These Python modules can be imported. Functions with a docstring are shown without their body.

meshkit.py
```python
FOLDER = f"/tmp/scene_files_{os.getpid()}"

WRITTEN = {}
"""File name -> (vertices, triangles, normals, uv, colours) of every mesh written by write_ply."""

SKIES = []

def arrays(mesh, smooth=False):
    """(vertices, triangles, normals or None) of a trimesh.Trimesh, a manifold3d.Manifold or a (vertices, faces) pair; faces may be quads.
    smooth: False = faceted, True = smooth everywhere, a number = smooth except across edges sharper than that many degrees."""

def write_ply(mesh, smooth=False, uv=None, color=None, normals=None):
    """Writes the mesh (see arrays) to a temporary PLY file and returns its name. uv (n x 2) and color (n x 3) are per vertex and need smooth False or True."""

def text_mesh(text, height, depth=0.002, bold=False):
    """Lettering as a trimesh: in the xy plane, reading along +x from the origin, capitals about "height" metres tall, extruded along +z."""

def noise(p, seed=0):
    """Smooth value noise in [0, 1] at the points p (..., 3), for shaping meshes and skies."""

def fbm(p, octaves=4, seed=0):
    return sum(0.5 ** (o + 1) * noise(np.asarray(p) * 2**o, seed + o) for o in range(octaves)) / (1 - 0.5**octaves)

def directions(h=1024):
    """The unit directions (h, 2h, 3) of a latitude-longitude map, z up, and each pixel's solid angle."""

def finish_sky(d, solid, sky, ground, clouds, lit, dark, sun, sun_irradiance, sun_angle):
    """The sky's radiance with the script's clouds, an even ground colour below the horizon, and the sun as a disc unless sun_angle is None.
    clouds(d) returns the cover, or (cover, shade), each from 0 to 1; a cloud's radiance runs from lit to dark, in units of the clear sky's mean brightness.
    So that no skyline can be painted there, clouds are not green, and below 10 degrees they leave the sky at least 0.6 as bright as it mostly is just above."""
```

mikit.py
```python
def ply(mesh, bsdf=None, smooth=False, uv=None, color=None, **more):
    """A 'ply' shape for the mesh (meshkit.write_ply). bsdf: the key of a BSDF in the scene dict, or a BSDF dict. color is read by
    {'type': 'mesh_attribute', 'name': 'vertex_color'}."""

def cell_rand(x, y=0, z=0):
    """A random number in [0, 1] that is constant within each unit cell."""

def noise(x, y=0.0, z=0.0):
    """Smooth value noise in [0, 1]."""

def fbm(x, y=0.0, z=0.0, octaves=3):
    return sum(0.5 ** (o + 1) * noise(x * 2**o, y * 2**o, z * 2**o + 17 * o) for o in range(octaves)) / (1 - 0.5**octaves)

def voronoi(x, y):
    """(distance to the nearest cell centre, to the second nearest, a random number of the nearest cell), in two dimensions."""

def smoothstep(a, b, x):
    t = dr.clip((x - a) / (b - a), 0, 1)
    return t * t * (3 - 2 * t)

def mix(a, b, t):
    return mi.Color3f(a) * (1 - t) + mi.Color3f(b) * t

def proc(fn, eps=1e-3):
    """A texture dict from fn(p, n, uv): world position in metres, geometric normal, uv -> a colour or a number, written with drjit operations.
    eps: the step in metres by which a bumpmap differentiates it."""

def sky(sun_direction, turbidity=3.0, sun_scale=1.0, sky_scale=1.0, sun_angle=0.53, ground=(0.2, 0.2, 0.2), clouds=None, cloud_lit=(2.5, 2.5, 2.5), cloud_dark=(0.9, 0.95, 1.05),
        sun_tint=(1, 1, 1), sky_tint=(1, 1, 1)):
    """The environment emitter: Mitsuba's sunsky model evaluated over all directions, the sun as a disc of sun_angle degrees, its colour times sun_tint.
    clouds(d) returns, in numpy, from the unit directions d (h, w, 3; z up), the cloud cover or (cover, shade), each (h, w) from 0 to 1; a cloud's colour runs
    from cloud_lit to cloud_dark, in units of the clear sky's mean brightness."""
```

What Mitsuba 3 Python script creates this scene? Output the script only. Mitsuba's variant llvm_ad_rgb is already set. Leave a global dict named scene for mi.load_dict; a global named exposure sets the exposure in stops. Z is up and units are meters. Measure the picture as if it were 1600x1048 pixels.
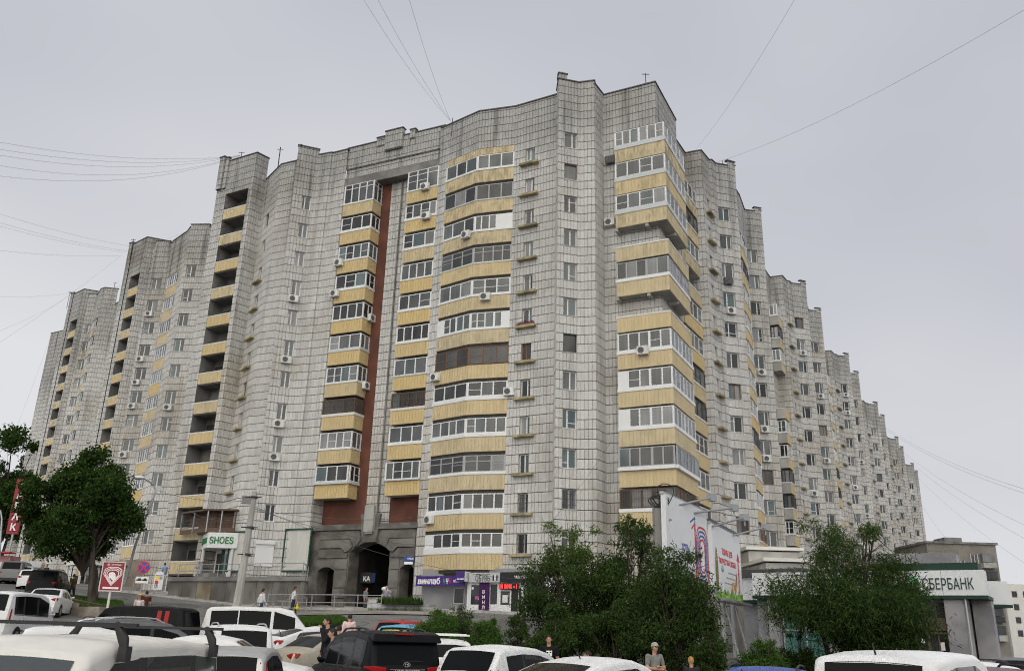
import math, random
import numpy as np, trimesh, mitsuba as mi, drjit as dr, mikit, meshkit
from manifold3d import Manifold
from shapely.geometry import Polygon
T = mi.ScalarTransform4f
scene, labels = {}, {}
# ---------------------------------------------------------------- camera, sky, exposure
CAMZ = 2.05
_p, _r = 0.33373, 0.02818
_fwd = np.array([0, math.cos(_p), math.sin(_p)]); _rt = np.array([1.0, 0, 0]); _up = np.array([0, -math.sin(_p), math.cos(_p)])
_u2 = _up * math.cos(_r) - _rt * math.sin(_r)
scene['camera'] = {'type': 'perspective', 'fov': 2 * math.degrees(math.atan(800 / 1347.0)), 'fov_axis': 'x', 'near_clip': 0.1, 'far_clip': 3000.0,
                   'to_world': T().look_at(origin=[0, 0, CAMZ], target=[float(x) for x in (np.array([0, 0, CAMZ]) + _fwd)], up=[float(x) for x in _u2])}


def sky_cover(d):
    n = meshkit.fbm(d * np.array([2.2, 2.2, 4.0]) + 3.1, 4, 5)
    m = meshkit.fbm(d * np.array([1.1, 1.1, 1.6]) + 9.7, 3, 8)
    h = np.clip(d[..., 2], 0, 1)
    return 1.0, np.clip(0.30 + 1.1 * (m - 0.5) + 0.75 * (n - 0.5) + 1.15 * (h - 0.26), 0, 1)


scene['sky'] = mikit.sky([-0.15, -0.93, 0.75], turbidity=3, sun_scale=0.30, sky_scale=0.18, sun_angle=85, clouds=sky_cover,
                         cloud_lit=(7.25, 7.35, 7.6), cloud_dark=(4.62, 4.80, 5.42), ground=(0.16, 0.16, 0.16), sun_tint=(0.83, 0.97, 1.18))
exposure = 2.75
rng = random.Random(11)
nrg = np.random.default_rng(11)

# ---------------------------------------------------------------- materials
def mat(name, color, rough=0.8, spec=0.3, metal=0.0, **kw):
    c = color if isinstance(color, dict) else {'type': 'rgb', 'value': list(color)}
    scene[name] = {'type': 'twosided', 'b': {'type': 'principled', 'base_color': c, 'roughness': rough, 'specular': spec, 'metallic': metal, **kw}}
    return name


def rgb(*c):
    return {'type': 'rgb', 'value': list(c)}


def vmat(name, c1, c2, scale=(1, 1, 1), lo=0.3, hi=0.7, rough=0.85, spec=0.2, octs=3, **kw):
    """A material that wanders between two colours with fbm noise in world space; uv.x shifts each piece's tone."""
    def fn(p, n, uv):
        t = mikit.smoothstep(lo, hi, mikit.fbm(p.x * scale[0], p.y * scale[1], p.z * scale[2], octs))
        return mikit.mix(c1, c2, t)
    return mat(name, mikit.proc(fn), rough, spec, **kw)


def tile_fn(p, n, uv):
    t = uv.x
    base = mikit.mix((0.465, 0.46, 0.443), (0.605, 0.60, 0.582), t)
    base = mikit.mix(base, mi.Color3f(0.50, 0.40, 0.31), 0.35 * mikit.smoothstep(0.965, 0.99, uv.y))
    a = p.x * 0.894 - p.y * 0.447
    b = p.x * 0.447 + p.y * 0.894
    streak = mikit.smoothstep(0.5, 0.85, mikit.fbm(a * 2.3, b * 2.3, p.z * 0.10, 4))
    grime = mikit.smoothstep(0.45, 0.8, mikit.fbm(a * 0.16, b * 0.16, p.z * 0.13, 4))
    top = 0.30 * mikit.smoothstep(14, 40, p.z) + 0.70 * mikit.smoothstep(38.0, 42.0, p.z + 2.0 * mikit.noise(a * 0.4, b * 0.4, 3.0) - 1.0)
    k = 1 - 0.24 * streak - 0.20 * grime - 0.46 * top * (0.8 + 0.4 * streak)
    fine = 0.93 + 0.14 * mikit.noise(a * 9, b * 9, p.z * 9)
    warm = mikit.mix(mi.Color3f(1, 1, 1), mi.Color3f(1.0, 0.945, 0.865), grime)
    blk = mikit.cell_rand(dr.floor(a / 2.9), dr.floor(b / 2.9), dr.floor((p.z + 0.3) / 2.8))
    return base * k * fine * warm * (0.93 + 0.11 * blk)


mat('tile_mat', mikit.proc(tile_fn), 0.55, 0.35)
mat('joint_mat', (0.055, 0.052, 0.048), 0.95, 0.1)
vmat('concrete', (0.30, 0.295, 0.28), (0.42, 0.41, 0.385), (1.1, 1.1, 0.5))
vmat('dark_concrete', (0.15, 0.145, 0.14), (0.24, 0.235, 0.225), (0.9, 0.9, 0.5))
vmat('reveal_mat', (0.42, 0.41, 0.39), (0.55, 0.54, 0.51), (1.5, 1.5, 1.5))
mat('flashing', (0.07, 0.07, 0.075), 0.5, 0.4)
mat('white_pvc', (0.66, 0.67, 0.675), 0.35, 0.5)
mat('grey_band', (0.50, 0.52, 0.53), 0.5, 0.4)
mat('dirty_white', (0.62, 0.61, 0.58), 0.6, 0.3)
mat('brown_frame', (0.16, 0.075, 0.04), 0.5, 0.4)
mat('grey_frame', (0.34, 0.35, 0.36), 0.45, 0.4)
mat('wire_mat', (0.10, 0.10, 0.105), 0.7, 0.2)
mat('dark_metal', (0.03, 0.03, 0.032), 0.5, 0.4)
mat('rust_metal', (0.11, 0.075, 0.055), 0.7, 0.3)
mat('steel', (0.38, 0.39, 0.40), 0.4, 0.5, 0.6)


def yellow_fn(dirt, pale):
    def fn(p, n, uv):
        a = p.x * 0.894 - p.y * 0.447
        b = p.x * 0.447 + p.y * 0.894
        base = mikit.mix(mikit.mix((0.575, 0.43, 0.195), (0.60, 0.505, 0.33), pale), mi.Color3f(0.52, 0.46, 0.33), 0.65 * uv.y) * (0.93 + 0.09 * uv.x)
        s = mikit.smoothstep(0.42, 0.72, mikit.fbm(a * 3.0, b * 3.0, p.z * 1.1, 4))
        up = mikit.smoothstep(22, 41, p.z)
        return mikit.mix(base, mi.Color3f(0.27, 0.23, 0.14), s * (dirt + 0.35 * uv.y * uv.y + (0.50 if pale > 0.3 else 0.1) * up))
    return mikit.proc(fn)


mat('yellow_parapet', yellow_fn(0.04, 0.12), 0.6, 0.3)
mat('pale_parapet', yellow_fn(0.10, 0.65), 0.65, 0.3)


def pane_fn(c1, c2):
    def fn(p, n, uv):
        a = p.x * 0.894 - p.y * 0.447
        b = p.x * 0.447 + p.y * 0.894
        f = mikit.noise(a * 1.3, b * 1.3, p.z * 0.8)
        fold = mikit.noise(a * 9.0, b * 9.0, 2.0)
        return mikit.mix(c1, c2, dr.clip(0.8 * f + 0.35 * fold - 0.15, 0, 1)) * (0.7 + 0.6 * uv.x)
    return mikit.proc(fn)


PANES = []
for _n, _a, _b in (('pane_dark', (0.012, 0.013, 0.014), (0.055, 0.056, 0.055)), ('pane_grey', (0.045, 0.05, 0.052), (0.13, 0.135, 0.135)),
                   ('pane_cold', (0.05, 0.07, 0.075), (0.13, 0.165, 0.17)), ('pane_curtain', (0.11, 0.112, 0.115), (0.26, 0.262, 0.262))):
    PANES.append(mat(_n, pane_fn(_a, _b), 0.05, 0.55))

# ---------------------------------------------------------------- mesh helpers
_names = {}


def K(name):
    n = _names.get(name, -1) + 1
    _names[name] = n
    return name if n == 0 else f'{name}_{n:03d}'


_Q = np.array([[0, 3, 2, 1], [4, 5, 6, 7], [0, 1, 5, 4], [1, 2, 6, 5], [2, 3, 7, 6], [3, 0, 4, 7]])


class MB:
    def __init__(s):
        s.v, s.f, s.c, s.n = [], [], [], 0

    def add(s, v, f, uv=(0.5, 0.5)):
        v = np.asarray(v, float); f = np.asarray(f, int)
        if f.shape[1] == 4:
            f = np.vstack([f[:, [0, 1, 2]], f[:, [0, 2, 3]]])
        s.v.append(v); s.f.append(f + s.n); s.n += len(v)
        uv = np.asarray(uv, float)
        s.c.append(np.tile(uv, (len(v), 1)) if uv.ndim == 1 else uv)
        return s

    def mesh(s, m, uv=(0.5, 0.5)):
        if hasattr(m, 'to_mesh'):
            q = m.to_mesh(); return s.add(q.vert_properties[:, :3], q.tri_verts, uv)
        return s.add(m.vertices, m.faces, uv)

    def hexa(s, bottom, top, uv=(0.5, 0.5)):
        return s.add(np.vstack([bottom, top]), _Q, uv)

    def box(s, c, size, rot=0.0, uv=(0.5, 0.5), tilt=None):
        x, y, z = np.array(size) / 2
        b = np.array([[-x, -y, -z], [x, -y, -z], [x, y, -z], [-x, y, -z], [-x, -y, z], [x, -y, z], [x, y, z], [-x, y, z]])
        ca, sa = math.cos(rot), math.sin(rot)
        R = np.array([[ca, -sa, 0], [sa, ca, 0], [0, 0, 1]])
        if tilt is not None:
            R = R @ tilt
        return s.add(b @ R.T + np.array(c), _Q, uv)

    def lbox(s, g, u0, u1, w0, w1, z0, z1, uv=(0.5, 0.5)):
        P = [g.P(u0, w0, z0), g.P(u0, w1, z0), g.P(u1, w1, z0), g.P(u1, w0, z0)]
        Q = [g.P(u0, w0, z1), g.P(u0, w1, z1), g.P(u1, w1, z1), g.P(u1, w0, z1)]
        return s.hexa(P, Q, uv)

    def quad(s, a, b, c, d, uv=(0.5, 0.5)):
        return s.add([a, b, c, d], [[0, 1, 2, 3]], uv)

    def tube(s, pts, r, n=6, uv=(0.5, 0.5), cap=True):
        pts = np.asarray(pts, float); r = np.broadcast_to(np.asarray(r, float), (len(pts),))
        d = np.gradient(pts, axis=0); d /= np.linalg.norm(d, axis=1, keepdims=True) + 1e-12
        up = np.array([0, 0, 1.0]) if abs(d[0][2]) < 0.9 else np.array([1.0, 0, 0])
        V, F = [], []
        a = np.arange(n) * 2 * np.pi / n
        for i in range(len(pts)):
            x = np.cross(up, d[i]); x /= np.linalg.norm(x) + 1e-12; y = np.cross(d[i], x); up = y if abs(d[i] @ y) < 0.5 else up
            V.append(pts[i] + r[i] * (np.cos(a)[:, None] * x + np.sin(a)[:, None] * y))
        for i in range(len(pts) - 1):
            for k in range(n):
                F.append([i * n + k, i * n + (k + 1) % n, (i + 1) * n + (k + 1) % n, (i + 1) * n + k])
        V = np.vstack(V); F = np.array(F)
        s.add(V, F, uv)
        if cap:
            for e, o in ((0, 1), (len(pts) - 1, 0)):
                ring = V[e * n:(e + 1) * n]
                idx = np.array([[0, k, k + 1] for k in range(1, n - 1)])
                s.add(ring, idx[:, ::-1] if o else idx, uv)
        return s

    def build(s, key, bsdf, smooth=False, uv=False, **more):
        if not s.v:
            return None
        V, F = np.vstack(s.v), np.vstack(s.f)
        if uv:
            scene[key] = mikit.ply((V, F), bsdf, smooth, uv=np.vstack(s.c), **more)
        else:
            scene[key] = mikit.ply((V, F), bsdf, smooth, **more)
        return key


class Seg:
    """A straight upright piece of facade: u along it, w out of it, z up."""
    def __init__(s, p0, p1):
        s.p0, s.p1 = np.array(p0, float)[:2], np.array(p1, float)[:2]
        s.L = float(np.linalg.norm(s.p1 - s.p0)); s.d = (s.p1 - s.p0) / s.L; s.n = np.array([-s.d[1], s.d[0]])

    def P(s, u, w, z):
        q = s.p0 + s.d * u + s.n * w
        return np.array([q[0], q[1], z])

    def at(s, u, w=0.0):
        return s.p0 + s.d * u + s.n * w


def tag(key, label=None, cat=None, group=None, kind=None):
    labels[key] = {k: v for k, v in (('label', label), ('category', cat), ('group', group), ('kind', kind)) if v}
    return key


B_O = np.array([10.85, 58.42]); B_U = np.array([-0.893, 0.450]); B_V = np.array([0.450, 0.893])


def ST(s, t):
    return B_O + B_U * s + B_V * t


def WN(w, n):
    return ST(64.5 + 0.905 * w + 0.424 * n, 9.6 + 0.424 * w - 0.905 * n)


# ---------------------------------------------------------------- the apartment building
BLD = 'apartment_building'
tag(BLD, 'huge pale tiled panel apartment block with yellow balconies stepping back on both sides', 'building')
TV, TU = [], []          # tile corners, tile uv
backing, reveal, capmb = MB(), MB(), MB()
H0 = 39.56               # head of the top window row of the main block
FL = 2.8


def wall(g, z0, z1, ops=(), zref=H0, tw=0.27, cap=True, capz=0.10, tiles=True, pv=0.8):
    """Backing with openings, their reveals, and proud facing tiles. Returns the openings snapped to the tile grid."""
    nc = max(1, round(g.L / tw)); ue = np.linspace(0, g.L, nc + 1)
    k0, k1 = math.floor((z0 - zref) / 0.7), math.ceil((z1 - zref) / 0.7)
    ze = np.array([zref + 0.7 * k for k in range(k0, k1 + 1)]); ze[0], ze[-1] = z0, z1
    out = []
    for o in ops:
        u0, u1, a, b = o[:4]
        if len(o) < 5:
            i0 = int(np.argmin(abs(ue - u0))); i1 = int(np.argmin(abs(ue - u1)))
            if i1 <= i0:
                i1 = min(nc, i0 + 1); i0 = i1 - 1
            u0, u1 = ue[i0], ue[i1]
        out.append((u0, u1, a, b))
    zb = sorted({z0, z1, *[min(max(o[2], z0), z1) for o in out], *[min(max(o[3], z0), z1) for o in out]})
    for a, b in zip(zb[:-1], zb[1:]):
        m = (a + b) / 2; u = 0.0
        for o in sorted([o for o in out if o[2] < m < o[3]]):
            if o[0] > u + 1e-6:
                backing.quad(g.P(u, 0, a), g.P(u, 0, b), g.P(o[0], 0, b), g.P(o[0], 0, a))
            u = max(u, o[1])
        if u < g.L - 1e-6:
            backing.quad(g.P(u, 0, a), g.P(u, 0, b), g.P(g.L, 0, b), g.P(g.L, 0, a))
    if tiles:
        U0, Z0 = np.meshgrid(np.arange(nc), np.arange(len(ze) - 1), indexing='ij')
        u0, u1, a, b = ue[U0].ravel(), ue[U0 + 1].ravel(), ze[Z0].ravel(), ze[Z0 + 1].ravel()
        keep = (b - a) > 0.06
        for o in out:
            inu = (u0 < o[1] - 1e-3) & (u1 > o[0] + 1e-3)
            inz = (a < o[3] - 1e-3) & (b > o[2] + 1e-3)
            hit = inu & inz
            part_lo = hit & (a < o[2] - 0.05) & (b <= o[3] + 1e-3)      # tile reaches below the opening
            part_hi = hit & (b > o[3] + 0.05) & ~part_lo
            b = np.where(part_lo, o[2], b); a = np.where(part_hi, o[3], a)
            keep &= ~(hit & ~part_lo & ~part_hi)
        keep &= (b - a) > 0.05
        u0, u1, a, b = u0[keep], u1[keep], a[keep], b[keep]; n = len(u0)
        gv = np.where(nrg.random(n) < pv, 0.042, 0.012); gh = np.full(n, 0.044)
        w = 0.022 + 0.004 * nrg.random(n)
        tl = nrg.normal(0, 0.0012, n)
        lo, hi = u0 + gv * 0.5, u1 - 0.006
        za, zc = a + gh * 0.6, b - gh * 0.6
        d3, n3 = np.array([*g.d, 0]), np.array([*g.n, 0]); p3 = np.array([*g.p0, 0])
        def P(u, ww, zz):
            return p3 + u[:, None] * d3 + ww[:, None] * n3 + zz[:, None] * np.array([0, 0, 1.0])
        z_ = np.zeros(n)
        TV.append(np.stack([P(lo, z_, za), P(lo, w + tl, za), P(hi, w - tl, za), P(hi, z_, za), P(lo, z_, zc), P(lo, w + tl, zc), P(hi, w - tl, zc), P(hi, z_, zc)], 1))
        TU.append(np.stack([np.clip(nrg.normal(0.55, 0.17, n), 0, 1), nrg.random(n)], 1))
    if cap:
        capmb.lbox(g, -0.05, g.L + 0.05, -0.3, 0.09, z1, z1 + capz)
    return out


def reveals(g, o, dep):
    u0, u1, a, b = o
    reveal.quad(g.P(u0, 0.02, a), g.P(u0, -dep, a), g.P(u0, -dep, b), g.P(u0, 0.02, b))
    reveal.quad(g.P(u1, 0.02, b), g.P(u1, -dep, b), g.P(u1, -dep, a), g.P(u1, 0.02, a))
    reveal.quad(g.P(u0, 0.02, b), g.P(u0, -dep, b), g.P(u1, -dep, b), g.P(u1, 0.02, b))
    reveal.quad(g.P(u0, 0.02, a), g.P(u1, 0.02, a), g.P(u1, -dep, a), g.P(u0, -dep, a))


WIN_LOG = {}
win_count = [0]
mass = {}


def window(g, o, style='two', frame='white_pvc', pane=None, dep=0.16, sill='thin', far=False, log=None, grille=False):
    """A window in the opening o: frame, panes and sill, set back by dep."""
    u0, u1, a, b = o
    reveals(g, o, dep + 0.05)
    fr, f = MB(), 0.065
    panes = []
    win_count[0] += 1
    far = far or win_count[0] > 298
    W = u1 - u0
    ua, ub, za, zb = u0 + 0.01, u1 - 0.01, a + 0.01, b - 0.01
    def bar(x0, x1, z0, z1, w=0.0):
        fr.lbox(g, x0, x1, -dep - 0.05, -dep + w, z0, z1)
    bar(ua, ua + f, za, zb); bar(ub - f, ub, za, zb); bar(ua + f, ub - f, za, za + f); bar(ua + f, ub - f, zb - f, zb)
    cuts = {'one': [], 'two': [rng.choice((0.5, 0.46, 0.56))], 'left': [0.36], 'right': [0.64]}[style]
    xs = [ua + f] + [ua + c * (ub - ua) for c in cuts] + [ub - f]
    for i in range(len(xs) - 1):
        lo = xs[i] + (0.045 if i else 0); hi = xs[i + 1] - (0.045 if i < len(cuts) else 0)
        if i:
            bar(xs[i] - 0.045, xs[i] + 0.045, za + f, zb - f)
        hz = None
        if rng.random() < 0.16 and style != 'one':
            hz = za + (zb - za) * rng.choice((0.3, 0.68)); bar(lo, hi, hz - 0.025, hz + 0.025, -0.004)
        panes.append((lo, hi, za + f, zb - f))
    if pane is None:
        pane = rng.choices(PANES, (0.34, 0.32, 0.18, 0.16))[0]
    pl = []
    for lo, hi, z0, z1 in panes:
        m = MB(); m.lbox(g, lo, hi, -dep - 0.04, -dep - 0.022, z0, z1, uv=(rng.random(), 0)); pl.append((m, pane if rng.random() < 0.6 else rng.choice(PANES)))
    if grille:
        gm = MB()
        for i in range(1, 7):
            x = ua + (ub - ua) * i / 7; gm.lbox(g, x - 0.012, x + 0.012, -0.03, -0.008, a + 0.02, b - 0.02)
        for i in range(1, 4):
            z = a + (b - a) * i / 4; gm.lbox(g, ua, ub, -0.006, 0.012, z - 0.012, z + 0.012)
    sm = MB()
    if sill == 'thin':
        sm.lbox(g, u0 - 0.03, u1 + 0.03, -dep, 0.07, a - 0.035, a + 0.008)
    elif sill == 'box':
        sm.lbox(g, u0 - 0.42, u1 + 0.42, 0.03, 0.42, a - 0.20, a - 0.02)
    if far:
        for mm, bs, nm in [(fr, frame, 'frame')] + [(m, p, 'pane') for m, p in pl] + [(sm, 'concrete', 'sill')]:
            q = mass.setdefault((nm, bs), MB())
            for v, ff, c in zip(mm.v, mm.f, mm.c):
                q.v.append(v); q.f.append(ff - (0 if True else 0)); q.c.append(c)
                q.f[-1] = ff - ff.min() + q.n if len(mm.v) == 1 else ff - ff.min() + q.n
                q.n += len(v)
        return None
    k = K(BLD + '__window')
    fr.build(k + '__frame', frame)
    for m, p in pl:
        m.build(K(k + '__pane'), p, uv=True)
    if grille:
        gm.build(k + '__grille', 'dark_metal')
    if sm.v:
        sm.build(k + '__sill', 'sill_concrete' if sill == 'box' else rng.choice(('concrete', 'dirty_white', 'dirty_white')))
    if log:
        WIN_LOG[log] = (g, o)
    return k


vmat('sill_concrete', (0.20, 0.175, 0.12), (0.42, 0.36, 0.22), (2.0, 2.0, 2.0))


def column(g, u0, u1, rows, head=H0, h=1.4):
    return [(u0, u1, head - FL * i - h, head - FL * i) for i in rows]


def ribs(mb, g, u0, u1, z0, z1, w=0.0, step=0.26, tone=None):
    tone = rng.random() if tone is None else tone
    n = max(1, round((u1 - u0) / step)); e = np.linspace(u0, u1, n + 1)
    mb.lbox(g, u0, u1, w - 0.10, w - 0.03, z0, z1, uv=(0.0, tone))
    for i in range(n):
        mb.lbox(g, e[i] + 0.017, e[i + 1] - 0.017, w - 0.03, w + rng.uniform(0, 0.004), z0 + 0.01, z1 - 0.01, uv=(rng.random(), tone))


def balcony(pts, zt, zb, zh, npanes, par='pale_parapet', frame='white_pvc', band='white_pvc', bandh=0.16, open_=False, transom=False, panel=None, inset=0.02,
            side_par=None, slab=True, out=0.0, key=None, bars=False, depth=1.1):
    """A balcony along the plan points pts (right to left): ribbed parapet from zb to zt, a sill band, and a row of glazing up to zh."""
    k = key or K(BLD + '__balcony')
    pm, bm, fm, sm, wm, gm = MB(), MB(), MB(), MB(), MB(), MB()
    pn = []
    tone = rng.random() ** 1.5
    for j, (p, q) in enumerate(zip(pts[:-1], pts[1:])):
        g = Seg(p, q); pr = (side_par[j] if side_par else par)
        tgt = pm if pr == par else sm
        if pr == par:
            ribs(pm, g, 0, g.L, zb, zt, tone=tone)
        else:
            sm.lbox(g, 0, g.L, -0.1, 0, zb, zt)
        if open_:
            bm.lbox(g, -0.02, g.L + 0.02, -0.12, 0.03, zt, zt + 0.09)
            continue
        bm.lbox(g, -0.04, g.L + 0.04, -0.12, 0.05 + out, zt, zt + bandh)
        w0, w1 = -0.09 + out, -0.02 + out
        za = zt + bandh; f = 0.06
        n = npanes[j]
        fm.lbox(g, 0, g.L, w0, w1, za, za + f); fm.lbox(g, 0, g.L, w0, w1, zh - f, zh)
        xs = np.linspace(0, g.L, n + 1); xs[1:-1] += nrg.uniform(-0.08, 0.08, n - 1) if n > 1 else 0
        tz = zh - 0.45 if transom else None
        for i, x in enumerate(xs):
            wd = 0.05 if (0 < i < n) else 0.06
            wd = 0.085 if n >= 5 and i == n // 2 else wd
            c = min(max(x, wd), g.L - wd)
            fm.lbox(g, c - wd, c + wd, w0 - 0.01, w1 + 0.012, za + f, zh - f)
        if tz:
            fm.lbox(g, 0, g.L, w0, w1 + 0.006, tz - 0.03, tz + 0.03)
        for i in range(n):
            a, b = xs[i] + 0.05, xs[i + 1] - 0.05
            if panel and (j, i) in panel:
                wm.lbox(g, a, b, w0, w1 - 0.012, za + f, zh - f); continue
            m = MB(); m.lbox(g, a, b, w0 + 0.02, w1 - 0.025, za + f, zh - f, uv=(rng.random(), 0)); pn.append(m)
            if rng.random() < 0.22:
                hz = za + (zh - za) * 0.45; fm.lbox(g, a, b, w0 + 0.01, w1 + 0.004, hz - 0.02, hz + 0.02)
        if bars:
            for i in range(int(g.L / 0.16)):
                x = 0.08 + 0.16 * i; gm.lbox(g, x - 0.01, x + 0.01, 0.04, 0.06, za, zh - 0.02)
            for z in (za + 0.1, (za + zh) / 2, zh - 0.15):
                gm.lbox(g, 0, g.L, 0.036, 0.05, z - 0.01, z + 0.01)
    pm.build(k + '__parapet', par, uv=True)
    bm.build(k + '__sill_band', band)
    if sm.v:
        sm.build(k + '__side_panel', 'concrete')
    if wm.v:
        wm.build(k + '__white_panel', 'white_pvc')
    if gm.v:
        gm.build(k + '__grille', 'rust_metal')
    fm.build(k + '__frame', frame)
    base = rng.choices(PANES, (0.4, 0.34, 0.12, 0.14))[0]
    for m in pn:
        m.build(K(k + '__pane'), base if rng.random() < 0.65 else rng.choice(PANES), uv=True)
    if slab:
        m = MB(); g0 = [np.array(p) for p in pts]
        c = np.mean(g0, axis=0)
        for p, q in zip(pts[:-1], pts[1:]):
            g = Seg(p, q); m.lbox(g, 0.0, g.L, -depth, -0.03, zb + 0.02, zb + 0.14)
        m.build(k + '__slab', 'concrete')
    return k


# --- right wing: six alike sections, from the far end towards the corner
def RW(sp, t):
    return ST(sp - 0.052 * t, t)


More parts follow.
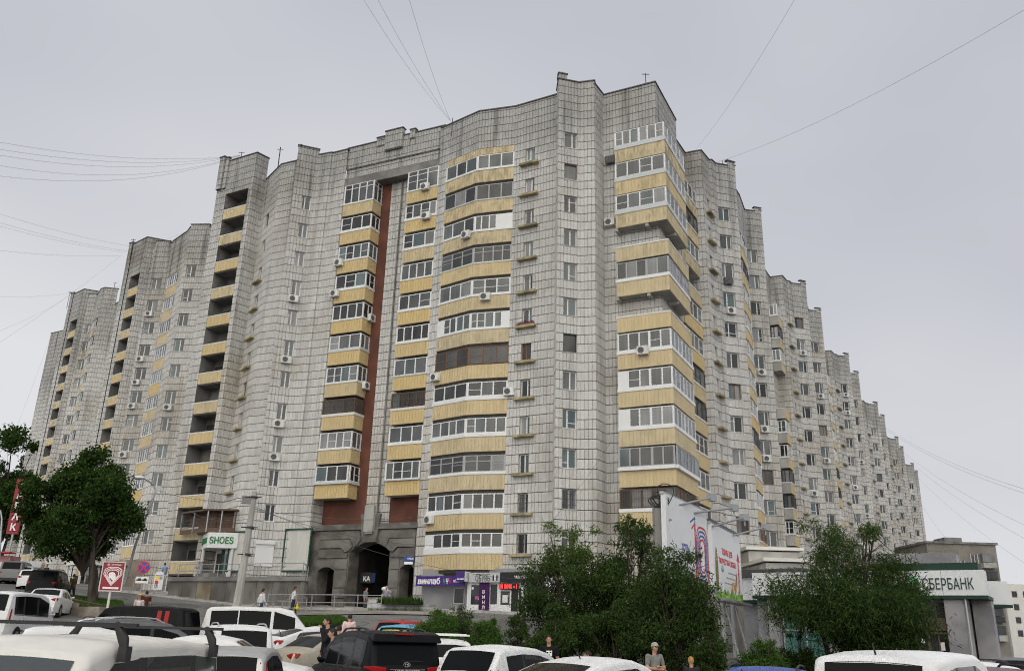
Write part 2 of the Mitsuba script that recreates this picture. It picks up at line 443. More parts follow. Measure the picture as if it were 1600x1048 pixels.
ROOF = 44.0
def right_section(m):
    t = 32.0 * m
    far = m >= 3
    tw = 0.27 if m < 2 else 0.36 if m < 4 else 0.54
    zl = 0.0
    P = lambda sp, tau: RW(sp, t + tau)
    e = dict(zref=H0, tw=tw, pv=0.3)
    rows = range(12)
    # far end of this section (its B side), nearest last
    wall(Seg(P(0.9, 31.5), P(-0.75, 27.0)), zl, ROOF, **e)
    wall(Seg(P(-0.75, 27.0), P(-1.97, 25.8)), zl, 44.2, **e)
    wall(Seg(P(-1.97, 25.8), P(-1.42, 25.25)), zl, 44.45, **e)
    g = Seg(P(-1.42, 25.25), P(-0.58, 24.6))
    for i, o in enumerate(wall(g, zl, ROOF, column(g, 0.0, 1.0, rows) if g.L > 1 else [], **e)):
        window(g, o, rng.choice(('two', 'right', 'left')), frame=rng.choices(('white_pvc', 'brown_frame'), (0.9, 0.1))[0], far=far, log=('B', m, i))
    # bay with balconies
    b = [P(-0.58, 24.6), P(-0.95, 21.2), P(-0.95, 18.9), P(-0.7, 16.9)]
    for p, q in zip(b[:-1], b[1:]):
        wall(Seg(p, q), H0 + 0.1, ROOF, **e)
        wall(Seg(p, q), zl, H0 - 11 * FL - 2.5, cap=False, **e)
    for i in rows:
        zt = 38.2 - FL * i
        sty = rng.random()
        bb = [np.array(b[0]) * 0.93 + np.array(b[1]) * 0.07, b[1], b[2], b[3]]
        balcony(bb, zt, zt - 1.12, zt + 1.52, [4, 3, 2], par='yellow_parapet' if i > 2 else 'pale_parapet', frame='brown_frame' if sty < 0.15 else 'dark_metal' if sty < 0.3 else 'white_pvc',
                bandh=0.1 if sty < 0.5 else 0.2, slab=False) if m < 4 else None
    if m >= 4:
        for p, q in zip(b[:-1], b[1:]):
            wall(Seg(p, q), zl, ROOF, **e)
    else:
        for p, q in zip(b[:-1], b[1:]):
            g = Seg(p, q)
            for i in rows:
                zt = 38.2 - FL * i
                backing.lbox(g, 0, g.L, -0.16, -0.1, zt - 1.3, zt + 1.55)
    wall(Seg(P(-0.7, 16.9), P(-2.03, 15.75)), zl, 44.2, **e)
    g = Seg(P(-2.03, 15.75), P(-1.5, 15.07))
    wall(g, zl, 44.55, **e)
    g = Seg(P(-1.5, 15.07), P(-0.64, 14.3))
    for i, o in enumerate(wall(g, zl, ROOF, column(g, 0.03, 1.06, rows), **e)):
        window(g, o, rng.choice(('two', 'right', 'left')), frame='brown_frame' if (m, i) == (0, 6) else rng.choices(('white_pvc', 'brown_frame'), (0.93, 0.07))[0], far=far, log=('A', m, i))
    wall(Seg(P(-0.64, 14.3), P(-0.5, 13.5)), zl, ROOF, **e)
    wall(Seg(P(-0.5, 13.5), P(-0.28, 13.45)), zl, ROOF, **e)
    g = Seg(P(-0.28, 13.45), P(-0.14, 11.5))
    for i, o in enumerate(wall(g, zl, ROOF, column(g, 0.55, 1.25, rows), **e)):
        window(g, o, 'one', sill='box', far=far, log=('S', m, i))
    wall(Seg(P(-0.14, 11.5), P(0.5, 11.42)), zl, ROOF, **e)
    wall(Seg(P(0.5, 11.42), P(1.3, 11.40)), zl, ROOF, **e)
    # recess filled by box balconies
    t0 = 9.0 if m else 6.3
    wall(Seg(P(1.3, 11.4), P(1.3, t0)), zl, ROOF, **e)
    if m < 4:
        skip = {(1, 4), (1, 5)}
        for i in rows:
            zt = 38.2 - FL * i
            if (m, i) == (1, 3):
                continue
            op = (m, i) in ((1, 4), (0, 3))
            fr = 'dark_metal' if rng.random() < 0.25 else 'white_pvc'
            bx = 0.30 if m else 0.42
            balcony([P(bx, 11.3), P(bx, t0 + 0.2), P(1.25, t0 + 0.2)], zt, zt - 1.12, zt + 1.45, [4, 2], par='yellow_parapet' if i > 2 else 'pale_parapet',
                    frame=fr, bandh=0.12, open_=op, side_par=['yellow_parapet' if i > 2 else 'pale_parapet', 'x'] if m else None, depth=0.9)
    if m:
        wall(Seg(P(1.3, 9.0), P(1.3, 8.6)), zl, ROOF, cap=False, **e)


for m in range(5, -1, -1):
    right_section(m)
# the wall that the last section ends in
_e = Seg(RW(2.0, 199.5), RW(0.9, 191.5)); wall(_e, 0.0, ROOF, tw=0.54)

# --- the corner and the main front
MZ = 3.3
g = Seg(ST(1.1, 6.3), ST(0.0, 5.85)); wall(g, 0, ROOF)
g = Seg(ST(0, 5.85), ST(0, 0)); wall(g, 0, 44.04)
g = Seg(ST(0, 0), ST(4.4, 0)); wall(g, 0, 44.04)
g = Seg(ST(4.4, 0), ST(4.5, -1.65)); wall(g, 0, 44.1)
g = Seg(ST(4.5, -1.65), ST(5.62, -1.9)); wall(g, 0, 44.4)
g = Seg(ST(5.62, -1.9), ST(7.0, -3.13))
for i, o in enumerate(wall(g, 0, 44.35, column(g, 0.14, 1.24, range(12)))):
    window(g, o, ('left', 'one', 'two', 'two', 'two', 'right', 'one', 'two', 'right', 'two', 'two', 'two')[i], frame='brown_frame' if i == 1 else 'dark_metal' if i == 6 else 'white_pvc',
           pane='pane_cold' if i in (5, 8) else None, sill='thin', log=('C', 0, i), grille=i == 10)
wall(Seg(g.at(1.15), g.at(g.L)), 44.46, 44.9)
g = Seg(ST(7.0, -3.13), ST(7.4, -2.4)); wall(g, 44.46, 44.9)
g = Seg(ST(7.0, -3.13), ST(7.75, -1.75))
for i, o in enumerate(wall(g, 0, 44.35, column(g, 0.5, 1.05, range(12)))):
    window(g, o, 'one', sill='none', frame=rng.choice(('white_pvc', 'brown_frame')), log=('N', 0, i))
g = Seg(ST(7.75, -1.75), ST(11.6, -1.6))
for i, o in enumerate(wall(g, MZ + 2.6, 43.95, column(g, 1.8, 2.72, range(12)))):
    window(g, o, 'left' if i % 3 else 'two', sill='box', frame='brown_frame' if i == 6 else 'white_pvc', log=('P', 0, i), grille=i > 9)
# bay with curved balconies
bay = [ST(11.6, -1.6), ST(14.7, -2.2), ST(18.1, -1.47)]
for p, q in zip(bay[:-1], bay[1:]):
    g = Seg(p, q); wall(g, H0 + 0.72, 43.95)
    m = MB(); ribs(m, g, 0, g.L, H0 + 0.12, H0 + 0.72, 0.02); m.build(K(BLD + '__upper_parapet'), 'pale_parapet', uv=True)
    backing.lbox(g, 0, g.L, -0.2, -0.12, MZ + 2.6, H0 + 0.2)
    for i in range(12):
        backing.lbox(g, 0.02, g.L - 0.02, -0.12, -0.03, 38.22 - FL * i - 1.36, 38.22 - FL * i - 1.1)
BAYSTY = [dict(npanes=[3, 3]), dict(npanes=[3, 3], frame='grey_frame', band='grey_band', bandh=0.1), dict(npanes=[5, 3], panel=[(0, 0), (0, 1)]), dict(npanes=[4, 3], frame='grey_frame', bandh=0.08, transom=True),
          dict(npanes=[3, 3]), dict(npanes=[5, 5], panel=[(0, 0), (1, 4)]), dict(npanes=[3, 3], frame='brown_frame', band='dark_metal', bandh=0.06), dict(npanes=[3, 3], bandh=0.3),
          dict(npanes=[4, 4], bandh=0.28), dict(npanes=[3, 3], transom=True, frame='grey_frame', bandh=0.2), dict(npanes=[4, 4], bandh=0.3), dict(npanes=[4, 4], panel=[(1, 3)], bandh=0.42)]
for i in range(12):
    zt = 38.22 - FL * i
    bp = [ST(11.56, -1.66), ST(14.7, -2.24), ST(18.1, -1.54)]
    balcony(bp, zt, zt - 1.12, zt + 1.42, par='pale_parapet' if i < 10 else 'yellow_parapet', slab=False, **BAYSTY[i])
g = Seg(ST(18.1, -1.47), ST(19.0, -1.28)); wall(g, MZ, 43.95)
# recessed centre over the archway
CZ = 9.95
wall(Seg(ST(19.0, -1.28), ST(19.05, -0.2)), MZ, 41.0, cap=False)
cb = Seg(ST(19.05, -0.2), ST(24.6, -0.2)); wall(cb, CZ - 1, 42, cap=False)
m = MB(); gb = Seg(ST(24.6, -0.19), ST(28.9, -0.19)); m.lbox(gb, 0, gb.L, -0.1, 0, CZ - 1, 42)
m.lbox(Seg(ST(19.05, -0.2), ST(22.3, -0.2)), 0, 3.25, 0.04, 0.07, CZ - 1, 12.9); m.build(BLD + '__red_wall', vmat('red_render', (0.105, 0.047, 0.035), (0.155, 0.062, 0.043), (0.8, 0.8, 0.6)))
m = MB(); m.lbox(cb, 4.3, 4.42, 0.03, 0.14, CZ, 41.0); m.build(BLD + '__drain_pipe', 'dark_concrete')
wall(Seg(ST(28.86, -0.2), ST(28.86, -1.61)), MZ, 41.0, cap=False)
# overhanging crown of the centre
g = Seg(ST(18.72, -1.12), ST(29.0, -1.42)); wall(g, 42.05, 44.25)
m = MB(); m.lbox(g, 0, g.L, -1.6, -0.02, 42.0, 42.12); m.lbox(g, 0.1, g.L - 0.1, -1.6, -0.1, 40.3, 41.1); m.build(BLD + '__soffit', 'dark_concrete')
g2 = Seg(ST(18.8, -1.0), ST(29.0, -1.3)); wall(g2, 41.1, 42.0, cap=False)
wall(Seg(ST(18.72, -0.9), ST(18.72, -1.12)), 42.05, 44.25)
wall(Seg(ST(29.0, -1.42), ST(29.0, -1.0)), 42.05, 44.25)
for u0, u1, zt, w in ((3.05, 3.55, 44.6, 0.10), (4.3, 6.1, 44.95, 0.22), (6.1, 7.1, 44.6, 0.06)):
    gg = Seg(g.at(u0, w), g.at(u1, w)); wall(gg, 43.0 if w > 0.2 else 43.7, zt)
    wall(Seg(g.at(u0, -0.2), g.at(u0, w)), 43.0, zt); wall(Seg(g.at(u1, w), g.at(u1, -0.2)), 43.0, zt)
    m = MB(); m.lbox(gg, 0, gg.L, -0.3, 0, 42.97 if w > 0.2 else 43.67, 43.0 if w > 0.2 else 43.7); m.build(K(BLD + '__crest_base'), 'dark_concrete')
for i in range(10):
    zt = 38.24 - FL * i
    tall = i == 0
    gr = [ST(18.98, -1.35), ST(22.15, -1.35), ST(22.15, -0.2)]
    bars = i == 7
    balcony(gr, zt, zt - 1.12, zt + (2.0 if tall else 1.45), [4, 2] if i % 2 else [3, 2], par='yellow_parapet', frame='rust_metal' if bars else 'white_pvc', transom=tall, bars=bars, band='grey_band' if i in (6, 9) else 'dirty_white' if bars else 'white_pvc',
            bandh=0.2 if i % 3 else 0.1, depth=1.1, out=0.12 if i == 9 else 0.0)
    gl = [ST(25.6, -0.2), ST(25.6, -1.5), ST(28.8, -1.6)]
    balcony(gl, zt, zt - 1.12, zt + (2.0 if tall else 1.45), [2, 4] if i % 2 == 0 else [2, 3], par='yellow_parapet', frame='rust_metal' if bars else 'white_pvc', transom=tall, bars=bars, band='grey_band' if i in (5, 9) else 'dirty_white' if bars else 'white_pvc',
            bandh=0.22 if i % 2 else 0.12, depth=1.1, out=0.12 if i == 9 else 0.0)
# left of the centre
g = Seg(ST(28.86, -1.61), ST(30.59, -1.65)); wall(g, MZ, 44.05)
wall(Seg(ST(30.59, -1.65), ST(30.59, -1.76)), MZ, 44.05)
g = Seg(ST(30.59, -1.76), ST(31.96, -1.93)); wall(g, MZ, 44.05)
g = Seg(ST(31.96, -1.93), ST(33.27, -3.36))
for i, o in enumerate(wall(g, MZ, 44.6, column(g, 0.14, 1.22, range(11)))):
    window(g, o, 'two' if i % 4 else 'right', log=('D', 0, i), sill='thin', grille=i == 11)
wall(Seg(ST(33.27, -3.36), ST(33.55, -1.95)), MZ, 44.6)
g = Seg(ST(33.55, -1.95), ST(36.35, -2.03)); wall(g, MZ, ROOF)
g = Seg(ST(36.35, -2.03), ST(39.8, -0.3))
for i, o in enumerate(wall(g, MZ, ROOF, column(g, 1.75, 2.4, range(11)))):
    window(g, o, 'one', sill='box' if i > 1 else 'none', frame='brown_frame' if i in (0, 6) else 'white_pvc', log=('Q', 0, i))
g = Seg(ST(39.8, -0.3), ST(40.1, -1.65)); wall(g, MZ, 46.4)


def loggia_front(ga, gb, u0, u1, zlo, ztop, first, n, zref, par, section, roof=None):
    """A block front with one tall slot of open loggias: dark recess, slabs and parapets."""
    g = Seg(ga, gb); roof = roof or ztop
    o = wall(g, zlo, roof, [(u0, u1, zlo, first + 1.75)], zref=zref)[0]
    u0, u1 = o[0], o[1]
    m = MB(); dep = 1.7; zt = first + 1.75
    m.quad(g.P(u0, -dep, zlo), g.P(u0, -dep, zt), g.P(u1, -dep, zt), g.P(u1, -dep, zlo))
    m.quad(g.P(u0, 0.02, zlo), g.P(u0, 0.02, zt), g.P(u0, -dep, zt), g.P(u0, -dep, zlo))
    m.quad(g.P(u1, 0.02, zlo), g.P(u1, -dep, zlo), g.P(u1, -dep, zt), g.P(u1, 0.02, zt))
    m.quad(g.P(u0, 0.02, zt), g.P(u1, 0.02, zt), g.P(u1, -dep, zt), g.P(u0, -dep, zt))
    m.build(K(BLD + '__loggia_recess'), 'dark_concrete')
    for i in range(n):
        z = first - FL * i
        k = K(BLD + '__loggia')
        p = MB(); ribs(p, g, u0 + 0.02, u1 - 0.02, z - 1.08, z - 0.1, 0.03, 0.5); p.build(k + '__parapet', par, uv=True)
        r = MB(); r.lbox(g, u0 + 0.01, u1 - 0.01, -0.12, 0.05, z - 0.1, z); r.build(k + '__coping', 'dirty_white')
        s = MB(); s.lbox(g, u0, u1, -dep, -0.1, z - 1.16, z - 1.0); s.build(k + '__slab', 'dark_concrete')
        if i % 2 == 0:
            s = MB(); s.lbox(g, u1 - 1.0, u1 - 0.2, -dep + 0.01, -dep + 0.06, z - 1.0, z + 1.05); s.build(k + '__door', 'dark_metal')
        s = MB(); s.lbox(g, u0, u1, -0.06, -0.02, z + 0.12, z + 0.15); s.build(k + '__rail', 'dark_metal')
    return g


gA = loggia_front(ST(40.1, -1.65), ST(45.0, -1.5), 0.62, 3.55, MZ, 46.4, 40.85, 13, H0, 'yellow_parapet', 0)
for u0, u1, z0, z1, w in ((3.7, 4.1, 43.3, 46.75, 0.14), (4.25, 4.9, 43.3, 46.95, 0.22)):
    gg = Seg(gA.at(u0, w), gA.at(u1, w)); wall(gg, z0, z1); wall(Seg(gA.at(u0, 0), gA.at(u0, w)), z0, z1); wall(Seg(gA.at(u1, w), gA.at(u1, 0)), z0, z1)
wall(Seg(ST(45.0, -1.5), ST(45.2, 3.5)), MZ, 46.4)

# --- left wing: first the short piece next to the main block
LZ = 4.5
H1 = 38.7
wall(Seg(WN(-16.5, -1.6), WN(-13.95, -0.6)), LZ, 43.2, zref=H1)
g = Seg(WN(-13.95, -0.6), WN(-12.5, 0.95))
for i, o in enumerate(wall(g, LZ, 43.5, column(g, 0.75, 1.85, range(11), H1), zref=H1)):
    window(g, o, 'two', log=('L', 0, i))
g = Seg(WN(-12.5, 0.95), WN(-11.1, 0.85)); wall(g, LZ, 43.2, zref=H1)
g = Seg(WN(-11.1, 0.85), WN(-7.4, 1.2))
ops = [(0.55, 3.55, H1 - 2.55 - FL * i, H1 - FL * i) for i in range(11)]
for i, o in enumerate(wall(g, LZ, 43.2, ops, zref=H1)):
    reveals(g, o, 0.3)
    q = [g.at(o[0], -0.02), g.at(o[1], -0.02)]
    balcony(q, o[3] - 1.4, o[2] + 0.02, o[3] - 0.02, [5], par='pale_parapet' if i % 4 else 'yellow_parapet', bandh=0.08, slab=False)
wall(Seg(WN(-7.4, 1.2), WN(-7.2, -0.5)), LZ, 43.2, zref=H1)
# two alike sections, each one storey higher than the last
def left_section(w0, H, zlo, roof, far, first, nl, sec):
    X = lambda w, n: WN(w0 + w, n)
    e = dict(zref=H, tw=0.27 if not far else 0.36)
    if sec:
        g = Seg(X(-5.2, -1.6), X(-4.4, 0.0)); wall(g, zlo, roof, **e)
        g = Seg(X(-4.4, 0.0), X(-3.4, 0.35))
        for i, o in enumerate(wall(g, zlo, roof, column(g, 0.2, 0.9, range(12), H), **e)):
            window(g, o, 'one', log=('G', sec, i))
        g = Seg(X(-3.4, 0.35), X(-0.3, 0.1))
        for i, o in enumerate(wall(g, zlo, roof, [(0.3, 2.6, H - 2.55 - FL * i, H - FL * i) for i in range(12)], **e)):
            reveals(g, o, 0.3)
            balcony([g.at(o[0], -0.02), g.at(o[1], -0.02)], o[3] - 1.4, o[2] + 0.02, o[3] - 0.02, [4], par='yellow_parapet', bandh=0.08, slab=False)
    else:
        wall(Seg(X(-2.2, -1.2), X(-0.4, -0.35)), zlo, roof, **e)
    g = Seg(X(-0.4, -0.35), X(0.85, 1.0))
    for i, o in enumerate(wall(g, zlo, roof + 0.3, column(g, 0.35, 1.45, range(12), H), **e)):
        window(g, o, 'two', log=('M', sec, i))
    wall(Seg(X(0.85, 1.0), X(1.9, 0.75)), zlo, roof + 0.15, **e)
    wall(Seg(X(1.9, 0.75), X(4.5, -1.4)), zlo, roof, **e)
    wall(Seg(X(4.5, -1.4), X(5.1, 1.05)), zlo, roof + 2.35, **e)
    loggia_front(X(5.1, 1.05), X(8.5, 1.75), 0.4, 2.65, zlo, roof + 2.35, first, nl, H, 'yellow_parapet' if not sec else 'pale_parapet', sec)
    gg = Seg(X(8.5, 1.85), X(9.3, 2.1)); wall(gg, zlo, roof + 2.6, **e)
    wall(Seg(X(9.3, 2.1), X(9.5, -4)), zlo, roof + 2.6, **e)


left_section(0.0, 41.3, 5.2, 45.9, False, 41.7, 13, 0)
left_section(33.4, 44.3, 6.5, 48.9, True, 44.6, 13, 1)
wall(Seg(ST(45.2, 3.5), WN(-16.5, -1.6)), LZ, 43.0, zref=H1)
wall(Seg(WN(9.5, -4.0), WN(28.2, -1.6)), 5.2, 46.5, zref=41.3)
wall(Seg(WN(42.9, -4.0), WN(62.0, -1.5)), 6.5, 49.5, zref=44.3, tw=0.36)
g = Seg(WN(62.0, -1.5), WN(66.0, 0.1)); wall(g, 7.0, 51.2, zref=47.1, tw=0.54)
wall(Seg(WN(66.0, 0.1), WN(66.5, -5)), 7.0, 51.2, zref=47.1, tw=0.54)


# --- corner balconies that wrap round the corner
for i in range(12):
    zt = 38.05 - FL * i
    if i == 11:
        continue
    op = i in (3, 5)
    fr = 'rust_metal' if i == 10 else 'grey_frame' if i in (4, 9) else 'white_pvc'
    kw = dict(npanes=[5, 6] if i == 0 else [5, 4] if i < 3 else [6, 5], frame=fr, open_=op, band='grey_band' if i < 3 else 'white_pvc', bandh=0.36 if i < 3 else 0.24, bars=i == 10,
              panel=[(1, 3)] if i in (4 - 1, 7) else [(1, 4)] if i == 8 else None, out=0.14 if i == 9 else 0.0)
    if i in (3, 7, 8):
        kw['panel'] = [(1, 4)]
    balcony([ST(-0.86, 4.75), ST(-0.86, -0.9), ST(3.15, -0.9)], zt, zt - 1.12, zt + 1.62 if i < 3 else zt + 1.55, par='pale_parapet', depth=0.85, **kw)
    if i in (2, 4):   # brackets under the slab where the balcony below is open
        m = MB()
        for (s, t) in ((3.0, -0.45), (0.6, -0.45), (-0.43, 1.6)):
            g = Seg(ST(s + 0.12, -0.85), ST(s + 0.12, -0.05)) if t < 0 else Seg(ST(-0.8, t), ST(-0.05, t))
            m.lbox(g, 0, g.L, -0.12, 0.12, zt - 1.35, zt - 1.1)
        m.build(K(BLD + '__bracket'), 'concrete')

# ---- all tiles: the nearest become parts of their own, the rest one part
TV = np.concatenate(TV); TU = np.concatenate(TU)
_lum = TV.mean(1)
_dist = np.linalg.norm(_lum - np.array([0, 0, CAMZ]), axis=1) + 200 * (_lum[:, 2] < 6)
_ord = np.argsort(_dist)
_TF = np.array([[4, 5, 6, 7], [0, 1, 5, 4], [1, 2, 6, 5], [2, 3, 7, 6], [0, 3, 2, 1]])
for i in _ord[:300]:
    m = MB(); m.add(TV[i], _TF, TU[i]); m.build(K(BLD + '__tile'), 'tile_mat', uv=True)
rest = _ord[300:]
V = TV[rest].reshape(-1, 3); F = (np.arange(len(rest))[:, None, None] * 8 + _TF[None]).reshape(-1, 4)
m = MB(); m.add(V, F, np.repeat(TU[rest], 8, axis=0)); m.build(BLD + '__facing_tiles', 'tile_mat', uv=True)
tag(BLD + '__facing_tiles', kind='stuff')
backing.build(BLD + '__wall', 'joint_mat')
reveal.build(BLD + '__reveal', 'reveal_mat')
capmb.build(BLD + '__roof_flashing', 'flashing')
for (nm, bs), q in mass.items():
    k = q.build(K(BLD + '__far_window_' + nm), bs, uv=True)
    tag(k, kind='stuff')
print('tiles', len(TV), 'windows', win_count[0], 'entries', len(scene))

# ---------------------------------------------------------------- ground, pavement, terrace, archway
from scipy.interpolate import RBFInterpolator
_G = np.array([(0, 0, 0), (-10, 5, 0), (15, 10, .0), (0, 20, .18), (-6, 28, .5), (10, 26, .15), (25, 25, .05), (-12, 38, .85), (0, 38, .8), (15, 40, .5), (30, 40, .2), (-8, 50, 2.75), (-9, 43, 1.95), (-9, 46, 2.5), (-2, 46, 2.2), (-8, 40, 1.2), (-4, 60, 3.4), (-10, 64, 3.45), (3, 57, 3.3),
               (-18, 52, 2.1), (-18, 66, 3.45), (-27, 49, 2.5), (-33, 60, 3.6), (-28, 72, 4.4), (-40, 80, 5.2), (-50, 90, 6.0), (-60, 110, 7.2), (-90, 160, 10), (16, 62, 1.2), (40, 60, .3), (60, 120, .3), (100, 220, .5),
               (60, 10, 0), (-45, 25, 1.5), (-60, 60, 5.0), (-40, 5, 0.5), (-120, 100, 10), (200, 400, 1), (0, -60, -1.2), (-80, -40, 0), (80, -40, -1), (-200, 300, 16), (10, 54, 1.6)], float)
_RB = RBFInterpolator(_G[:, :2], _G[:, 2], kernel='linear', smoothing=0.3)


def gz(x, y):
    return float(_RB(np.array([[x, y]]))[0])


xs = np.unique(np.concatenate([np.linspace(-2500, -140, 8), np.linspace(-140, -60, 20), np.linspace(-60, 60, 121), np.linspace(60, 140, 20), np.linspace(140, 2500, 8)]))
ys = np.unique(np.concatenate([np.linspace(-300, -10, 8), np.linspace(-10, 100, 111), np.linspace(100, 260, 30), np.linspace(260, 2900, 8)]))
X, Y = np.meshgrid(xs, ys, indexing='ij')
cx, cy = np.clip(X, -140, 140), np.clip(Y, -60, 260)
Z = _RB(np.stack([cx.ravel(), cy.ravel()], 1)).reshape(X.shape)
Z = Z + 0.015 * (meshkit.noise(np.stack([X * 0.6, Y * 0.6, X * 0], -1)) - 0.5)
nx, ny = X.shape
I = np.arange(nx * ny).reshape(nx, ny)
F = np.stack([I[:-1, :-1], I[1:, :-1], I[1:, 1:], I[:-1, 1:]], -1).reshape(-1, 4)


def asphalt(p, n, uv):
    f = mikit.fbm(p.x * 0.5, p.y * 0.5, 0.0, 4)
    g = mikit.noise(p.x * 30, p.y * 30, 0.0)
    patch = mikit.smoothstep(0.55, 0.6, mikit.noise(p.x * 0.13, p.y * 0.13, 4.0))
    crack = mikit.smoothstep(0.03, 0.0, dr.abs(mikit.fbm(p.x * 0.35, p.y * 0.35, 8.0, 4) - 0.5))
    return mikit.mix((0.085, 0.083, 0.08), (0.15, 0.147, 0.14), f) * (0.85 + 0.3 * g) * (1 - 0.25 * patch) * (1 - 0.5 * crack)


mat('asphalt', mikit.proc(asphalt), 0.85, 0.25)
m = MB(); m.add(np.stack([X, Y, Z], -1).reshape(-1, 3), F); m.build('ground', 'asphalt', True)
tag('ground', 'worn grey asphalt of the car park rising to the street', 'ground', kind='structure')
vmat('paving', (0.13, 0.12, 0.11), (0.20, 0.187, 0.17), (0.7, 0.7, 0.7))
vmat('kerb_mat', (0.33, 0.325, 0.31), (0.44, 0.43, 0.41), (1.5, 1.5, 1.5))


def sheet(key, poly, lift, bsdf, label, cat, step=1.5, kerb=0.0, kind='structure'):
    """A strip of ground cover that follows the terrain."""
    P = Polygon(poly); x0, y0, x1, y1 = P.bounds
    v, f = trimesh.creation.triangulate_polygon(P, engine='earcut')
    v = np.asarray(v); t = trimesh.Trimesh(np.c_[v, np.zeros(len(v))], f, process=False)
    for _ in range(10):
        el = t.edges_unique_length.max()
        if el < step:
            break
        t = t.subdivide()
        if len(t.faces) > 30000:
            break
    z = _RB(t.vertices[:, :2]) + lift
    m = MB(); m.add(np.c_[t.vertices[:, :2], z], t.faces)
    m.build(key, bsdf, True)
    tag(key, label, cat, kind=kind)
    if kerb:
        q = MB(); ring = np.array(P.exterior.coords)
        for a, b in zip(ring[:-1], ring[1:]):
            n = max(1, int(np.linalg.norm(b - a) / 1.2))
            for i in range(n):
                p0, p1 = a + (b - a) * i / n, a + (b - a) * (i + 1) / n
                d = p1 - p0; L = np.linalg.norm(d); c = (p0 + p1) / 2
                q.box((c[0], c[1], gz(*c) + lift * 0.5), (L - 0.02, 0.18, lift + 0.14), math.atan2(d[1], d[0]))
        q.build(key + '__kerbstones', 'kerb_mat'); tag(key + '__kerbstones', kind='stuff')


# pavement along the front, on both sides of the archway, and the footpath that slants down to the car park
sheet('pavement', [tuple(ST(44, -7.2)), tuple(ST(24, -6.4)), tuple(ST(8, -6.2)), tuple(ST(5, -1.5)), tuple(ST(18, -1.3)), tuple(ST(29, -1.2)), tuple(ST(45, -1.5))], 0.10, 'paving', 'brownish grey pavement in front of the archway and shops', 'pavement', kerb=0.12)
sheet('footpath', [(-1.5, 52.5), (-4.5, 57.5), (-9.0, 59.6), (-13.5, 57.8), (-12.5, 54.5), (-7.0, 53.0)], 0.06, 'paving', 'slanting grey footpath up to the archway', 'path')
sheet('road', [(-16, 44), (-12, 47.5), (-18, 53), (-26, 55), (-44, 88), (-52, 86), (-31, 47), (-24, 42)], 0.03, vmat('road_mat', (0.075, 0.073, 0.07), (0.12, 0.118, 0.112), (0.6, 0.6, 0.6)), 'darker asphalt street climbing between parked cars', 'road')

vmat('wall_panel', (0.105, 0.10, 0.092), (0.20, 0.19, 0.175), (0.8, 0.8, 0.35), 0.35, 0.65)
vmat('tan_panel', (0.17, 0.14, 0.10), (0.27, 0.23, 0.17), (1.2, 1.2, 0.6))
# --- terrace with a retaining wall in front of the left half
TER = 5.62
t_c = [ST(25.2, -6.0), ST(38.6, -6.0), ST(38.6, -1.9), ST(29.2, -1.7), ST(28.6, -3.6)]
RW_ = 'retaining_wall'
gw = Seg(t_c[0], t_c[1])
gr = Seg(ST(28.3, -2.0), t_c[0])
npan = 9
for i in range(npan):
    a, b = gw.L * i / npan, gw.L * (i + 1) / npan
    q = MB(); q.lbox(gw, a + 0.02, b - 0.02, -0.3, rng.uniform(0, 0.02), 2.6, TER - 0.32); q.build(K(RW_ + '__panel'), 'tan_panel' if i == 6 else 'wall_panel')
for i in range(3):
    a, b = gr.L * i / 3, gr.L * (i + 1) / 3
    q = MB(); q.lbox(gr, a + 0.02, b - 0.02, -0.3, rng.uniform(0, 0.02), 2.6, TER - 0.32); q.build(K(RW_ + '__panel'), 'wall_panel')


q = MB(); q.lbox(gw, -0.1, gw.L, -0.5, 0.14, TER - 0.32, TER); q.lbox(gr, 0, gr.L + 0.1, -0.5, 0.14, TER - 0.32, TER); q.build(RW_ + '__coping', 'dark_concrete')
q = MB(); P = np.array(t_c)
v, f = trimesh.creation.triangulate_polygon(Polygon(P), engine='earcut'); q.add(np.c_[np.asarray(v), np.full(len(v), TER - 0.02)], f); q.build(RW_ + '__terrace_floor', 'paving')
tag(RW_, 'stained dark retaining wall of the terrace left of the archway', 'wall')


def railing(key, pts, h, label, bsdf='steel', n_bars=0, rails=(0.45, 1.0), post=2.0, base=None, group=None):
    """Posts and rails along the ground points pts; base gives fixed heights."""
    pts = [np.array(p, float) for p in pts]
    zz = [gz(*p[:2]) if base is None else base for p in pts]
    rm, pm, bm = [MB() for _ in rails], [], MB()
    for i in range(len(pts) - 1):
        a, b = np.r_[pts[i][:2], zz[i]], np.r_[pts[i + 1][:2], zz[i + 1]]
        L = np.linalg.norm(b - a); n = max(1, round(L / post))
        for j, r in enumerate(rails):
            rm[j].tube([a + [0, 0, h * r], b + [0, 0, h * r]], 0.032, 6)
        for k in range(n + (i == len(pts) - 2)):
            p = a + (b - a) * k / n; q = MB(); q.tube([p - [0, 0, .15], p + [0, 0, h]], 0.035, 6); pm.append(q)
        if n_bars:
            nb = int(L / n_bars)
            for k in range(nb):
                p = a + (b - a) * (k + .5) / nb; bm.tube([p + [0, 0, h * .1], p + [0, 0, h * .97]], 0.014, 4)
    for q in rm:
        q.build(K(key + '__rail'), bsdf, 40)
    for q in pm:
        q.build(K(key + '__post'), bsdf, 40)
    if bm.v:
        bm.build(key + '__bars', bsdf); tag(key + '__bars', kind='stuff')
    tag(key, label, 'railing', group)
    return key


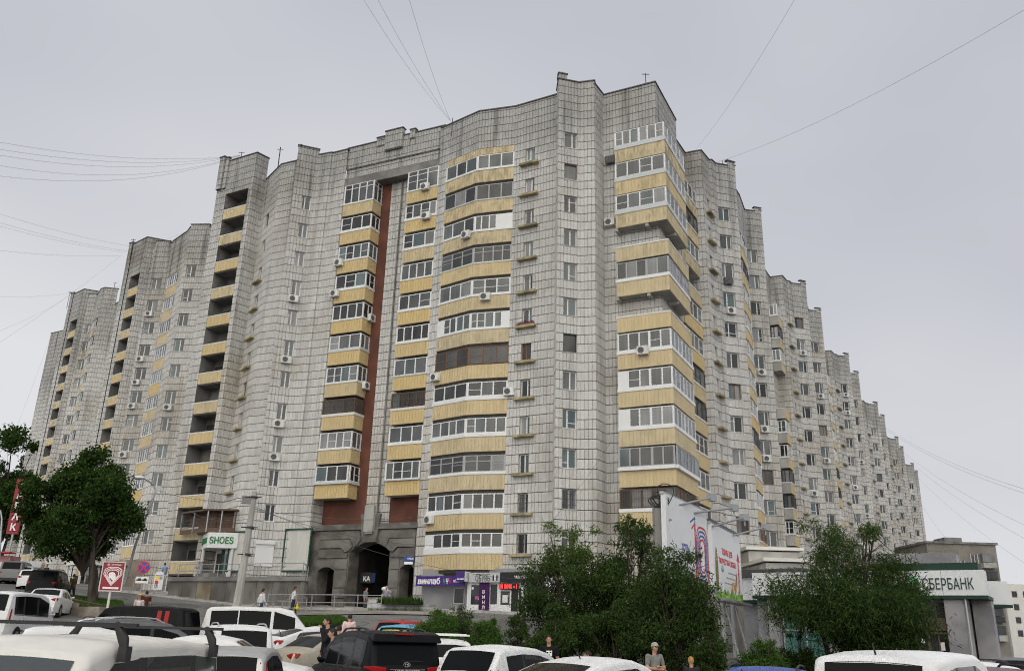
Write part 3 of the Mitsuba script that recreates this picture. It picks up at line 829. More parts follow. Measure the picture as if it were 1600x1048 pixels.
railing(K('railing'), [ST(37.9, -5.85), ST(25.6, -5.85), ST(27.8, -2.6)], 0.95, 'grey metal railing along the top of the terrace wall', rails=(0.5, 1.0), base=TER)
railing(K('railing'), [ST(26.5, -8.2), ST(17.4, -7.6)], 1.0, 'grey pipe railing between the archway pavement and the slope', rails=(0.5, 1.0))
railing(K('railing'), [(-13.04, 47.00, 2.20)[:2], (-12.76, 52.00, 2.95)[:2], (-12.26, 56.00, 3.25)[:2]], 1.0, 'bent grey pipe railing rising past the man with the yellow bag', rails=(0.5, 1.0))

# --- archway of rough grey stone
AR = 'stone_archway'
ag = Seg(ST(18.98, -1.2), ST(28.9, -1.35))
AZ0, AZ1 = 2.8, 9.75
def arch_profile(u0, u1, spring, rise):
    t = np.linspace(0, 1, 17)
    return [(u0, AZ0 - 0.2)] + [(u0 + (u1 - u0) * k, spring + rise * (1 - (2 * k - 1) ** 2)) for k in t] + [(u1, AZ0 - 0.2)]
holes = [arch_profile(2.35, 6.05, 7.75, 0.72), arch_profile(7.35, 8.9, 6.35, 0.3), arch_profile(0.15, 1.35, 6.5, 0.3)]
poly = Polygon([(0, AZ0), (ag.L, AZ0), (ag.L, AZ1), (0, AZ1)])
for h in holes:
    poly = poly.difference(Polygon(h))
def lay(mesh, g, w, mb, uv=(0.5, 0.5)):
    v = np.asarray(mesh.vertices)
    V = g.p0[None] + g.d[None] * v[:, :1] + g.n[None] * (v[:, 2:3] + w)
    mb.add(np.c_[V, v[:, 1]], np.asarray(mesh.faces)[:, ::-1], uv)
m = MB()
for gmt in getattr(poly, 'geoms', [poly]):
    lay(trimesh.creation.extrude_polygon(gmt, 1.3, engine='earcut'), ag, -1.3, m)
vmat('arch_stone', (0.10, 0.094, 0.086), (0.17, 0.16, 0.148), (1.3, 1.3, 1.3)); vmat('arch_stone_light', (0.12, 0.114, 0.105), (0.19, 0.18, 0.168), (1.3, 1.3, 1.3))
m.build(AR + '__wall', 'arch_stone')
# raised stone courses: stepped blocks over the arch and on the piers
def block(pts, w, bs='arch_stone', name='block'):
    b = MB(); P = Polygon(pts)
    lay(trimesh.creation.extrude_polygon(P.buffer(-0.015, join_style=2), w, engine='earcut'), ag, 0.002, b); b.build(K(AR + '__' + name), bs)
for sgn, c in ((1, 4.2), (-1, 4.2)):
    F_ = lambda L: [(c + sgn * u, z) for u, z in L][::sgn]
    end = 4.75 if sgn > 0 else 4.1
    block(F_([(0.75, 8.75), (1.05, 9.35), (end, 9.35), (end, 8.72), (1.8, 8.72), (1.45, 8.05), (1.05, 8.35)]), 0.10)
    block(F_([(1.55, 8.1), (1.85, 8.68), (end, 8.68), (end, 8.05), (2.55, 8.05), (2.2, 7.72), (1.9, 7.8)]), 0.16, 'arch_stone_light')
    block(F_([(2.25, 7.66), (2.6, 8.0), (end, 8.0), (end, 7.3), (2.0, 7.3), (1.95, 7.6)]), 0.10)
    for z in (3.1, 4.35, 5.1, 6.45):
        z1 = {3.1: 4.3, 4.35: 5.05, 5.1: 6.4, 6.45: 7.25}[z]
        if sgn > 0:
            block([(6.12, z), (7.28, z), (7.28, z1), (6.12, z1)], 0.12 if z < 4.4 else 0.08, 'arch_stone_light')
        else:
            block([(1.42, z), (2.28, z), (2.28, z1), (1.42, z1)], 0.12 if z < 4.4 else 0.08, 'arch_stone_light')
m = MB(); m.lbox(ag, -0.02, ag.L + 0.02, -1.3, 0.22, 9.42, 9.62); m.lbox(ag, -0.02, ag.L + 0.02, -1.3, 0.16, 9.62, AZ1 + 0.1); m.build(AR + '__cornice', 'arch_stone')
block([(3.55, 8.45), (4.85, 8.42), (5.15, 10.6), (3.3, 10.6)], 0.22, 'arch_stone_light', 'keystone')
b = MB(); b.lbox(ag, 3.75, 4.6, 0.22, 0.5, 9.2, 11.2); b.lbox(ag, 3.85, 4.5, 0.2, 0.42, 9.05, 9.2); b.build(AR + '__keystone_pendant', 'concrete')
tag(AR, 'rough grey stone archway with three arches and a big keystone', 'archway')
# passage behind the arches: side walls, ceiling, dark far end
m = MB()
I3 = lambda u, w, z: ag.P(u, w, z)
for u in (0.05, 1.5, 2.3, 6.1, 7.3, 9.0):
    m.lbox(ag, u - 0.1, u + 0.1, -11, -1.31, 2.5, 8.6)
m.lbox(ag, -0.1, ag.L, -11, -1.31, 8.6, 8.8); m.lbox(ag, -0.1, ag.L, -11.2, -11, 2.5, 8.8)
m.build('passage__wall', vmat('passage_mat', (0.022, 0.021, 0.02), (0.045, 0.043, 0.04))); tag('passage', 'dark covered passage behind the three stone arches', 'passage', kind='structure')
def text_on(key, text, g, u, z, h, w, bsdf, bold=True, depth=0.02, width=None, flip=True):
    """Lettering on a facade piece whose u runs leftwards as seen: text starts at u and reads towards smaller u."""
    t = meshkit.text_mesh(text, h, depth, bold)
    v = np.array(t.vertices)
    if width:
        v[:, 0] *= width / v[:, 0].max()
    V = g.p0[None] + g.d[None] * (u - v[:, :1]) + g.n[None] * (v[:, 2:3] + w)
    mb = MB(); mb.add(np.c_[V, z + v[:, 1]], np.asarray(t.faces)); mb.build(key, bsdf)
mat('letter_white', (0.80, 0.80, 0.78), 0.5, 0.3); mat('letter_dark', (0.02, 0.02, 0.02), 0.5, 0.3)
mat('purple_dim', (0.02, 0.04, 0.12), 0.5, 0.3)
for key, txt, u, z in (('passage_sign__lettering', 'КЛ', 8.2, 5.75), ('passage_sign__lettering_001', 'КА', 5.72, 5.7)):
    text_on(key, txt, ag, u, z, 0.36, -1.6, 'letter_white')
b = MB(); b.lbox(ag, 7.42, 8.7, -1.7, -1.62, 5.6, 6.4); b.build('passage_sign__board', 'dark_metal'); b = MB(); b.lbox(ag, 4.95, 5.98, -1.7, -1.62, 5.55, 6.35); b.build('passage_sign__board_001', 'dark_metal'); b = MB(); b.lbox(ag, 4.62, 4.93, -1.7, -1.62, 5.6, 6.3); b.build('passage_sign__panel', 'purple_dim')
mat('blue_sign', (0.03, 0.08, 0.30), 0.4, 0.4); tag('passage_sign', 'dark shop sign with white letters inside the archway', 'sign')
STS = 'street_name_sign'
b = MB(); b.lbox(ag, 0.12, 1.0, 0.1, 0.13, 7.0, 7.35); b.build(STS + '__plate', 'blue_sign')
b = MB(); b.lbox(ag, 0.18, 0.95, 0.1, 0.13, 6.78, 6.97); b.build(STS + '__lower_plate', 'letter_white')
text_on(STS + '__lettering', 'УЛИЦА', ag, 0.72, 7.13, 0.12, 0.13, 'letter_white', depth=0.006)
tag(STS, 'small blue and white street name sign right of the main arch', 'street sign')

# --- the wall under the shuttered window: frames, shutter, dark window
gd = Seg(ST(28.86, -1.65), ST(33.27, -1.9))
GF = 'green_frame'
for (a, b_, t) in (((31.12, 9.61), (28.42, 6.26), -1.7), ((36.57, 9.50), (34.31, 6.26), -2.1)):
    g = Seg(ST(b_[0], t - 0.02), ST(a[0], t - 0.02)); k = K(GF); z0, z1 = b_[1], a[1]
    for i, (x0, x1, y0, y1) in enumerate(((0, 0.12, z0, z1), (g.L - 0.12, g.L, z0, z1), (0.12, g.L - 0.12, z0, z0 + 0.1), (0.12, g.L - 0.12, z1 - 0.12, z1))):
        m = MB(); m.lbox(g, x0, x1, 0.04, 0.16, y0, y1); m.build(K(k + '__bar'), 'green_paint')
    m = MB(); m.lbox(g, 0.12, g.L - 0.12, 0.03, 0.06, z0, z1); m.build(k + '__panel', 'pale_panel')
    tag(k, 'empty green advertising frame on the tiled wall nearest the archway' if t > -2 else 'empty green advertising frame beside the shoe shop entrance', 'frame')
mat('green_paint', (0.012, 0.055, 0.032), 0.5, 0.4); vmat('pale_panel', (0.50, 0.495, 0.46), (0.58, 0.57, 0.54), (2, 2, 0.5))
gD = Seg(ST(31.96, -1.93), ST(33.27, -3.36))
m = MB(); m.lbox(gD, 0.05, 1.45, 0.03, 0.12, 6.65, 8.35)
m.build('roller_shutter__curtain', 'white_pvc'); m = MB(); m.lbox(gD, 0.0, 1.5, 0.03, 0.28, 8.35, 8.62); m.build('roller_shutter__box', 'white_pvc')
for i in range(8):
    m = MB(); m.lbox(gD, 0.06, 1.44, 0.12, 0.135, 6.70 + i * 0.205, 6.88 + i * 0.205); m.build(K('roller_shutter__slat'), 'white_pvc')
tag('roller_shutter', 'closed white roller shutter on the tiled wall above the terrace', 'shutter')
# --- shoe shop porch on the terrace
sp_a, sp_c, sp_b = ST(35.6, -2.3), ST(37.9, -3.3), ST(39.9, -1.9)
SH = 'shoe_shop_porch'
for p, q, n in ((sp_a, sp_c, 'fascia'), (sp_c, sp_b, 'fascia')):
    g = Seg(p, q); m = MB(); m.lbox(g, 0, g.L, -0.2, 0, 8.15, 9.35); m.build(K(SH + '__' + n), 'white_pvc')
mat('green_letter', (0.02, 0.17, 0.055), 0.4, 0.4)
g = Seg(sp_a, sp_c); text_on(SH + '__lettering', 'SHOES', g, g.L - 0.12, 8.48, 0.52, 0.0, 'green_letter', width=2.05, depth=0.05)
g = Seg(sp_c, sp_b); text_on(SH + '__lettering_001', 'ДЖЕННИ', g, g.L - 0.15, 8.5, 0.45, 0.0, 'green_letter', width=2.0, depth=0.05)
v, f = trimesh.creation.triangulate_polygon(Polygon([sp_a, sp_c, sp_b, ST(39.9, -0.2), ST(36.4, -2.0)]), engine='earcut')
m = MB(); m.mesh(trimesh.creation.extrude_polygon(Polygon([sp_a, sp_c, sp_b, ST(39.9, -0.2), ST(36.4, -2.0)]), 0.1, engine='earcut').apply_translation([0, 0, 8.12])); m.build(SH + '__canopy', 'white_pvc')
c = ST(39.3, -2.2); m = MB(); m.tube([[c[0], c[1], TER - .2], [c[0], c[1], 8.15]], 0.14, 12); m.build(SH + '__column', 'dirty_white', 40)
gs = Seg(ST(35.9, -2.25), ST(39.4, -0.75))
for i, (a, b_, bs) in enumerate(((0.0, 0.8, 'white_pvc'), (0.8, 1.35, 'white_pvc'), (1.35, 2.1, 'green_paint'), (2.1, 3.3, 'dirty_white'))):
    m = MB(); m.lbox(gs, a, b_, 0.05, 0.16, TER, 8.15); m.build(K(SH + '__wall_panel'), bs)
m = MB(); m.lbox(gs, 0.85, 1.3, 0.16, 0.2, TER + .2, 7.7); m.build(SH + '__door', 'pane_dark', uv=True)
m = MB(); m.lbox(gs, 2.0, 2.9, 0.16, 0.2, TER + .1, 7.8); m.build(SH + '__door_001', 'pane_dark', uv=True)
m = MB(); m.lbox(gs, 0.6, 3.4, 0.2, 1.6, TER - .02, TER + .5); m.build(SH + '__step', 'dark_concrete')
m = MB()
for i in range(14):
    m.lbox(gs, 0.7 + i * 0.2, 0.72 + i * 0.2, 1.5, 1.52, TER + .5, TER + 1.4)
m.lbox(gs, 0.6, 3.4, 1.49, 1.53, TER + 1.4, TER + 1.44); m.build(SH + '__railing', 'dark_metal')
tag(SH, 'white shop porch with green SHOES lettering on the terrace', 'shop entrance')
# brown makeshift balcony above the porch
MBK = 'brown_balcony'
bp = [ST(36.0, -2.4), ST(38.4, -3.2), ST(42.6, -2.0)]
for p, q in zip(bp[:-1], bp[1:]):
    g = Seg(p, q)
    m = MB(); m.lbox(g, 0, g.L, -0.1, 0, 9.4, 9.75); m.lbox(g, 0, g.L, -1.2, 0.1, 11.15, 11.28); m.lbox(g, 0, g.L, -0.9, -0.8, 9.4, 11.2); m.build(K(MBK + '__cladding'), 'rust_metal')
    for u in (0.05, g.L * .5, g.L - .05):
        m = MB(); m.lbox(g, u - .04, u + .04, -0.1, 0.02, 9.4, 11.2); m.build(K(MBK + '__post'), 'steel' if u > 1 else 'rust_metal')
    for z in (9.9, 10.2, 10.5):
        m = MB(); m.lbox(g, 0, g.L, -0.06, -0.03, z, z + .03); m.build(K(MBK + '__rail'), 'rust_metal')
tag(MBK, 'rusty brown enclosed balcony above the shoe shop porch', 'balcony')

# --- shops under the bay
gf = Seg(ST(7.8, -2.3), ST(18.2, -2.3))
U_ = lambda s: s - 7.8
SHP = 'wine_shop'
ws = Seg(ST(8.4, -1.75), ST(18.0, -1.75)); m = MB(); m.lbox(ws, 0, ws.L, -0.3, 0, 3.2, 6.4); m.build(SHP + '__wall', 'grey_render')
vmat('grey_render', (0.22, 0.22, 0.235), (0.29, 0.29, 0.30), (1.0, 1.0, 1.0))
def sbox(key, s0, s1, t0, t1, z0, z1, bs):
    g = Seg(ST(s0, t0), ST(s1, t0)); m = MB(); m.lbox(g, 0, g.L, t0 - t1 if False else -(abs(t1 - t0)), 0, z0, z1); m.build(key, bs)
mat('purple_sign', (0.055, 0.022, 0.17), 0.35, 0.4); mat('black_sign', (0.012, 0.012, 0.014), 0.35, 0.4); mat('grey_sign', (0.42, 0.43, 0.44), 0.4, 0.4)
# signs
k = 'purple_shop_sign'
g = Seg(ST(14.0, -2.75), ST(18.05, -2.5)); m = MB(); m.lbox(g, 0, g.L, -0.25, 0, 5.18, 5.85); m.build(k + '__board', 'purple_sign')
text_on(k + '__lettering', 'винлаб', g, g.L - 0.15, 5.31, 0.42, 0.0, 'letter_white', width=1.95, depth=0.03)
for i, (c, du) in enumerate((('letter_green', 2.35), ('letter_white', 2.6), ('letter_red', 2.85))):
    u = g.L - du - 0.1; m = MB()
    m.lbox(g, u - .02, u + .02, 0.0, .03, 5.3, 5.5); m.lbox(g, u - .09, u - .05, 0, .03, 5.5, 5.68); m.lbox(g, u + .05, u + .09, 0, .03, 5.5, 5.68); m.lbox(g, u - .09, u + .09, 0, .03, 5.47, 5.53)
    m.build(K(k + '__glass_emblem'), c)
text_on(k + '__lettering_001', 'winelab', g, g.L - 3.2, 5.42, 0.2, 0.0, 'letter_white', width=0.75, depth=0.02)
mat('letter_green', (0.03, 0.35, 0.12), 0.4, 0.4); mat('letter_red', (0.6, 0.03, 0.03), 0.4, 0.4); mat('letter_pink', (0.45, 0.08, 0.4), 0.4, 0.4)
tag(k, 'long purple shop sign reading винлаб in white letters', 'sign')
k = 'purple_projecting_sign'
g = Seg(ST(13.75, -3.05), ST(14.45, -3.05)); m = MB(); m.lbox(g, 0, g.L, -0.8, 0, 5.45, 6.12); m.build(k + '__box', 'purple_sign')
text_on(k + '__lettering', 'винлаб', g, g.L - .08, 5.56, 0.13, 0.0, 'letter_white', width=0.55, depth=0.01); m = MB(); m.lbox(g, -0.03, 0, -.8, 0.0, 5.45, 6.12); m.build(k + '__edge', 'white_pvc')
tag(k, 'small purple box sign sticking out at the shop corner', 'sign')
k = 'grey_shop_sign'
g = Seg(ST(11.2, -2.72), ST(13.6, -2.72)); m = MB(); m.lbox(g, 0, g.L, -0.25, 0, 5.42, 6.05); m.build(k + '__board', 'grey_sign')
text_on(k + '__lettering', 'ОБУВЬ', g, g.L - .5, 5.48, 0.40, 0.0, 'letter_dark', width=1.15, depth=0.02, bold=False)
text_on(k + '__lettering_001', 'магазин', g, g.L - .55, 5.93, 0.06, 0.0, 'letter_dark', width=1.1, depth=0.01)
for i in range(3):
    m = MB(); m.box((*g.at(0.2 + i * .14, 0.02), 5.7), (0.09, 0.03, 0.36), math.atan2(g.d[1], g.d[0]), tilt=None); m.build(K(k + '__emblem'), ('letter_dark', 'letter_white', 'letter_dark')[i])
tag(k, 'light grey shop sign reading ОБУВЬ', 'sign')
k = 'black_shop_sign'
g = Seg(ST(8.1, -2.68), ST(11.18, -2.68)); m = MB(); m.lbox(g, 0, g.L, -0.25, 0, 5.42, 6.08); m.build(k + '__board', 'black_sign')
text_on(k + '__lettering', 'M.SHOES', g, 2.0, 5.68, 0.16, 0.0, 'letter_white', width=0.95, depth=0.02)
tag(k, 'black shop sign reading M.SHOES', 'sign')
k = 'led_display'
g = Seg(ST(9.85, -2.6), ST(11.25, -2.6)); m = MB(); m.lbox(g, 0, g.L, -0.12, 0, 4.95, 5.35); m.build(k + '__case', 'black_sign')
t = meshkit.text_mesh('И 30% - !', 0.24, 0.01, True); v = np.array(t.vertices); v[:, 0] *= 1.25 / v[:, 0].max()
mb = MB(); mb.add(np.c_[g.p0[None] + g.d[None] * (g.L - .07 - v[:, :1]) + g.n[None] * (v[:, 2:3]), 5.03 + v[:, 1]], t.faces); mb.build(k + '__lettering', None, emitter={'type': 'area', 'radiance': {'type': 'rgb', 'value': [1.6, 0.02, 0.02]}})
tag(k, 'red lit display board reading 30% above the shop door', 'display')
# shop front: doors, windows, side window, vertical purple banner
g = Seg(ST(9.6, -2.35), ST(13.9, -2.35)); m = MB(); m.lbox(g, 0, g.L, -0.6, 0, 3.2, 5.42); m.build('shop_entrance__wall', 'white_pvc')
def leaf(k, u0, u1, z0, z1, pane='pane_dark'):
    m = MB(); m.lbox(g, u0, u1, 0.0, 0.05, z0, z1); m.build(k + '__frame', 'white_pvc')
    m = MB(); m.lbox(g, u0 + .1, u1 - .1, 0.05, 0.06, z0 + .55, z1 - .1, uv=(.3, 0)); m.build(k + '__pane', pane, uv=True)
    m = MB(); m.lbox(g, u0 + .12, u0 + .16, 0.05, .12, z0 + 1.0, z0 + 1.3); m.build(k + '__handle', 'steel')
leaf('shop_entrance__door', 2.95, 4.05, 3.4, 5.35); leaf('shop_entrance__door_001', 0.85, 1.75, 3.4, 4.95)
for i, (u0, u1, z0, z1) in enumerate(((1.95, 2.45, 4.0, 5.3), (0.1, 0.3, 3.6, 5.0))):
    m = MB(); m.lbox(g, u0, u1, 0.0, 0.02, z0, z1, uv=(.3, 0)); m.build(K('shop_entrance__window'), 'pane_dark', uv=True)
m = MB(); m.lbox(g, 0.35, 0.85, 0.0, 0.012, 3.4, 4.95); m.build('shop_entrance__open_doorway', 'black_sign')
m = MB(); m.lbox(g, 1.1, 1.5, 0.062, 0.07, 4.1, 4.6); m.build('shop_entrance__notice', 'dirty_white')
m = MB(); m.lbox(g, 3.2, 3.6, 0.062, 0.07, 4.3, 4.5); m.build('shop_entrance__notice_001', 'letter_pink')
m = MB(); m.lbox(g, 3.75, 3.9, 0.062, 0.07, 4.95, 5.12); m.build('shop_entrance__notice_002', 'letter_white')
m = MB(); c = g.at(3.25, .065); m.tube([np.r_[c, 4.32], np.r_[c + g.n * .01, 4.32]], 0.1, 12); m.build('shop_entrance__yellow_disc', 'yellow_mark')
mat('yellow_mark', (0.75, 0.6, 0.03), 0.5, 0.3)
tag('shop_entrance', 'white framed shop front with two glazed doors under the signs', 'shop front')
k = 'purple_banner'
gb2 = Seg(ST(12.1, -2.55), ST(12.85, -2.55)); m = MB(); m.lbox(gb2, 0, gb2.L, -0.1, 0, 3.35, 5.4); m.build(k + '__panel', vmat('plum', (0.05, 0.015, 0.07), (0.06, 0.02, 0.09)))
for i, ch in enumerate('ВИНЛАБ'):
    text_on(K(k + '__lettering'), ch, gb2, 0.5, 4.68 - i * 0.34, 0.22, 0.0, 'letter_white', depth=0.01)
tag(k, 'narrow upright purple banner with white letters between the shop doors', 'banner')
gsw = Seg(ST(13.9, -2.35), ST(14.1, -1.76)); m = MB(); m.lbox(gsw, 0, gsw.L, -0.1, 0, 3.2, 5.3); m.build('shop_entrance__side_wall', 'white_pvc')
m = MB(); m.lbox(gsw, 0.1, gsw.L - .1, 0, .02, 4.0, 5.1, uv=(.4, 0)); m.build('shop_entrance__side_window', 'pane_grey', uv=True)
m = MB(); m.lbox(ws, 6.0, 6.9, 0, 0.05, 4.0, 5.1); m.build(SHP + '__window_frame', 'grey_frame'); m = MB(); m.lbox(ws, 6.08, 6.82, 0.05, 0.06, 4.08, 5.02, uv=(.4, 0)); m.build(SHP + '__window_pane', 'pane_dark', uv=True)
tag(SHP, 'grey rendered ground floor under the bay balconies', 'shop')
# planters and steps at the right of the archway
for i, (s, t, ls, lt, z0, z1) in enumerate(((19.3, -5.3, 2.0, 0.5, 3.0, 4.15), (16.4, -6.3, 3.6, 1.2, 2.6, 3.7), (16.0, -7.4, 4.6, 0.9, 1.9, 2.9))):
    k = K('concrete_planter'); g = Seg(ST(s - ls / 2, t), ST(s + ls / 2, t))
    m = MB(); m.lbox(g, 0, g.L, -lt, 0, z0, z1); m.build(k + '__box', 'planter_white'); m = MB(); m.lbox(g, -.04, g.L + .04, -lt - .04, 0.05, z1, z1 + .1); m.build(k + '__rim', 'concrete')
    tag(k, ('white concrete pillar beside the archway where two men stand', 'upper white concrete planter below the purple sign', 'lower white concrete planter behind the red car')[i], 'planter')
vmat('planter_white', (0.42, 0.43, 0.445), (0.60, 0.61, 0.62), (1.2, 1.2, .7))

# ---------------------------------------------------------------- air conditioners
ORD = ['top', 'second', 'third', 'fourth', 'fifth', 'sixth', 'seventh', 'eighth', 'ninth', 'tenth', 'eleventh', 'twelfth']
vmat('ac_white', (0.58, 0.58, 0.56), (0.72, 0.72, 0.70), (2, 2, 2)); mat('ac_dark', (0.10, 0.10, 0.10), 0.6, 0.3)


def ac(g, u, z, label, w=0.03, dark=False, s=1.0):
    k = K('air_conditioner'); a, h, d = 0.40 * s, 0.29 * s, 0.30
    m = MB(); m.lbox(g, u - a, u + a, w + .05, w + .05 + d, z - h, z + h); m.lbox(g, u - a - .01, u + a + .01, w + .04, w + .06 + d, z + h, z + h + .02); m.build(k + '__casing', 'ac_dark' if dark else 'ac_white')
    m = MB(); c0, c1 = g.P(u + .1 * s, w + .05 + d, z), g.P(u + .1 * s, w + .068 + d, z); m.tube([c0, c1], 0.235 * s, 16); m.build(k + '__fan', 'dark_metal')
    m = MB()
    for r in (0.06, 0.13, 0.20):
        t = np.linspace(0, 2 * np.pi, 17); m.tube([g.P(u + .1 * s + r * s * math.cos(x), w + .075 + d, z + r * s * math.sin(x)) for x in t], 0.008, 4, cap=False)
    m.build(k + '__fan_grille', 'grey_frame')
    m = MB()
    for x in (-.28, .28):
        m.lbox(g, u + x - .02, u + x + .02, 0, w + .4, z - h - .04, z - h); m.lbox(g, u + x - .02, u + x + .02, 0, 0.03, z - h - .3, z - h)
    m.build(k + '__bracket', 'grey_frame')
    tag(k, label, 'air conditioner', 'air conditioners on the facade')


COLN = {'D': 'left of the centre balconies', 'A': 'in the first column right of the corner', 'B': 'in the second column right of the corner',
        'M': 'beside the left wing loggias', 'L': 'where left wing and main block meet'}
for c, m_, i, du, dz in (('D', 0, 3, .15, -.42), ('D', 0, 5, .15, -.42), ('D', 0, 7, .15, -.42), ('D', 0, 8, .15, -.42), ('A', 0, 2, 0.1, -.42), ('A', 0, 3, 0, -.42), ('B', 0, 4, 0.0, -.42), ('B', 0, 6, 0.1, -.42),
                         ('B', 0, 7, 0.1, -.42), ('L', 0, 5, 0.0, -.42), ('M', 0, 1, .1, -.42), ('M', 0, 3, 0.2, -.42), ('M', 0, 4, .2, -.42), ('M', 0, 5, .2, -.42), ('M', 0, 7, .2, -.42), ('M', 1, 3, .2, -.42),
                         ('A', 1, 1, 0, -.42), ('A', 1, 7, 0.1, -.42), ('B', 1, 2, 0, -.42), ('B', 1, 5, 0, -.42), ('A', 2, 0, 0, -.42), ('A', 2, 1, 0, -.42), ('B', 2, 3, 0, -.42), ('A', 2, 5, 0, -.42), ('B', 1, 9, 0, -.42), ('A', 2, 8, 0, -.42), ('B', 2, 6, 0, -.42)):
    if (c, m_, i) not in WIN_LOG:
        continue
    g, o = WIN_LOG[(c, m_, i)]
    ord_ = ORD[i]
    where = COLN[c] if m_ == 0 else ('in the far left wing' if c == 'M' else f'of the {("second", "third")[m_ - 1]} right wing section, {"nearer" if c == "A" else "farther"} column')
    ac(g, (o[0] + o[1]) / 2 + du, o[2] + dz, f'{"dark" if (c, i) == ("A", 2) else "white"} air conditioner under the {ord_} window {where}', dark=(c, i) == ('A', 2))
gl_, gr_, gb0, gb1 = Seg(ST(25.6, -1.5), ST(28.8, -1.6)), Seg(ST(18.98, -1.35), ST(22.15, -1.35)), Seg(ST(11.75, -1.66), ST(14.7, -2.24)), Seg(ST(14.7, -2.24), ST(17.95, -1.54))
gcf, gcw = Seg(ST(-0.86, -0.9), ST(3.15, -0.9)), Seg(ST(0, 0), ST(4.4, 0))
gls = Seg(ST(25.6, -0.2), ST(25.6, -1.5))
for g, u, i, dz, lab in ((gl_, 2.9, 2, -.1, 'white air conditioner at the left end of the third left centre balcony'), (gl_, 3.0, 3, -.2, 'white air conditioner at the left end of the fourth left centre balcony'),
                         (gls, 0.3, 4, .3, 'white air conditioner on the side of the fifth left centre balcony'), (gls, 0.3, 6, -.1, 'white air conditioner on the side of the seventh left centre balcony'),
                         (gr_, 1.2, 0, 0.1, 'white air conditioner on the top balcony right of the red strip'), (gr_, 0.9, 1, 0.05, 'white air conditioner on the second balcony right of the red strip'),
                         (gb1, .7, 2, -.1, 'white air conditioner on the third bay balcony from the top'), (gb0, 1.8, 4, -.15, 'white air conditioner on the fifth bay balcony from the top'),
                         (gb1, 3.2, 6, -.5, 'grey air conditioner at the left end of the brown framed bay balcony'), (gb0, -0.35, 7, 0.5, 'large white air conditioner right of the eighth bay balcony'),
                         (gb1, 3.0, 10, -.3, 'white air conditioner at the left end of the eleventh bay balcony'), (gcf, 2.05, 6, -.1, 'white air conditioner on the front of the corner balcony with a cream curtain'),
                         ):
    ac(g, u, 38.2 - FL * i + dz, lab)
ac(gcw, 3.75, 37.75, 'dark air conditioner beside the top corner balcony', dark=True); ac(gcw, 3.85, 32.3, 'white air conditioner on the wall beside the third corner balcony')

# ---------------------------------------------------------------- bank, annex, billboards
bk0, bk1 = np.array((21.56, 40.00, 2.38)[:2]), np.array((19.45, 41.40, 2.32)[:2])
_bd = (bk1 - bk0) / np.linalg.norm(bk1 - bk0)
bk2 = bk0 + _bd * 10.6
gB = Seg(bk0, bk2)                    # front of the bank, right to left
BK = 'bank_building'
m = MB(); m.lbox(gB, 0.9, gB.L, -3, -0.5, 0, 4.2); m.build(BK + '__wall', 'bank_wall')
m = MB(); m.lbox(gB, 0.0, 0.8, -2.2, -1.2, 0, 4.2); m.build(BK + '__set_back_wall', 'bank_wall')
vmat('bank_wall', (0.20, 0.195, 0.21), (0.29, 0.285, 0.295), (1, 1, 1)); mat('bank_white', (0.60, 0.62, 0.63), 0.45, 0.4); mat('bank_green', (0.008, 0.03, 0.02), 0.5, 0.3); mat('bank_letter', (0.012, 0.04, 0.034), 0.4, 0.4)
zb0, zb1 = 4.28, 5.38
nP = 6
for i in range(nP):
    a, b_ = gB.L * i / nP, gB.L * (i + 1) / nP
    q = MB(); q.lbox(gB, a + .008, b_ - .008, -1.0, 0.12, zb0, zb1); q.build(K(BK + '__fascia_panel'), 'bank_white')
m = MB(); m.lbox(gB, -0.05, gB.L, -2.0, 0.25, zb0 - 0.16, zb0 - 0.01); m.build(BK + '__green_trim', 'bank_green')
m = MB(); m.lbox(gB, 0.25, 5.0, -1.6, -0.3, zb1 + .01, zb1 + 0.36); m.build(BK + '__parapet', 'bank_green')
m = MB(); m.lbox(gB, 1.4, 5.5, -4.5, -2.2, zb1 - .2, zb1 + 1.0); m.build(BK + '__plant_room', 'bank_wall')
text_on(BK + '__lettering', 'СБЕРБАНК', gB, 2.62, 4.54, 0.50, 0.12, 'bank_letter', width=2.15, depth=0.04, bold=False)
e_ = MB(); t = np.linspace(0.5, 5.6, 20); e_.tube([gB.P(3.0 + .26 * math.cos(x), 0.15, 4.78 + .3 * math.sin(x)) for x in t], .05, 6); e_.tube([gB.P(3.2, .15, 4.85), gB.P(3.0, .15, 4.68), gB.P(2.78, .15, 4.98)], .045, 6); e_.build(BK + '__emblem', 'letter_green', 40)
for u0, u1, w, bs in ((1.0, 1.8, 0.05, 'bank_wall'), (3.6, 4.1, 0.05, 'bank_wall'), (6.4, 7.0, .05, 'bank_wall'), (9.4, 9.9, .05, 'bank_wall')):
    m = MB(); m.lbox(gB, u0, u1, -0.5, w, 0, zb0 - .16); m.build(K(BK + '__pillar'), bs)
m = MB(); m.tube([gB.P(0.9, .12, 0), gB.P(0.9, .12, zb0)], 0.05, 8); m.build(BK + '__drain_pipe', 'steel')
for i, (u0, u1, bs) in enumerate(((1.85, 2.65, 'pane_dark'), (2.7, 3.55, 'pane_dark'), (4.15, 6.3, 'pane_dark'), (7.1, 9.3, 'pane_teal'))):
    m = MB(); m.lbox(gB, u0, u1, -0.45, -0.42, 0.3, zb0 - .3, uv=(.2, 0)); m.build(K(BK + '__window'), bs, uv=True)
    m = MB()
    for x in np.linspace(u0, u1, 3):
        m.lbox(gB, x - .03, x + .03, -.42, -.36, 0.2, zb0 - .3)
    m.lbox(gB, u0, u1, -.42, -.37, 2.6, 2.68); m.build(K(BK + '__window_frame'), 'rust_metal' if i < 3 else 'grey_frame')
mat('pane_teal', pane_fn((0.05, 0.13, 0.12), (0.12, 0.27, 0.24)), 0.06, 0.5)
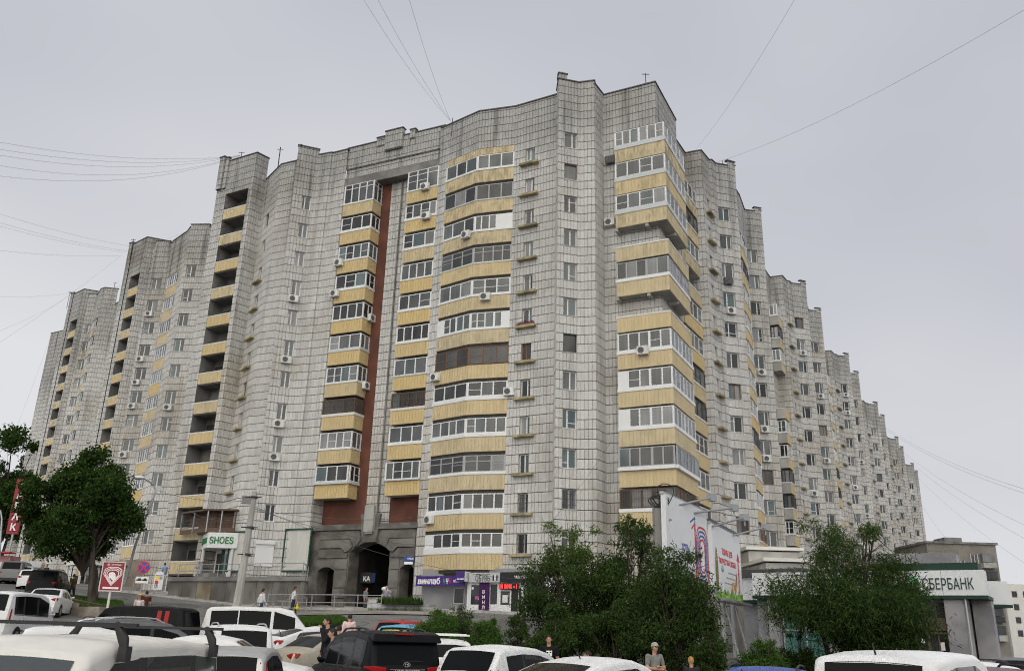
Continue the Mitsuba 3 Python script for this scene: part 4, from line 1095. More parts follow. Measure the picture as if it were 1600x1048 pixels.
for u, z in ((2.25, 1.5), (3.2, 1.5)):
    m = MB(); m.tube([gB.P(u, -.415, z), gB.P(u, -.405, z)], .10, 12); m.build(K(BK + '__yellow_disc'), 'yellow_mark')
for u, z, h in ((1.95, 1.2, .3), (2.05, 1.9, .35), (2.85, 2.2, .2)):
    m = MB(); m.lbox(gB, u, u + .17, -.415, -.405, z, z + h); m.build(K(BK + '__notice'), 'letter_white')
m = MB(); m.lbox(gB, 1.85, 3.55, -.355, -.34, 2.75, 3.3); m.build(BK + '__red_panel', 'rust_metal')
tag(BK, 'low grey bank with white fascia and green lettering СБЕРБАНК', 'building')
# the set back right end of the bank
k = 'corner_pavilion'
gP = Seg(np.array((23.67, 42.00, 2.42)[:2]), bk0 + np.array([-0.1, 2.0]))
m = MB(); m.lbox(gP, 0, gP.L, -6, 0.0, 4.0, 5.05); m.build(k + '__fascia', 'bank_white'); m = MB(); m.lbox(gP, -.05, gP.L, -6.05, 0.08, 3.86, 3.99); m.build(k + '__trim', 'bank_green')
m = MB(); m.lbox(gP, 0.4, gP.L, -5, -2.0, 5.06, 5.6); m.build(k + '__parapet', 'black_sign')
m = MB(); m.lbox(gP, 0.9, gP.L, -5, -1.2, 0, 3.86); m.build(k + '__wall', mat('void_dark', (0.02, 0.02, 0.021), 0.95, 0.05)); m = MB(); m.lbox(gP, gP.L - .9, gP.L - .25, -1.2, -.4, 0, 3.86); m.build(k + '__pillar', 'bank_wall')
for i, (x, z, c) in enumerate(((0.35, 1.9, 'letter_red'), (0.7, 2.2, 'blue_sign'), (0.65, 1.3, 'blue_sign'), (0.2, 1.25, 'letter_red'), (.15, 2.3, 'blue_sign'))):
    m = MB(); m.lbox(gP, x, x + .36, -1.19, -1.12, z, z + .38); m.build(K(k + '__small_sign'), c)
tag(k, 'low white pavilion at the bank corner with dark shopfront and small bright signs', 'building')
# grey annex roofs behind the bank
for (x0, x1, Yd, z0, z1, lab) in ((17.02, 20.67, 62, 0, 8.4, 'grey one storey annex against the foot of the right wing'), (17.02, 19.87, 58, 0, 7.3, 'lower pale annex in front of the grey annex')):
    k = K('annex'); m = MB(); m.box(((x0 + x1) / 2, Yd + 3, z1 / 2 - .2), (x1 - x0, 6, z1 - .3)); m.build(k + '__wall', 'concrete'); m = MB(); m.box(((x0 + x1) / 2, Yd + 3, z1 - .15), (x1 - x0 + .4, 6.4, .22)); m.build(k + '__roof', 'dirty_white'); tag(k, lab, 'building')
# white fascia continuing left of the bank, dark roof edge
k = 'shop_pavilion'
pl0, pl1 = np.array((16.35, 49.00, 2.19)[:2]), np.array((13.62, 52.00, 2.10)[:2]); g = Seg(pl0, pl1)
m = MB(); m.lbox(g, 0, g.L, -4, 0, 4.3, 5.55); m.build(k + '__fascia', 'bank_white'); m = MB(); m.lbox(g, 0, g.L, -4, 0.12, 4.12, 4.28); m.build(k + '__trim', 'bank_green'); m = MB(); m.lbox(g, -.1, g.L + .1, -4, 0.25, 5.56, 5.95); m.build(k + '__roof_edge', 'flashing')
m = MB(); m.lbox(g, 0, g.L, -4, -0.3, 0, 4.12); m.build(k + '__wall', 'grey_render'); tag(k, 'low pavilion with a white fascia between billboards and bank', 'building')


def billboard(k, a, b, za, zb, label):
    g = Seg(b, a)             # right end first, so the face looks to the right and to the camera
    m = MB(); m.lbox(g, 0, g.L, -0.22, 0, za, zb); m.build(k + '__panel', 'poster_white')
    m = MB(); m.lbox(g, -.06, g.L + .06, -.26, -.05, zb + .003, zb + .1); m.build(k + '__frame', 'steel'); m = MB(); m.lbox(g, -.06, g.L + .06, -.26, .5, za - .12, za - .003); m.build(k + '__walkway', 'steel'); tag(k, label, 'billboard')
    return g
mat('poster_white', (0.66, 0.67, 0.69), 0.5, 0.3); mat('poster_blue', (0.07, 0.09, 0.30), 0.5, 0.3); mat('poster_red', (0.45, 0.035, 0.045), 0.5, 0.3); mat('poster_grey', (0.30, 0.28, 0.28), 0.5, 0.3)
vmat('poster_green', (0.09, 0.22, 0.04), (0.28, 0.42, 0.12), (4, 4, 4)); vmat('poster_tan', (0.33, 0.20, 0.08), (0.62, 0.45, 0.22), (5, 5, 5)); mat('poster_olive', (0.16, 0.13, 0.05), 0.5, 0.3)
A0, A1 = (7.0, 38.4), (10.05, 43.9)
g = billboard('billboard', A0, A1, 4.35, 8.15, 'white billboard with a big striped blue and red number 10')
k = 'billboard'
def stripe(k, pts, w, bs, g=g, r=0.045):
    m = MB()
    P = np.array(pts, float)
    for p, q in zip(P[:-1], P[1:]):
        d = q - p; L = np.linalg.norm(d); n = np.array([-d[1], d[0]]) / L * r; e = d / L * r
        c = [p - e - n, q + e - n, q + e + n, p - e + n]
        m.hexa([g.P(x, 0.001, z) for x, z in c], [g.P(x, w, z) for x, z in c])
    m.build(K(k + '__stripe'), bs)
gL = g.L
for off, c in ((0, 'poster_blue'), (0.28, 'poster_white'), (0.30, 'poster_red')):
    if c != 'poster_white':
        stripe(k, [(2.75 - off * .5, 7.35 - off), (2.05 + off * .3, 7.6 - off), (2.05 + off * .3, 4.6)], 0.012, c)
def ring(cx, cz, rx, rz, n=24):
    return [(cx + np.sign(math.cos(t)) * rx * abs(math.cos(t)) ** .6, cz + np.sign(math.sin(t)) * rz * abs(math.sin(t)) ** .6) for t in np.linspace(0, 2 * np.pi, n)]
for rx, rz, c in ((0.92, 1.35, 'poster_red'), (0.74, 1.15, 'poster_blue'), (0.56, 0.95, 'poster_blue'), (0.40, 0.76, 'poster_red')):
    stripe(k, ring(1.0, 5.9, rx, rz), 0.012 if rx > .6 else .014, c, r=0.05)
text_on(k + '__lettering', 'хоть', g, 4.2, 5.9, 0.42, 0.0, 'poster_blue', width=1.0, depth=0.012)
m = MB(); m.lbox(g, gL - .75, gL - .45, 0.001, .01, 7.05, 7.1); m.lbox(g, gL - .5, gL - .45, .001, .01, 6.95, 7.05); m.build(k + '__mark', 'letter_dark')
B0, B1 = (10.45, 44.6), (13.5, 50.9)
g = billboard('billboard_001', B0, B1, 4.05, 7.7, 'white billboard advertising goods with an upright red arrow')
k = 'billboard_001'
text_on(k + '__lettering', 'ТОВАРЫ ДЛЯ', g, g.L - 2.0, 6.35, 0.3, 0.0, 'poster_red', width=2.6, depth=0.012)
text_on(k + '__lettering_001', 'ТВОРЧЕСТВА И ХОББИ', g, g.L - 1.2, 5.85, 0.28, 0.0, 'poster_red', width=4.2, depth=0.012)
for i in range(3):
    m = MB(); m.lbox(g, 1.6 + .3 * i, 3.6 + .5 * i, 0.001, .008, 5.45 - .28 * i, 5.52 - .28 * i); m.build(K(k + '__small_print'), 'poster_grey')
m = MB(); m.lbox(g, .7, 1.0, 0.001, .012, 4.45, 6.3); m.build(k + '__arrow', 'poster_red')
m = MB(); m.add([g.P(.45, .001, 6.3), g.P(1.25, .001, 6.3), g.P(.85, .001, 6.75), g.P(.45, .012, 6.3), g.P(1.25, .012, 6.3), g.P(.85, .012, 6.75)], [[0, 1, 2], [3, 5, 4], [0, 3, 4], [0, 4, 1], [1, 4, 5], [1, 5, 2], [2, 5, 3], [2, 3, 0]]); m.build(k + '__arrow_head', 'poster_red')
for i, ch in enumerate('ВХОД СО ДВОРА'[::1]):
    if ch != ' ':
        text_on(K(k + '__arrow_lettering'), ch, g, .92, 6.12 - .135 * i, .09, .012, 'letter_white', depth=.004)
m = MB(); P = [(0.02, 4.06)] + [(x, 4.45 + .2 * math.sin(x * 7) * rng.random() + .12 * rng.random()) for x in np.linspace(.02, g.L - .05, 40)] + [(g.L - .05, 4.06)]
v, f = trimesh.creation.triangulate_polygon(Polygon(P).buffer(0), engine='earcut'); v = np.asarray(v)
m.add([g.P(x, .009, z) for x, z in v], f); m.add([g.P(x, .009, z) for x, z in v], np.asarray(f)[:, ::-1]); m.build(k + '__grass_print', 'poster_green')
for (x, z, a, b_, bs) in ((1.9, 4.9, .3, .4, 'poster_tan'), (2.6, 4.75, .35, .3, 'poster_tan'), (1.5, 5.2, .12, .4, 'poster_olive'), (6.3, 5.4, .32, 1.2, 'poster_olive'), (6.25, 6.1, .2, .25, 'poster_tan'), (5.0, 5.6, .3, .18, 'pane_teal')):
    t = np.linspace(0, 2 * np.pi, 13)[:-1]; m = MB(); pts = [(x + a * math.cos(q), z + b_ * math.sin(q)) for q in t]
    m.add([g.P(x, .01, z), *[g.P(*[p[0], .013, p[1]]) for p in pts]], [[0, 1 + i, 1 + (i + 1) % 12] for i in range(12)]); m.add([g.P(x, .01, z), *[g.P(*[p[0], .013, p[1]]) for p in pts]], [[0, 1 + (i + 1) % 12, 1 + i] for i in range(12)])
    m.build(K(k + '__picture'), bs)
m = MB(); m.lbox(g, 0, g.L, -.9, -.05, 7.72, 7.95); m.build(k + '__top_cover', 'flashing')
# floodlight arms
for i, (p, q) in enumerate((((7.82, 40.00, 7.88), (10.14, 43.00, 8.74)), ((9.03, 42.00, 7.83), (11.72, 45.00, 8.56)), ((10.46, 44.50, 7.52), (12.66, 46.50, 8.29)), ((12.67, 49.00, 7.61), (15.08, 51.00, 8.37)))):
    k = K('floodlight_arm'); m = MB(); m.tube([p, q], .055, 6); m.build(k + '__arm', 'steel', 40)
    m = MB(); m.box(q, (.42, .3, .34), .5); m.tube([q, np.array(q) + [0, 0, -.45]], .04, 6); m.build(k + '__lamp', 'steel'); tag(k, ('leftmost of the four floodlight arms above the billboards', 'second floodlight arm above the white billboard', 'third floodlight arm where the two billboards meet', 'rightmost of the four floodlight arms above the billboards')[i], 'floodlight', 'floodlights of the billboards')
# billboard posts, pillar with cables
k = 'billboard_support'
for i, (x, y, z1) in enumerate(((8.6, 41.5, 4.3), (11.9, 47.6, 4.0), (13.2, 50.6, 4.0))):
    m = MB(); m.tube([[x - .3, y + .3, 0], [x - .3, y + .3, z1]], .13, 8); m.tube([[x + .6, y - .2, 0], [x - .2, y + .3, z1]], .06, 6); m.build(K(k + '__post'), 'grey_frame', 40)
tag(k, 'grey metal frame carrying the two billboards', 'support')
px_ = (6.86, 39.00, 7.97)
m = MB(); m.box((px_[0], px_[1], px_[2] / 2), (0.62, 0.6, px_[2])); m.build('cable_pillar__shaft', 'dark_concrete')
for i in range(6):
    m = MB(); t = np.linspace(0, 1, 12); a = rng.uniform(.3, .8); b_ = rng.uniform(.4, 1.1)
    m.tube([[px_[0] - .3 + .25 * i * .4 + a * math.sin(6.28 * x) * .6, px_[1] - .33, px_[2] - .4 + b_ * math.sin(3.14 * x)] for x in t], .022, 4); m.build(K('cable_pillar__cable'), 'dark_metal', 40)
tag('cable_pillar', 'dark concrete pillar with looped cables left of the billboards', 'pillar')

# ---------------------------------------------------------------- background buildings
k = 'far_apartment_block'
x0, x1, Yb, zt = 71.70, 83.49, 150.0, 18.7
g = Seg((x1, Yb), (x0, Yb)); m = MB(); m.lbox(g, 0, g.L, -14, 0, -2, zt); m.build(k + '__wall', vmat('drab_brick', (0.20, 0.185, 0.165), (0.26, 0.245, 0.22), (.4, .4, .4)))
m = MB(); m.lbox(g, -.3, g.L + .3, -14.2, .3, zt, zt + .35); m.lbox(g, 4.6, 7.6, -6, -2, zt + .35, zt + 1.3); m.build(k + '__roof', 'dark_concrete')
for r in range(5):
    for u in (3.4, 5.8, 8.3, 10.3):
        z = zt - 2.4 - r * 2.9 - (1.1 if u in (5.8,) else 0)
        m = MB(); m.lbox(g, u, u + 1.1, 0, .04, z - .75, z + .75, uv=(.5, 0)); q = K(k + '__window'); m.build(q + '__pane', 'pane_grey', uv=True); m = MB(); m.lbox(g, u - .08, u, 0, .1, z - .8, z + .8); m.lbox(g, u + 1.1, u + 1.18, 0, .1, z - .8, z + .8); m.lbox(g, u + .5, u + .58, .04, .1, z - .75, z + .75); m.build(q + '__frame', 'white_pvc')
    z = zt - 2.9 - r * 2.9
    q = K(k + '__balcony'); m = MB(); m.lbox(g, .8, 3.0, 0, 1.0, z - 1.0, z - .1); m.build(q + '__parapet', 'concrete' if r % 2 == 0 else 'dark_metal'); m = MB(); m.lbox(g, .85, 2.95, .1, .9, z, z + 1.4, uv=(.6, 0)); m.build(q + '__glazing', 'pane_curtain' if r == 0 else 'pane_dark', uv=True)
tag(k, 'drab brown brick apartment block behind the bank', 'building')
k = 'far_pale_block'
g = Seg((131.62, 210), (117.33, 210)); m = MB(); m.lbox(g, 0, g.L, -12, 0, -2, 16.5); m.build(k + '__wall', 'dirty_white')
for r in range(4):
    for u in np.arange(1, g.L - 1, 2.6):
        m = MB(); m.lbox(g, u, u + 1.2, 0, .05, 14.2 - r * 2.9 - .7, 14.2 - r * 2.9 + .7, uv=(.3, 0)); m.build(K(k + '__window'), 'pane_dark', uv=True)
tag(k, 'pale apartment block at the right edge behind the brown one', 'building')

# ---------------------------------------------------------------- street furniture
def pole(key, pts, r, bs, label, cat, n=10):
    m = MB(); m.tube(pts, r, n); m.build(key, bs, 40); tag(key, label, cat)


p = (-13.69, 47.00, 8.98)
k = 'utility_pole'
m = MB(); m.tube([[p[0] - .25, 47, gz(p[0], 47) - .3], [p[0] - .1, 47, 5], [p[0], 47, p[2]]], [.24, .2, .16], 8); m.build(k + '__shaft', 'concrete', 40)
m = MB(); m.box((p[0] - .35, 46.95, p[2] - .45), (.5, .2, .4)); m.build(k + '__box', 'dark_concrete')
for z in (p[2] - .3, p[2] - 1.9, p[2] - 3.3):
    m = MB(); m.tube([[p[0] - .45, 46.85, z], [p[0] + .45, 46.85, z]], .03, 6); m.build(K(k + '__bracket'), 'dark_metal')
    m = MB(); m.tube([[p[0], 47, z - .06], [p[0], 47, z + .06]], .2, 10); m.build(K(k + '__band'), 'dark_metal')
tag(k, 'grey concrete utility pole in front of the shoe shop', 'pole')
PT = np.array([p[0], 47, p[2]])
a = (-25.36, 60.00, 4.84)
k = 'street_lamp'
pts = [(-25.37, 60.00, 4.43), (-25.07, 60.00, 7.15), (-24.60, 60.00, 9.30), (-24.30, 60.00, 10.71), (-24.45, 60.00, 11.10), (-24.74, 59.60, 11.38), (-25.05, 59.20, 11.52)]
m = MB(); m.tube(pts, [.1, .09, .08, .06, .05, .045, .04], 8); m.build(k + '__pole', 'steel', 40)
e = np.array(pts[-1]); m = MB(); s_ = trimesh.creation.icosphere(2, 1.0); s_.apply_scale([.42, .2, .14]); s_.apply_translation(e + [-.25, 0, 0]); m.mesh(s_); m.build(k + '__lamp_head', 'white_pvc', True)
tag(k, 'tall grey street lamp with a curved arm left of the main block', 'street lamp')
pts = [(-42.51, 75.00, 6.54), (-43.06, 75.00, 10.23), (-43.31, 75.00, 10.88), (-43.74, 75.00, 11.08)]
m = MB(); m.tube(pts, [.1, .07, .06, .05], 8); m.build('street_lamp_001__pole', 'steel', 40); tag('street_lamp_001', 'pale curved lamp post at the left edge of the picture', 'street lamp')
# no stopping sign
c = np.array((-20.21, 50.00, 5.06)); k = 'no_stopping_sign'
m = MB(); m.tube([[c[0], 50.06, gz(c[0], 50) - .2], [c[0], 50.06, c[2] + .3]], .04, 8); m.build(k + '__post', 'steel', 40)
gS = Seg((c[0] + .5, 50), (c[0] - .5, 50)); y_ = lambda u: u
def disc(key, g, u, z, r, w0, w1, bs, n=28):
    m = MB(); m.tube([g.P(u, w0, z), g.P(u, w1, z)], r, n); m.build(key, bs)
disc(k + '__rim', gS, .5, c[2], .35, 0, .02, 'letter_red'); disc(k + '__disc', gS, .5, c[2], .29, .02, .026, 'sign_blue'); mat('sign_blue', (0.03, 0.07, 0.38), 0.4, 0.4)
for s_ in (1, -1):
    m = MB(); d_ = .205; m.hexa([gS.P(.5 + a_ * d_ * s_ + b_ * .03 * s_, .026, c[2] + a_ * d_ - b_ * .03) for a_, b_ in ((-1, -1), (1, -1), (1, 1), (-1, 1))], [gS.P(.5 + a_ * d_ * s_ + b_ * .03 * s_, .031 + .001 * s_, c[2] + a_ * d_ - b_ * .03) for a_, b_ in ((-1, -1), (1, -1), (1, 1), (-1, 1))]); m.build(K(k + '__cross_bar'), 'letter_red')
m = MB(); m.lbox(gS, .14, .86, 0, .02, c[2] - .85, c[2] - .5); m.build(k + '__plate', 'letter_white')
for u0 in (.2, .52):
    m = MB(); m.lbox(gS, u0, u0 + .28, .02, .024, c[2] - .72, c[2] - .64); m.lbox(gS, u0 + .06, u0 + .2, .02, .024, c[2] - .64, c[2] - .58); m.build(K(k + '__tow_symbol'), 'letter_dark')
tag(k, 'round blue no stopping sign with a red cross and tow plate', 'road sign')
# red poster stand
c = np.array((-21.02, 48.00, 4.43)); k = 'poster_stand'
a_ = math.radians(8); gR = Seg((c[0] + .52, 48.1), (c[0] - .52, 47.9))
m = MB(); m.lbox(gR, 0, gR.L, -.1, 0, c[2] - .72, c[2] + .72); m.build(k + '__panel', 'poster_crimson'); mat('poster_crimson', (0.27, 0.014, 0.03), 0.4, 0.4)
m = MB(); m.lbox(gR, -.05, 0, -.14, .03, c[2] - .77, c[2] + .77); m.lbox(gR, gR.L, gR.L + .05, -.14, .03, c[2] - .77, c[2] + .77); m.lbox(gR, 0, gR.L, -.14, .03, c[2] + .72, c[2] + .77); m.lbox(gR, 0, gR.L, -.14, .03, c[2] - .77, c[2] - .72); m.build(k + '__frame', 'dirty_white')
m = MB(); m.tube([[c[0], 48.08, gz(c[0], 48) - .2], [c[0], 48.08, c[2] - .7]], .07, 8); m.build(k + '__post', 'dirty_white', 40)
m = MB(); m.box((c[0], 48.08, gz(c[0], 48) + .08), (.9, .6, .25)); m.build(k + '__base', 'concrete')
for i, (rx, rz) in enumerate(((.46, .46), (.38, .38), (.30, .31))):
    P = [(c_[0], c_[1]) for c_ in [(.52 + rx * 1.0, .2 * rz), (.52 + rx * .9, rz * .75), (.52 + rx * .45, rz), (.52 - rx * .45, rz), (.52 - rx * .9, rz * .75), (.52 - rx, .2 * rz), (.52, -rz * 1.05), (.52 + rx, .2 * rz)]]
    mm = MB(); P = np.array(P) + [0, c[2] + .02]
    for p_, q_ in zip(P[:-1], P[1:]):
        d_ = q_ - p_; L = np.linalg.norm(d_); n_ = np.array([-d_[1], d_[0]]) / L * .018; cc = [p_ - n_, q_ - n_, q_ + n_, p_ + n_]
        mm.hexa([gR.P(x, .001, z) for x, z in cc], [gR.P(x, .008, z) for x, z in cc])
    mm.build(K(k + '__ring'), 'letter_white')
m = MB()
for x, z, a2, b2 in ((.56, .10, .17, .13), (.47, -.02, .12, .17), (.62, -.02, .08, .08)):
    t = np.linspace(0, 6.283, 15)[:-1]; m.add([gR.P(.0 + x, .012, c[2] + z), *[gR.P(x + a2 * math.cos(q), .012, c[2] + z + b2 * math.sin(q)) for q in t]], [[0, 1 + (i + 1) % 14, 1 + i] for i in range(14)])
m.build(k + '__picture', 'letter_white')
disc(k + '__badge', gR, .8, c[2] + .6, .07, 0, .01, 'letter_pink2'); mat('letter_pink2', (0.6, 0.35, 0.35), 0.5, 0.3)
m = MB(); m.lbox(gR, .12, .92, 0, .01, c[2] - .64, c[2] - .54); m.build(k + '__caption_bar', 'letter_white')
text_on(k + '__lettering', 'СЕРДЦЕ', gR, .66, c[2] + .58, .06, 0, 'letter_white', width=.5, depth=.008)
tag(k, 'crimson poster on a white post standing on the grass', 'poster')
# sandwich board
c = np.array((-20.45, 53.00, 3.99)); k = 'pavement_board'; z0 = c[2]; gA_ = Seg((c[0] + .27, 53), (c[0] - .27, 53))
P = Polygon([(0, 0), (.54, 0), (.54, .85), (.47, 1.0), (.27, 1.07), (.07, 1.0), (0, .85)])
m = MB(); lay(trimesh.creation.extrude_polygon(P, .05, engine='earcut'), gA_, -.05, m); V = m.v[0]; V[:, 2] += z0; m.build(k + '__board', 'poster_white')
for x0, x1, za, zb_, bs in ((.05, .49, .78, .85, 'poster_grey'), (.27, .47, .55, .74, 'yellow_mark'), (.07, .24, .6, .74, 'poster_grey'), (.27, .47, .33, .52, 'letter_red'), (.27, .47, .1, .3, 'letter_dark')):
    m = MB(); m.lbox(gA_, x0, x1, 0.001, .01, z0 + za, z0 + zb_); m.build(K(k + '__print'), bs)
text_on(k + '__lettering', '50', gA_, .46, z0 + .13, .13, .01, 'letter_white', depth=.004)
m = MB(); m.lbox(gA_, .02, .52, -.5, -.46, z0 - .05, z0 + .9); m.build(k + '__back_leg', 'grey_frame')
tag(k, 'white rounded pavement board with coloured prices near the steps', 'sandwich board')
# vertical red banner at the far left
c = np.array((-66.06, 118.00, 16.68)); k = 'vertical_shop_sign'
gV = Seg((c[0] + .8, 118), (c[0] - .75, 118)); m = MB(); m.lbox(gV, 0, gV.L, -.3, 0, c[2] - 3.7, c[2] + 3.6); m.build(k + '__board', 'poster_crimson')
for i, ch in enumerate('ТАБАК'):
    text_on(K(k + '__lettering'), ch, gV, 1.2, c[2] + 2.35 - i * 1.4, .95, 0, 'letter_white', depth=.05)
m = MB(); m.tube([[c[0] + .1, 118.2, gz(c[0], 118) - .5], [c[0] + .1, 118.2, c[2] - 3.6]], .15, 8); m.build(k + '__post', 'steel'); tag(k, 'tall crimson vertical sign with white letters at the far left', 'sign')
# shops along the left wing
sh = [('pink_kiosk', -1, 22, 868, 912, 92, 'pink_wall', 'pink kiosk with an awning at the far left', 'kiosk'), ('stone_clad_shop', 118, 190, 870, 915, 84, 'dark_concrete', 'dark shop entrance behind the leafy maple', 'shop')]
mat('pink_wall', (0.42, 0.20, 0.21), 0.7, 0.2)
for k, xa, xb, ya, yb, Yd, bs, lab, cat in sh:
    pass
p0 = np.array((-51.47, 92.00, 5.99)); m = MB(); m.box((p0[0], 92, p0[2] + .6), (1.9, 2, 3.4)); m.build('pink_kiosk__wall', 'pink_wall'); m = MB(); m.box((p0[0], 90.8, p0[2] + 2.6), (2.4, 1.3, .15), tilt=None); m.build('pink_kiosk__awning', 'poster_red'); m = MB(); m.box((p0[0] + .2, 90.97, p0[2] + .6), (.9, .06, 2.2)); m.build('pink_kiosk__door', 'dirty_white'); tag('pink_kiosk', 'pink kiosk with a red awning at the far left', 'kiosk')
k = 'entrance_canopy'
for i, (w, n, zz, bs, lab) in enumerate(((33.5, 3.2, 8.9, 'white_pvc', 'white entrance canopy at the foot of the far left wing'), (2.0, 3.0, 7.9, 'dirty_white', 'grey entrance canopy behind the red poster'))):
    kk = K(k); g = Seg(WN(w - 2, n), WN(w + 3, n + .3)); m = MB(); m.lbox(g, 0, g.L, -2.5, 0, zz, zz + .8); m.build(kk + '__roof', bs)
    for u in (.2, g.L - .2):
        m = MB(); m.lbox(g, u - .12, u + .12, -.3, -.1, 3, zz); m.build(K(kk + '__post'), 'dirty_white')
    m = MB(); m.lbox(g, .3, g.L - .3, -2.3, -2.2, 4, zz, uv=(.3, 0)); m.build(kk + '__glazed_wall', 'pane_dark', uv=True); tag(kk, lab, 'canopy')
# low shop with steps at the joint of the wings
gq = Seg(WN(-13.5, 2.2), WN(-8.6, 2.6))
for i, (u0, u1, z0, z1, bs) in enumerate(((0, 1.6, 4.0, 7.8, 'tan_wall'), (1.6, 3.2, 4.0, 7.4, 'tan_wall'), (3.2, 4.9, 4.0, 7.8, 'tan_wall'))):
    m = MB(); m.lbox(gq, u0, u1, -1.8, 0, z0, z1); m.build(K('corner_shop__wall'), bs)
vmat('tan_wall', (0.27, 0.23, 0.19), (0.36, 0.31, 0.26), (.7, .7, .7))
m = MB(); m.lbox(gq, .2, .9, 0, .05, 4.4, 7.0); m.build('corner_shop__door', 'brown_frame'); m = MB(); m.lbox(gq, 1.7, 2.3, 0, .05, 4.2, 6.8); m.build('corner_shop__door_001', 'brown_frame')
m = MB(); m.lbox(gq, -.2, 2.8, -.2, 1.1, 7.1, 7.25); m.build('corner_shop__canopy', 'dark_metal'); tag('corner_shop', 'tan ground floor shop with brown doors behind the no stopping sign', 'shop')
# stairs at the left of the terrace
k = 'stairs'
gt = Seg(ST(39.0, -7.6), ST(44.0, -7.0))
for i in range(7):
    m = MB(); m.lbox(gt, 0, gt.L, -.35 * (i + 1) - .3, -.35 * i, 2.2, 3.5 + .17 * i); m.build(K(k + '__step'), 'concrete')
m = MB(); gt2 = Seg(ST(44.0, -7.6), ST(44.3, -7.6)); m.lbox(gt2, 0, .35, -3.2, .3, 2.5, 4.9); m.build(k + '__side_wall', 'concrete')
tag(k, 'worn concrete stairs left of the terrace wall', 'stairs')
railing(K('railing'), [ST(44.1, -7.4), ST(44.1, -4.6)], 1.1, 'sloping handrail beside the worn concrete stairs', rails=(1.0,), base=4.6)
railing(K('railing'), [(-26.54, 53.00, 3.32)[:2], (-24.58, 52.00, 3.34)[:2], (-22.16, 50.00, 2.99)[:2]], .75, 'low brown fence along the grass mound under the maple', bsdf='rust_metal', n_bars=.3, rails=(.15, 1.0))
k = 'low_wall'
pts = [(-26.14, 52.20, 3.30)[:2], (-24.18, 51.00, 3.31)[:2], (-21.57, 48.50, 2.96)[:2]]
for p_, q_ in zip(pts[:-1], pts[1:]):
    g = Seg(q_, p_); zz = gz(*p_)
    for i in range(5):
        m = MB(); m.lbox(g, g.L * i / 5 + .01, g.L * (i + 1) / 5 - .01, -.3, rng.uniform(0, .05), zz - .8, zz + .45); m.build(K(k + '__stone'), 'wall_stone')
vmat('wall_stone', (0.19, 0.165, 0.14), (0.30, 0.265, 0.23), (1.6, 1.6, 1.6)); tag(k, 'low brown stone wall beside the climbing street', 'wall')
railing(K('railing'), [(12.03, 37.00, 2.14)[:2], (13.74, 36.00, 2.20)[:2], (15.70, 35.00, 2.25)[:2]], 1.7, 'dark green fence under the trees in front of the bank', bsdf='green_paint', n_bars=.25, rails=(.1, 1.0))
railing(K('railing'), [(-1.35, 33.00, 1.81)[:2], (0.31, 32.50, 1.86)[:2], (1.64, 32.00, 1.90)[:2]], 1.0, 'low dark fence in front of the bushes below the shops', bsdf='dark_metal', n_bars=.2, rails=(.1, 1.0))
c = np.array((-26.47, 58.00, 4.38)); m = MB(); m.box((c[0], 58, c[2] - .15), (.42, .4, .75)); m.build('waste_bin__body', 'sign_blue2'); mat('sign_blue2', (0.07, 0.16, 0.33), 0.5, 0.3); m = MB(); m.box((c[0], 58, c[2] + .26), (.46, .44, .06)); m.build('waste_bin__lid', 'sign_blue2'); tag('waste_bin', 'blue waste bin beside the maple trunks', 'bin')
# three white sacks on the pillar
for i, (dx, dz, sx) in enumerate(((0, .12, .34), (.06, .36, .30), (-.1, .55, .24))):
    s_ = trimesh.creation.icosphere(2, 1.0); s_.apply_scale([sx, .22, .15]); q = ST(18.5, -5.5); s_.apply_translation([q[0] + dx, q[1], 4.25 + dz]); m = MB(); m.mesh(s_); m.build(K('white_sack'), 'poster_white', True)
    tag('white_sack' if i == 0 else f'white_sack_{i:03d}', ('lowest of the white sacks piled beside the arch', 'middle one of the white sacks piled beside the arch', 'topmost of the white sacks piled beside the arch')[i], 'sack', 'white sacks')

# ---------------------------------------------------------------- wires and aerials
def wire(a, b, sag, label, r=.010, n=24, group='overhead wires'):
    a, b = np.array(a, float), np.array(b, float); t = np.linspace(0, 1, n)
    P = a + (b - a) * t[:, None]; P[:, 2] -= 4 * sag * t * (1 - t)
    k = K('overhead_wire'); m = MB(); m.tube(P, r * .85, 4); m.build(k, 'wire_mat'); tag(k, label, 'wire', group)
R1 = (-5.84, 64.50, 43.89)
for x, y, Yd, l in ((560, -18, 30, 'leftmost of three wires rising from the roof above the bay'), (584, -18, 31, 'middle one of three wires rising from the roof above the bay'), (633, -20, 33, 'rightmost of three wires rising from the roof above the bay')):
    pass
wire(R1, (-9.45, 40.00, 36.64), .5, 'leftmost of three wires rising from the roof above the bay'); wire(R1, (-8.80, 41.00, 37.54), .4, 'middle one of three wires rising from the roof above the bay'); wire(R1, (-6.95, 42.00, 38.48), .5, 'rightmost of three wires rising from the roof above the bay')
wire((16.79, 70.00, 45.38), (14.40, 36.00, 33.90), .5, 'steep single wire rising right of the corner roof', .009)
wire((19.70, 75.00, 46.79), (25.71, 34.00, 32.16), .9, 'long slanting wire crossing the sky at the right', .011)
Q1 = (-28.00, 77.00, 47.25)
for (y, Yd, s), l in zip(((212, 50, 1.0), (222, 51, 1.3), (228, 52, 1.6), (232, 49, 1.2), (236, 53, 1.5)), ('topmost', 'second', 'third', 'fourth', 'lowest')):
    wire(Q1, ((-36.73, 50.00, 31.82)[0], Yd, (-36.73, 50.00, 31.82)[2] + (222 - y) * .05), s, f'{l} of the five wires running left from the main block roof', .010)
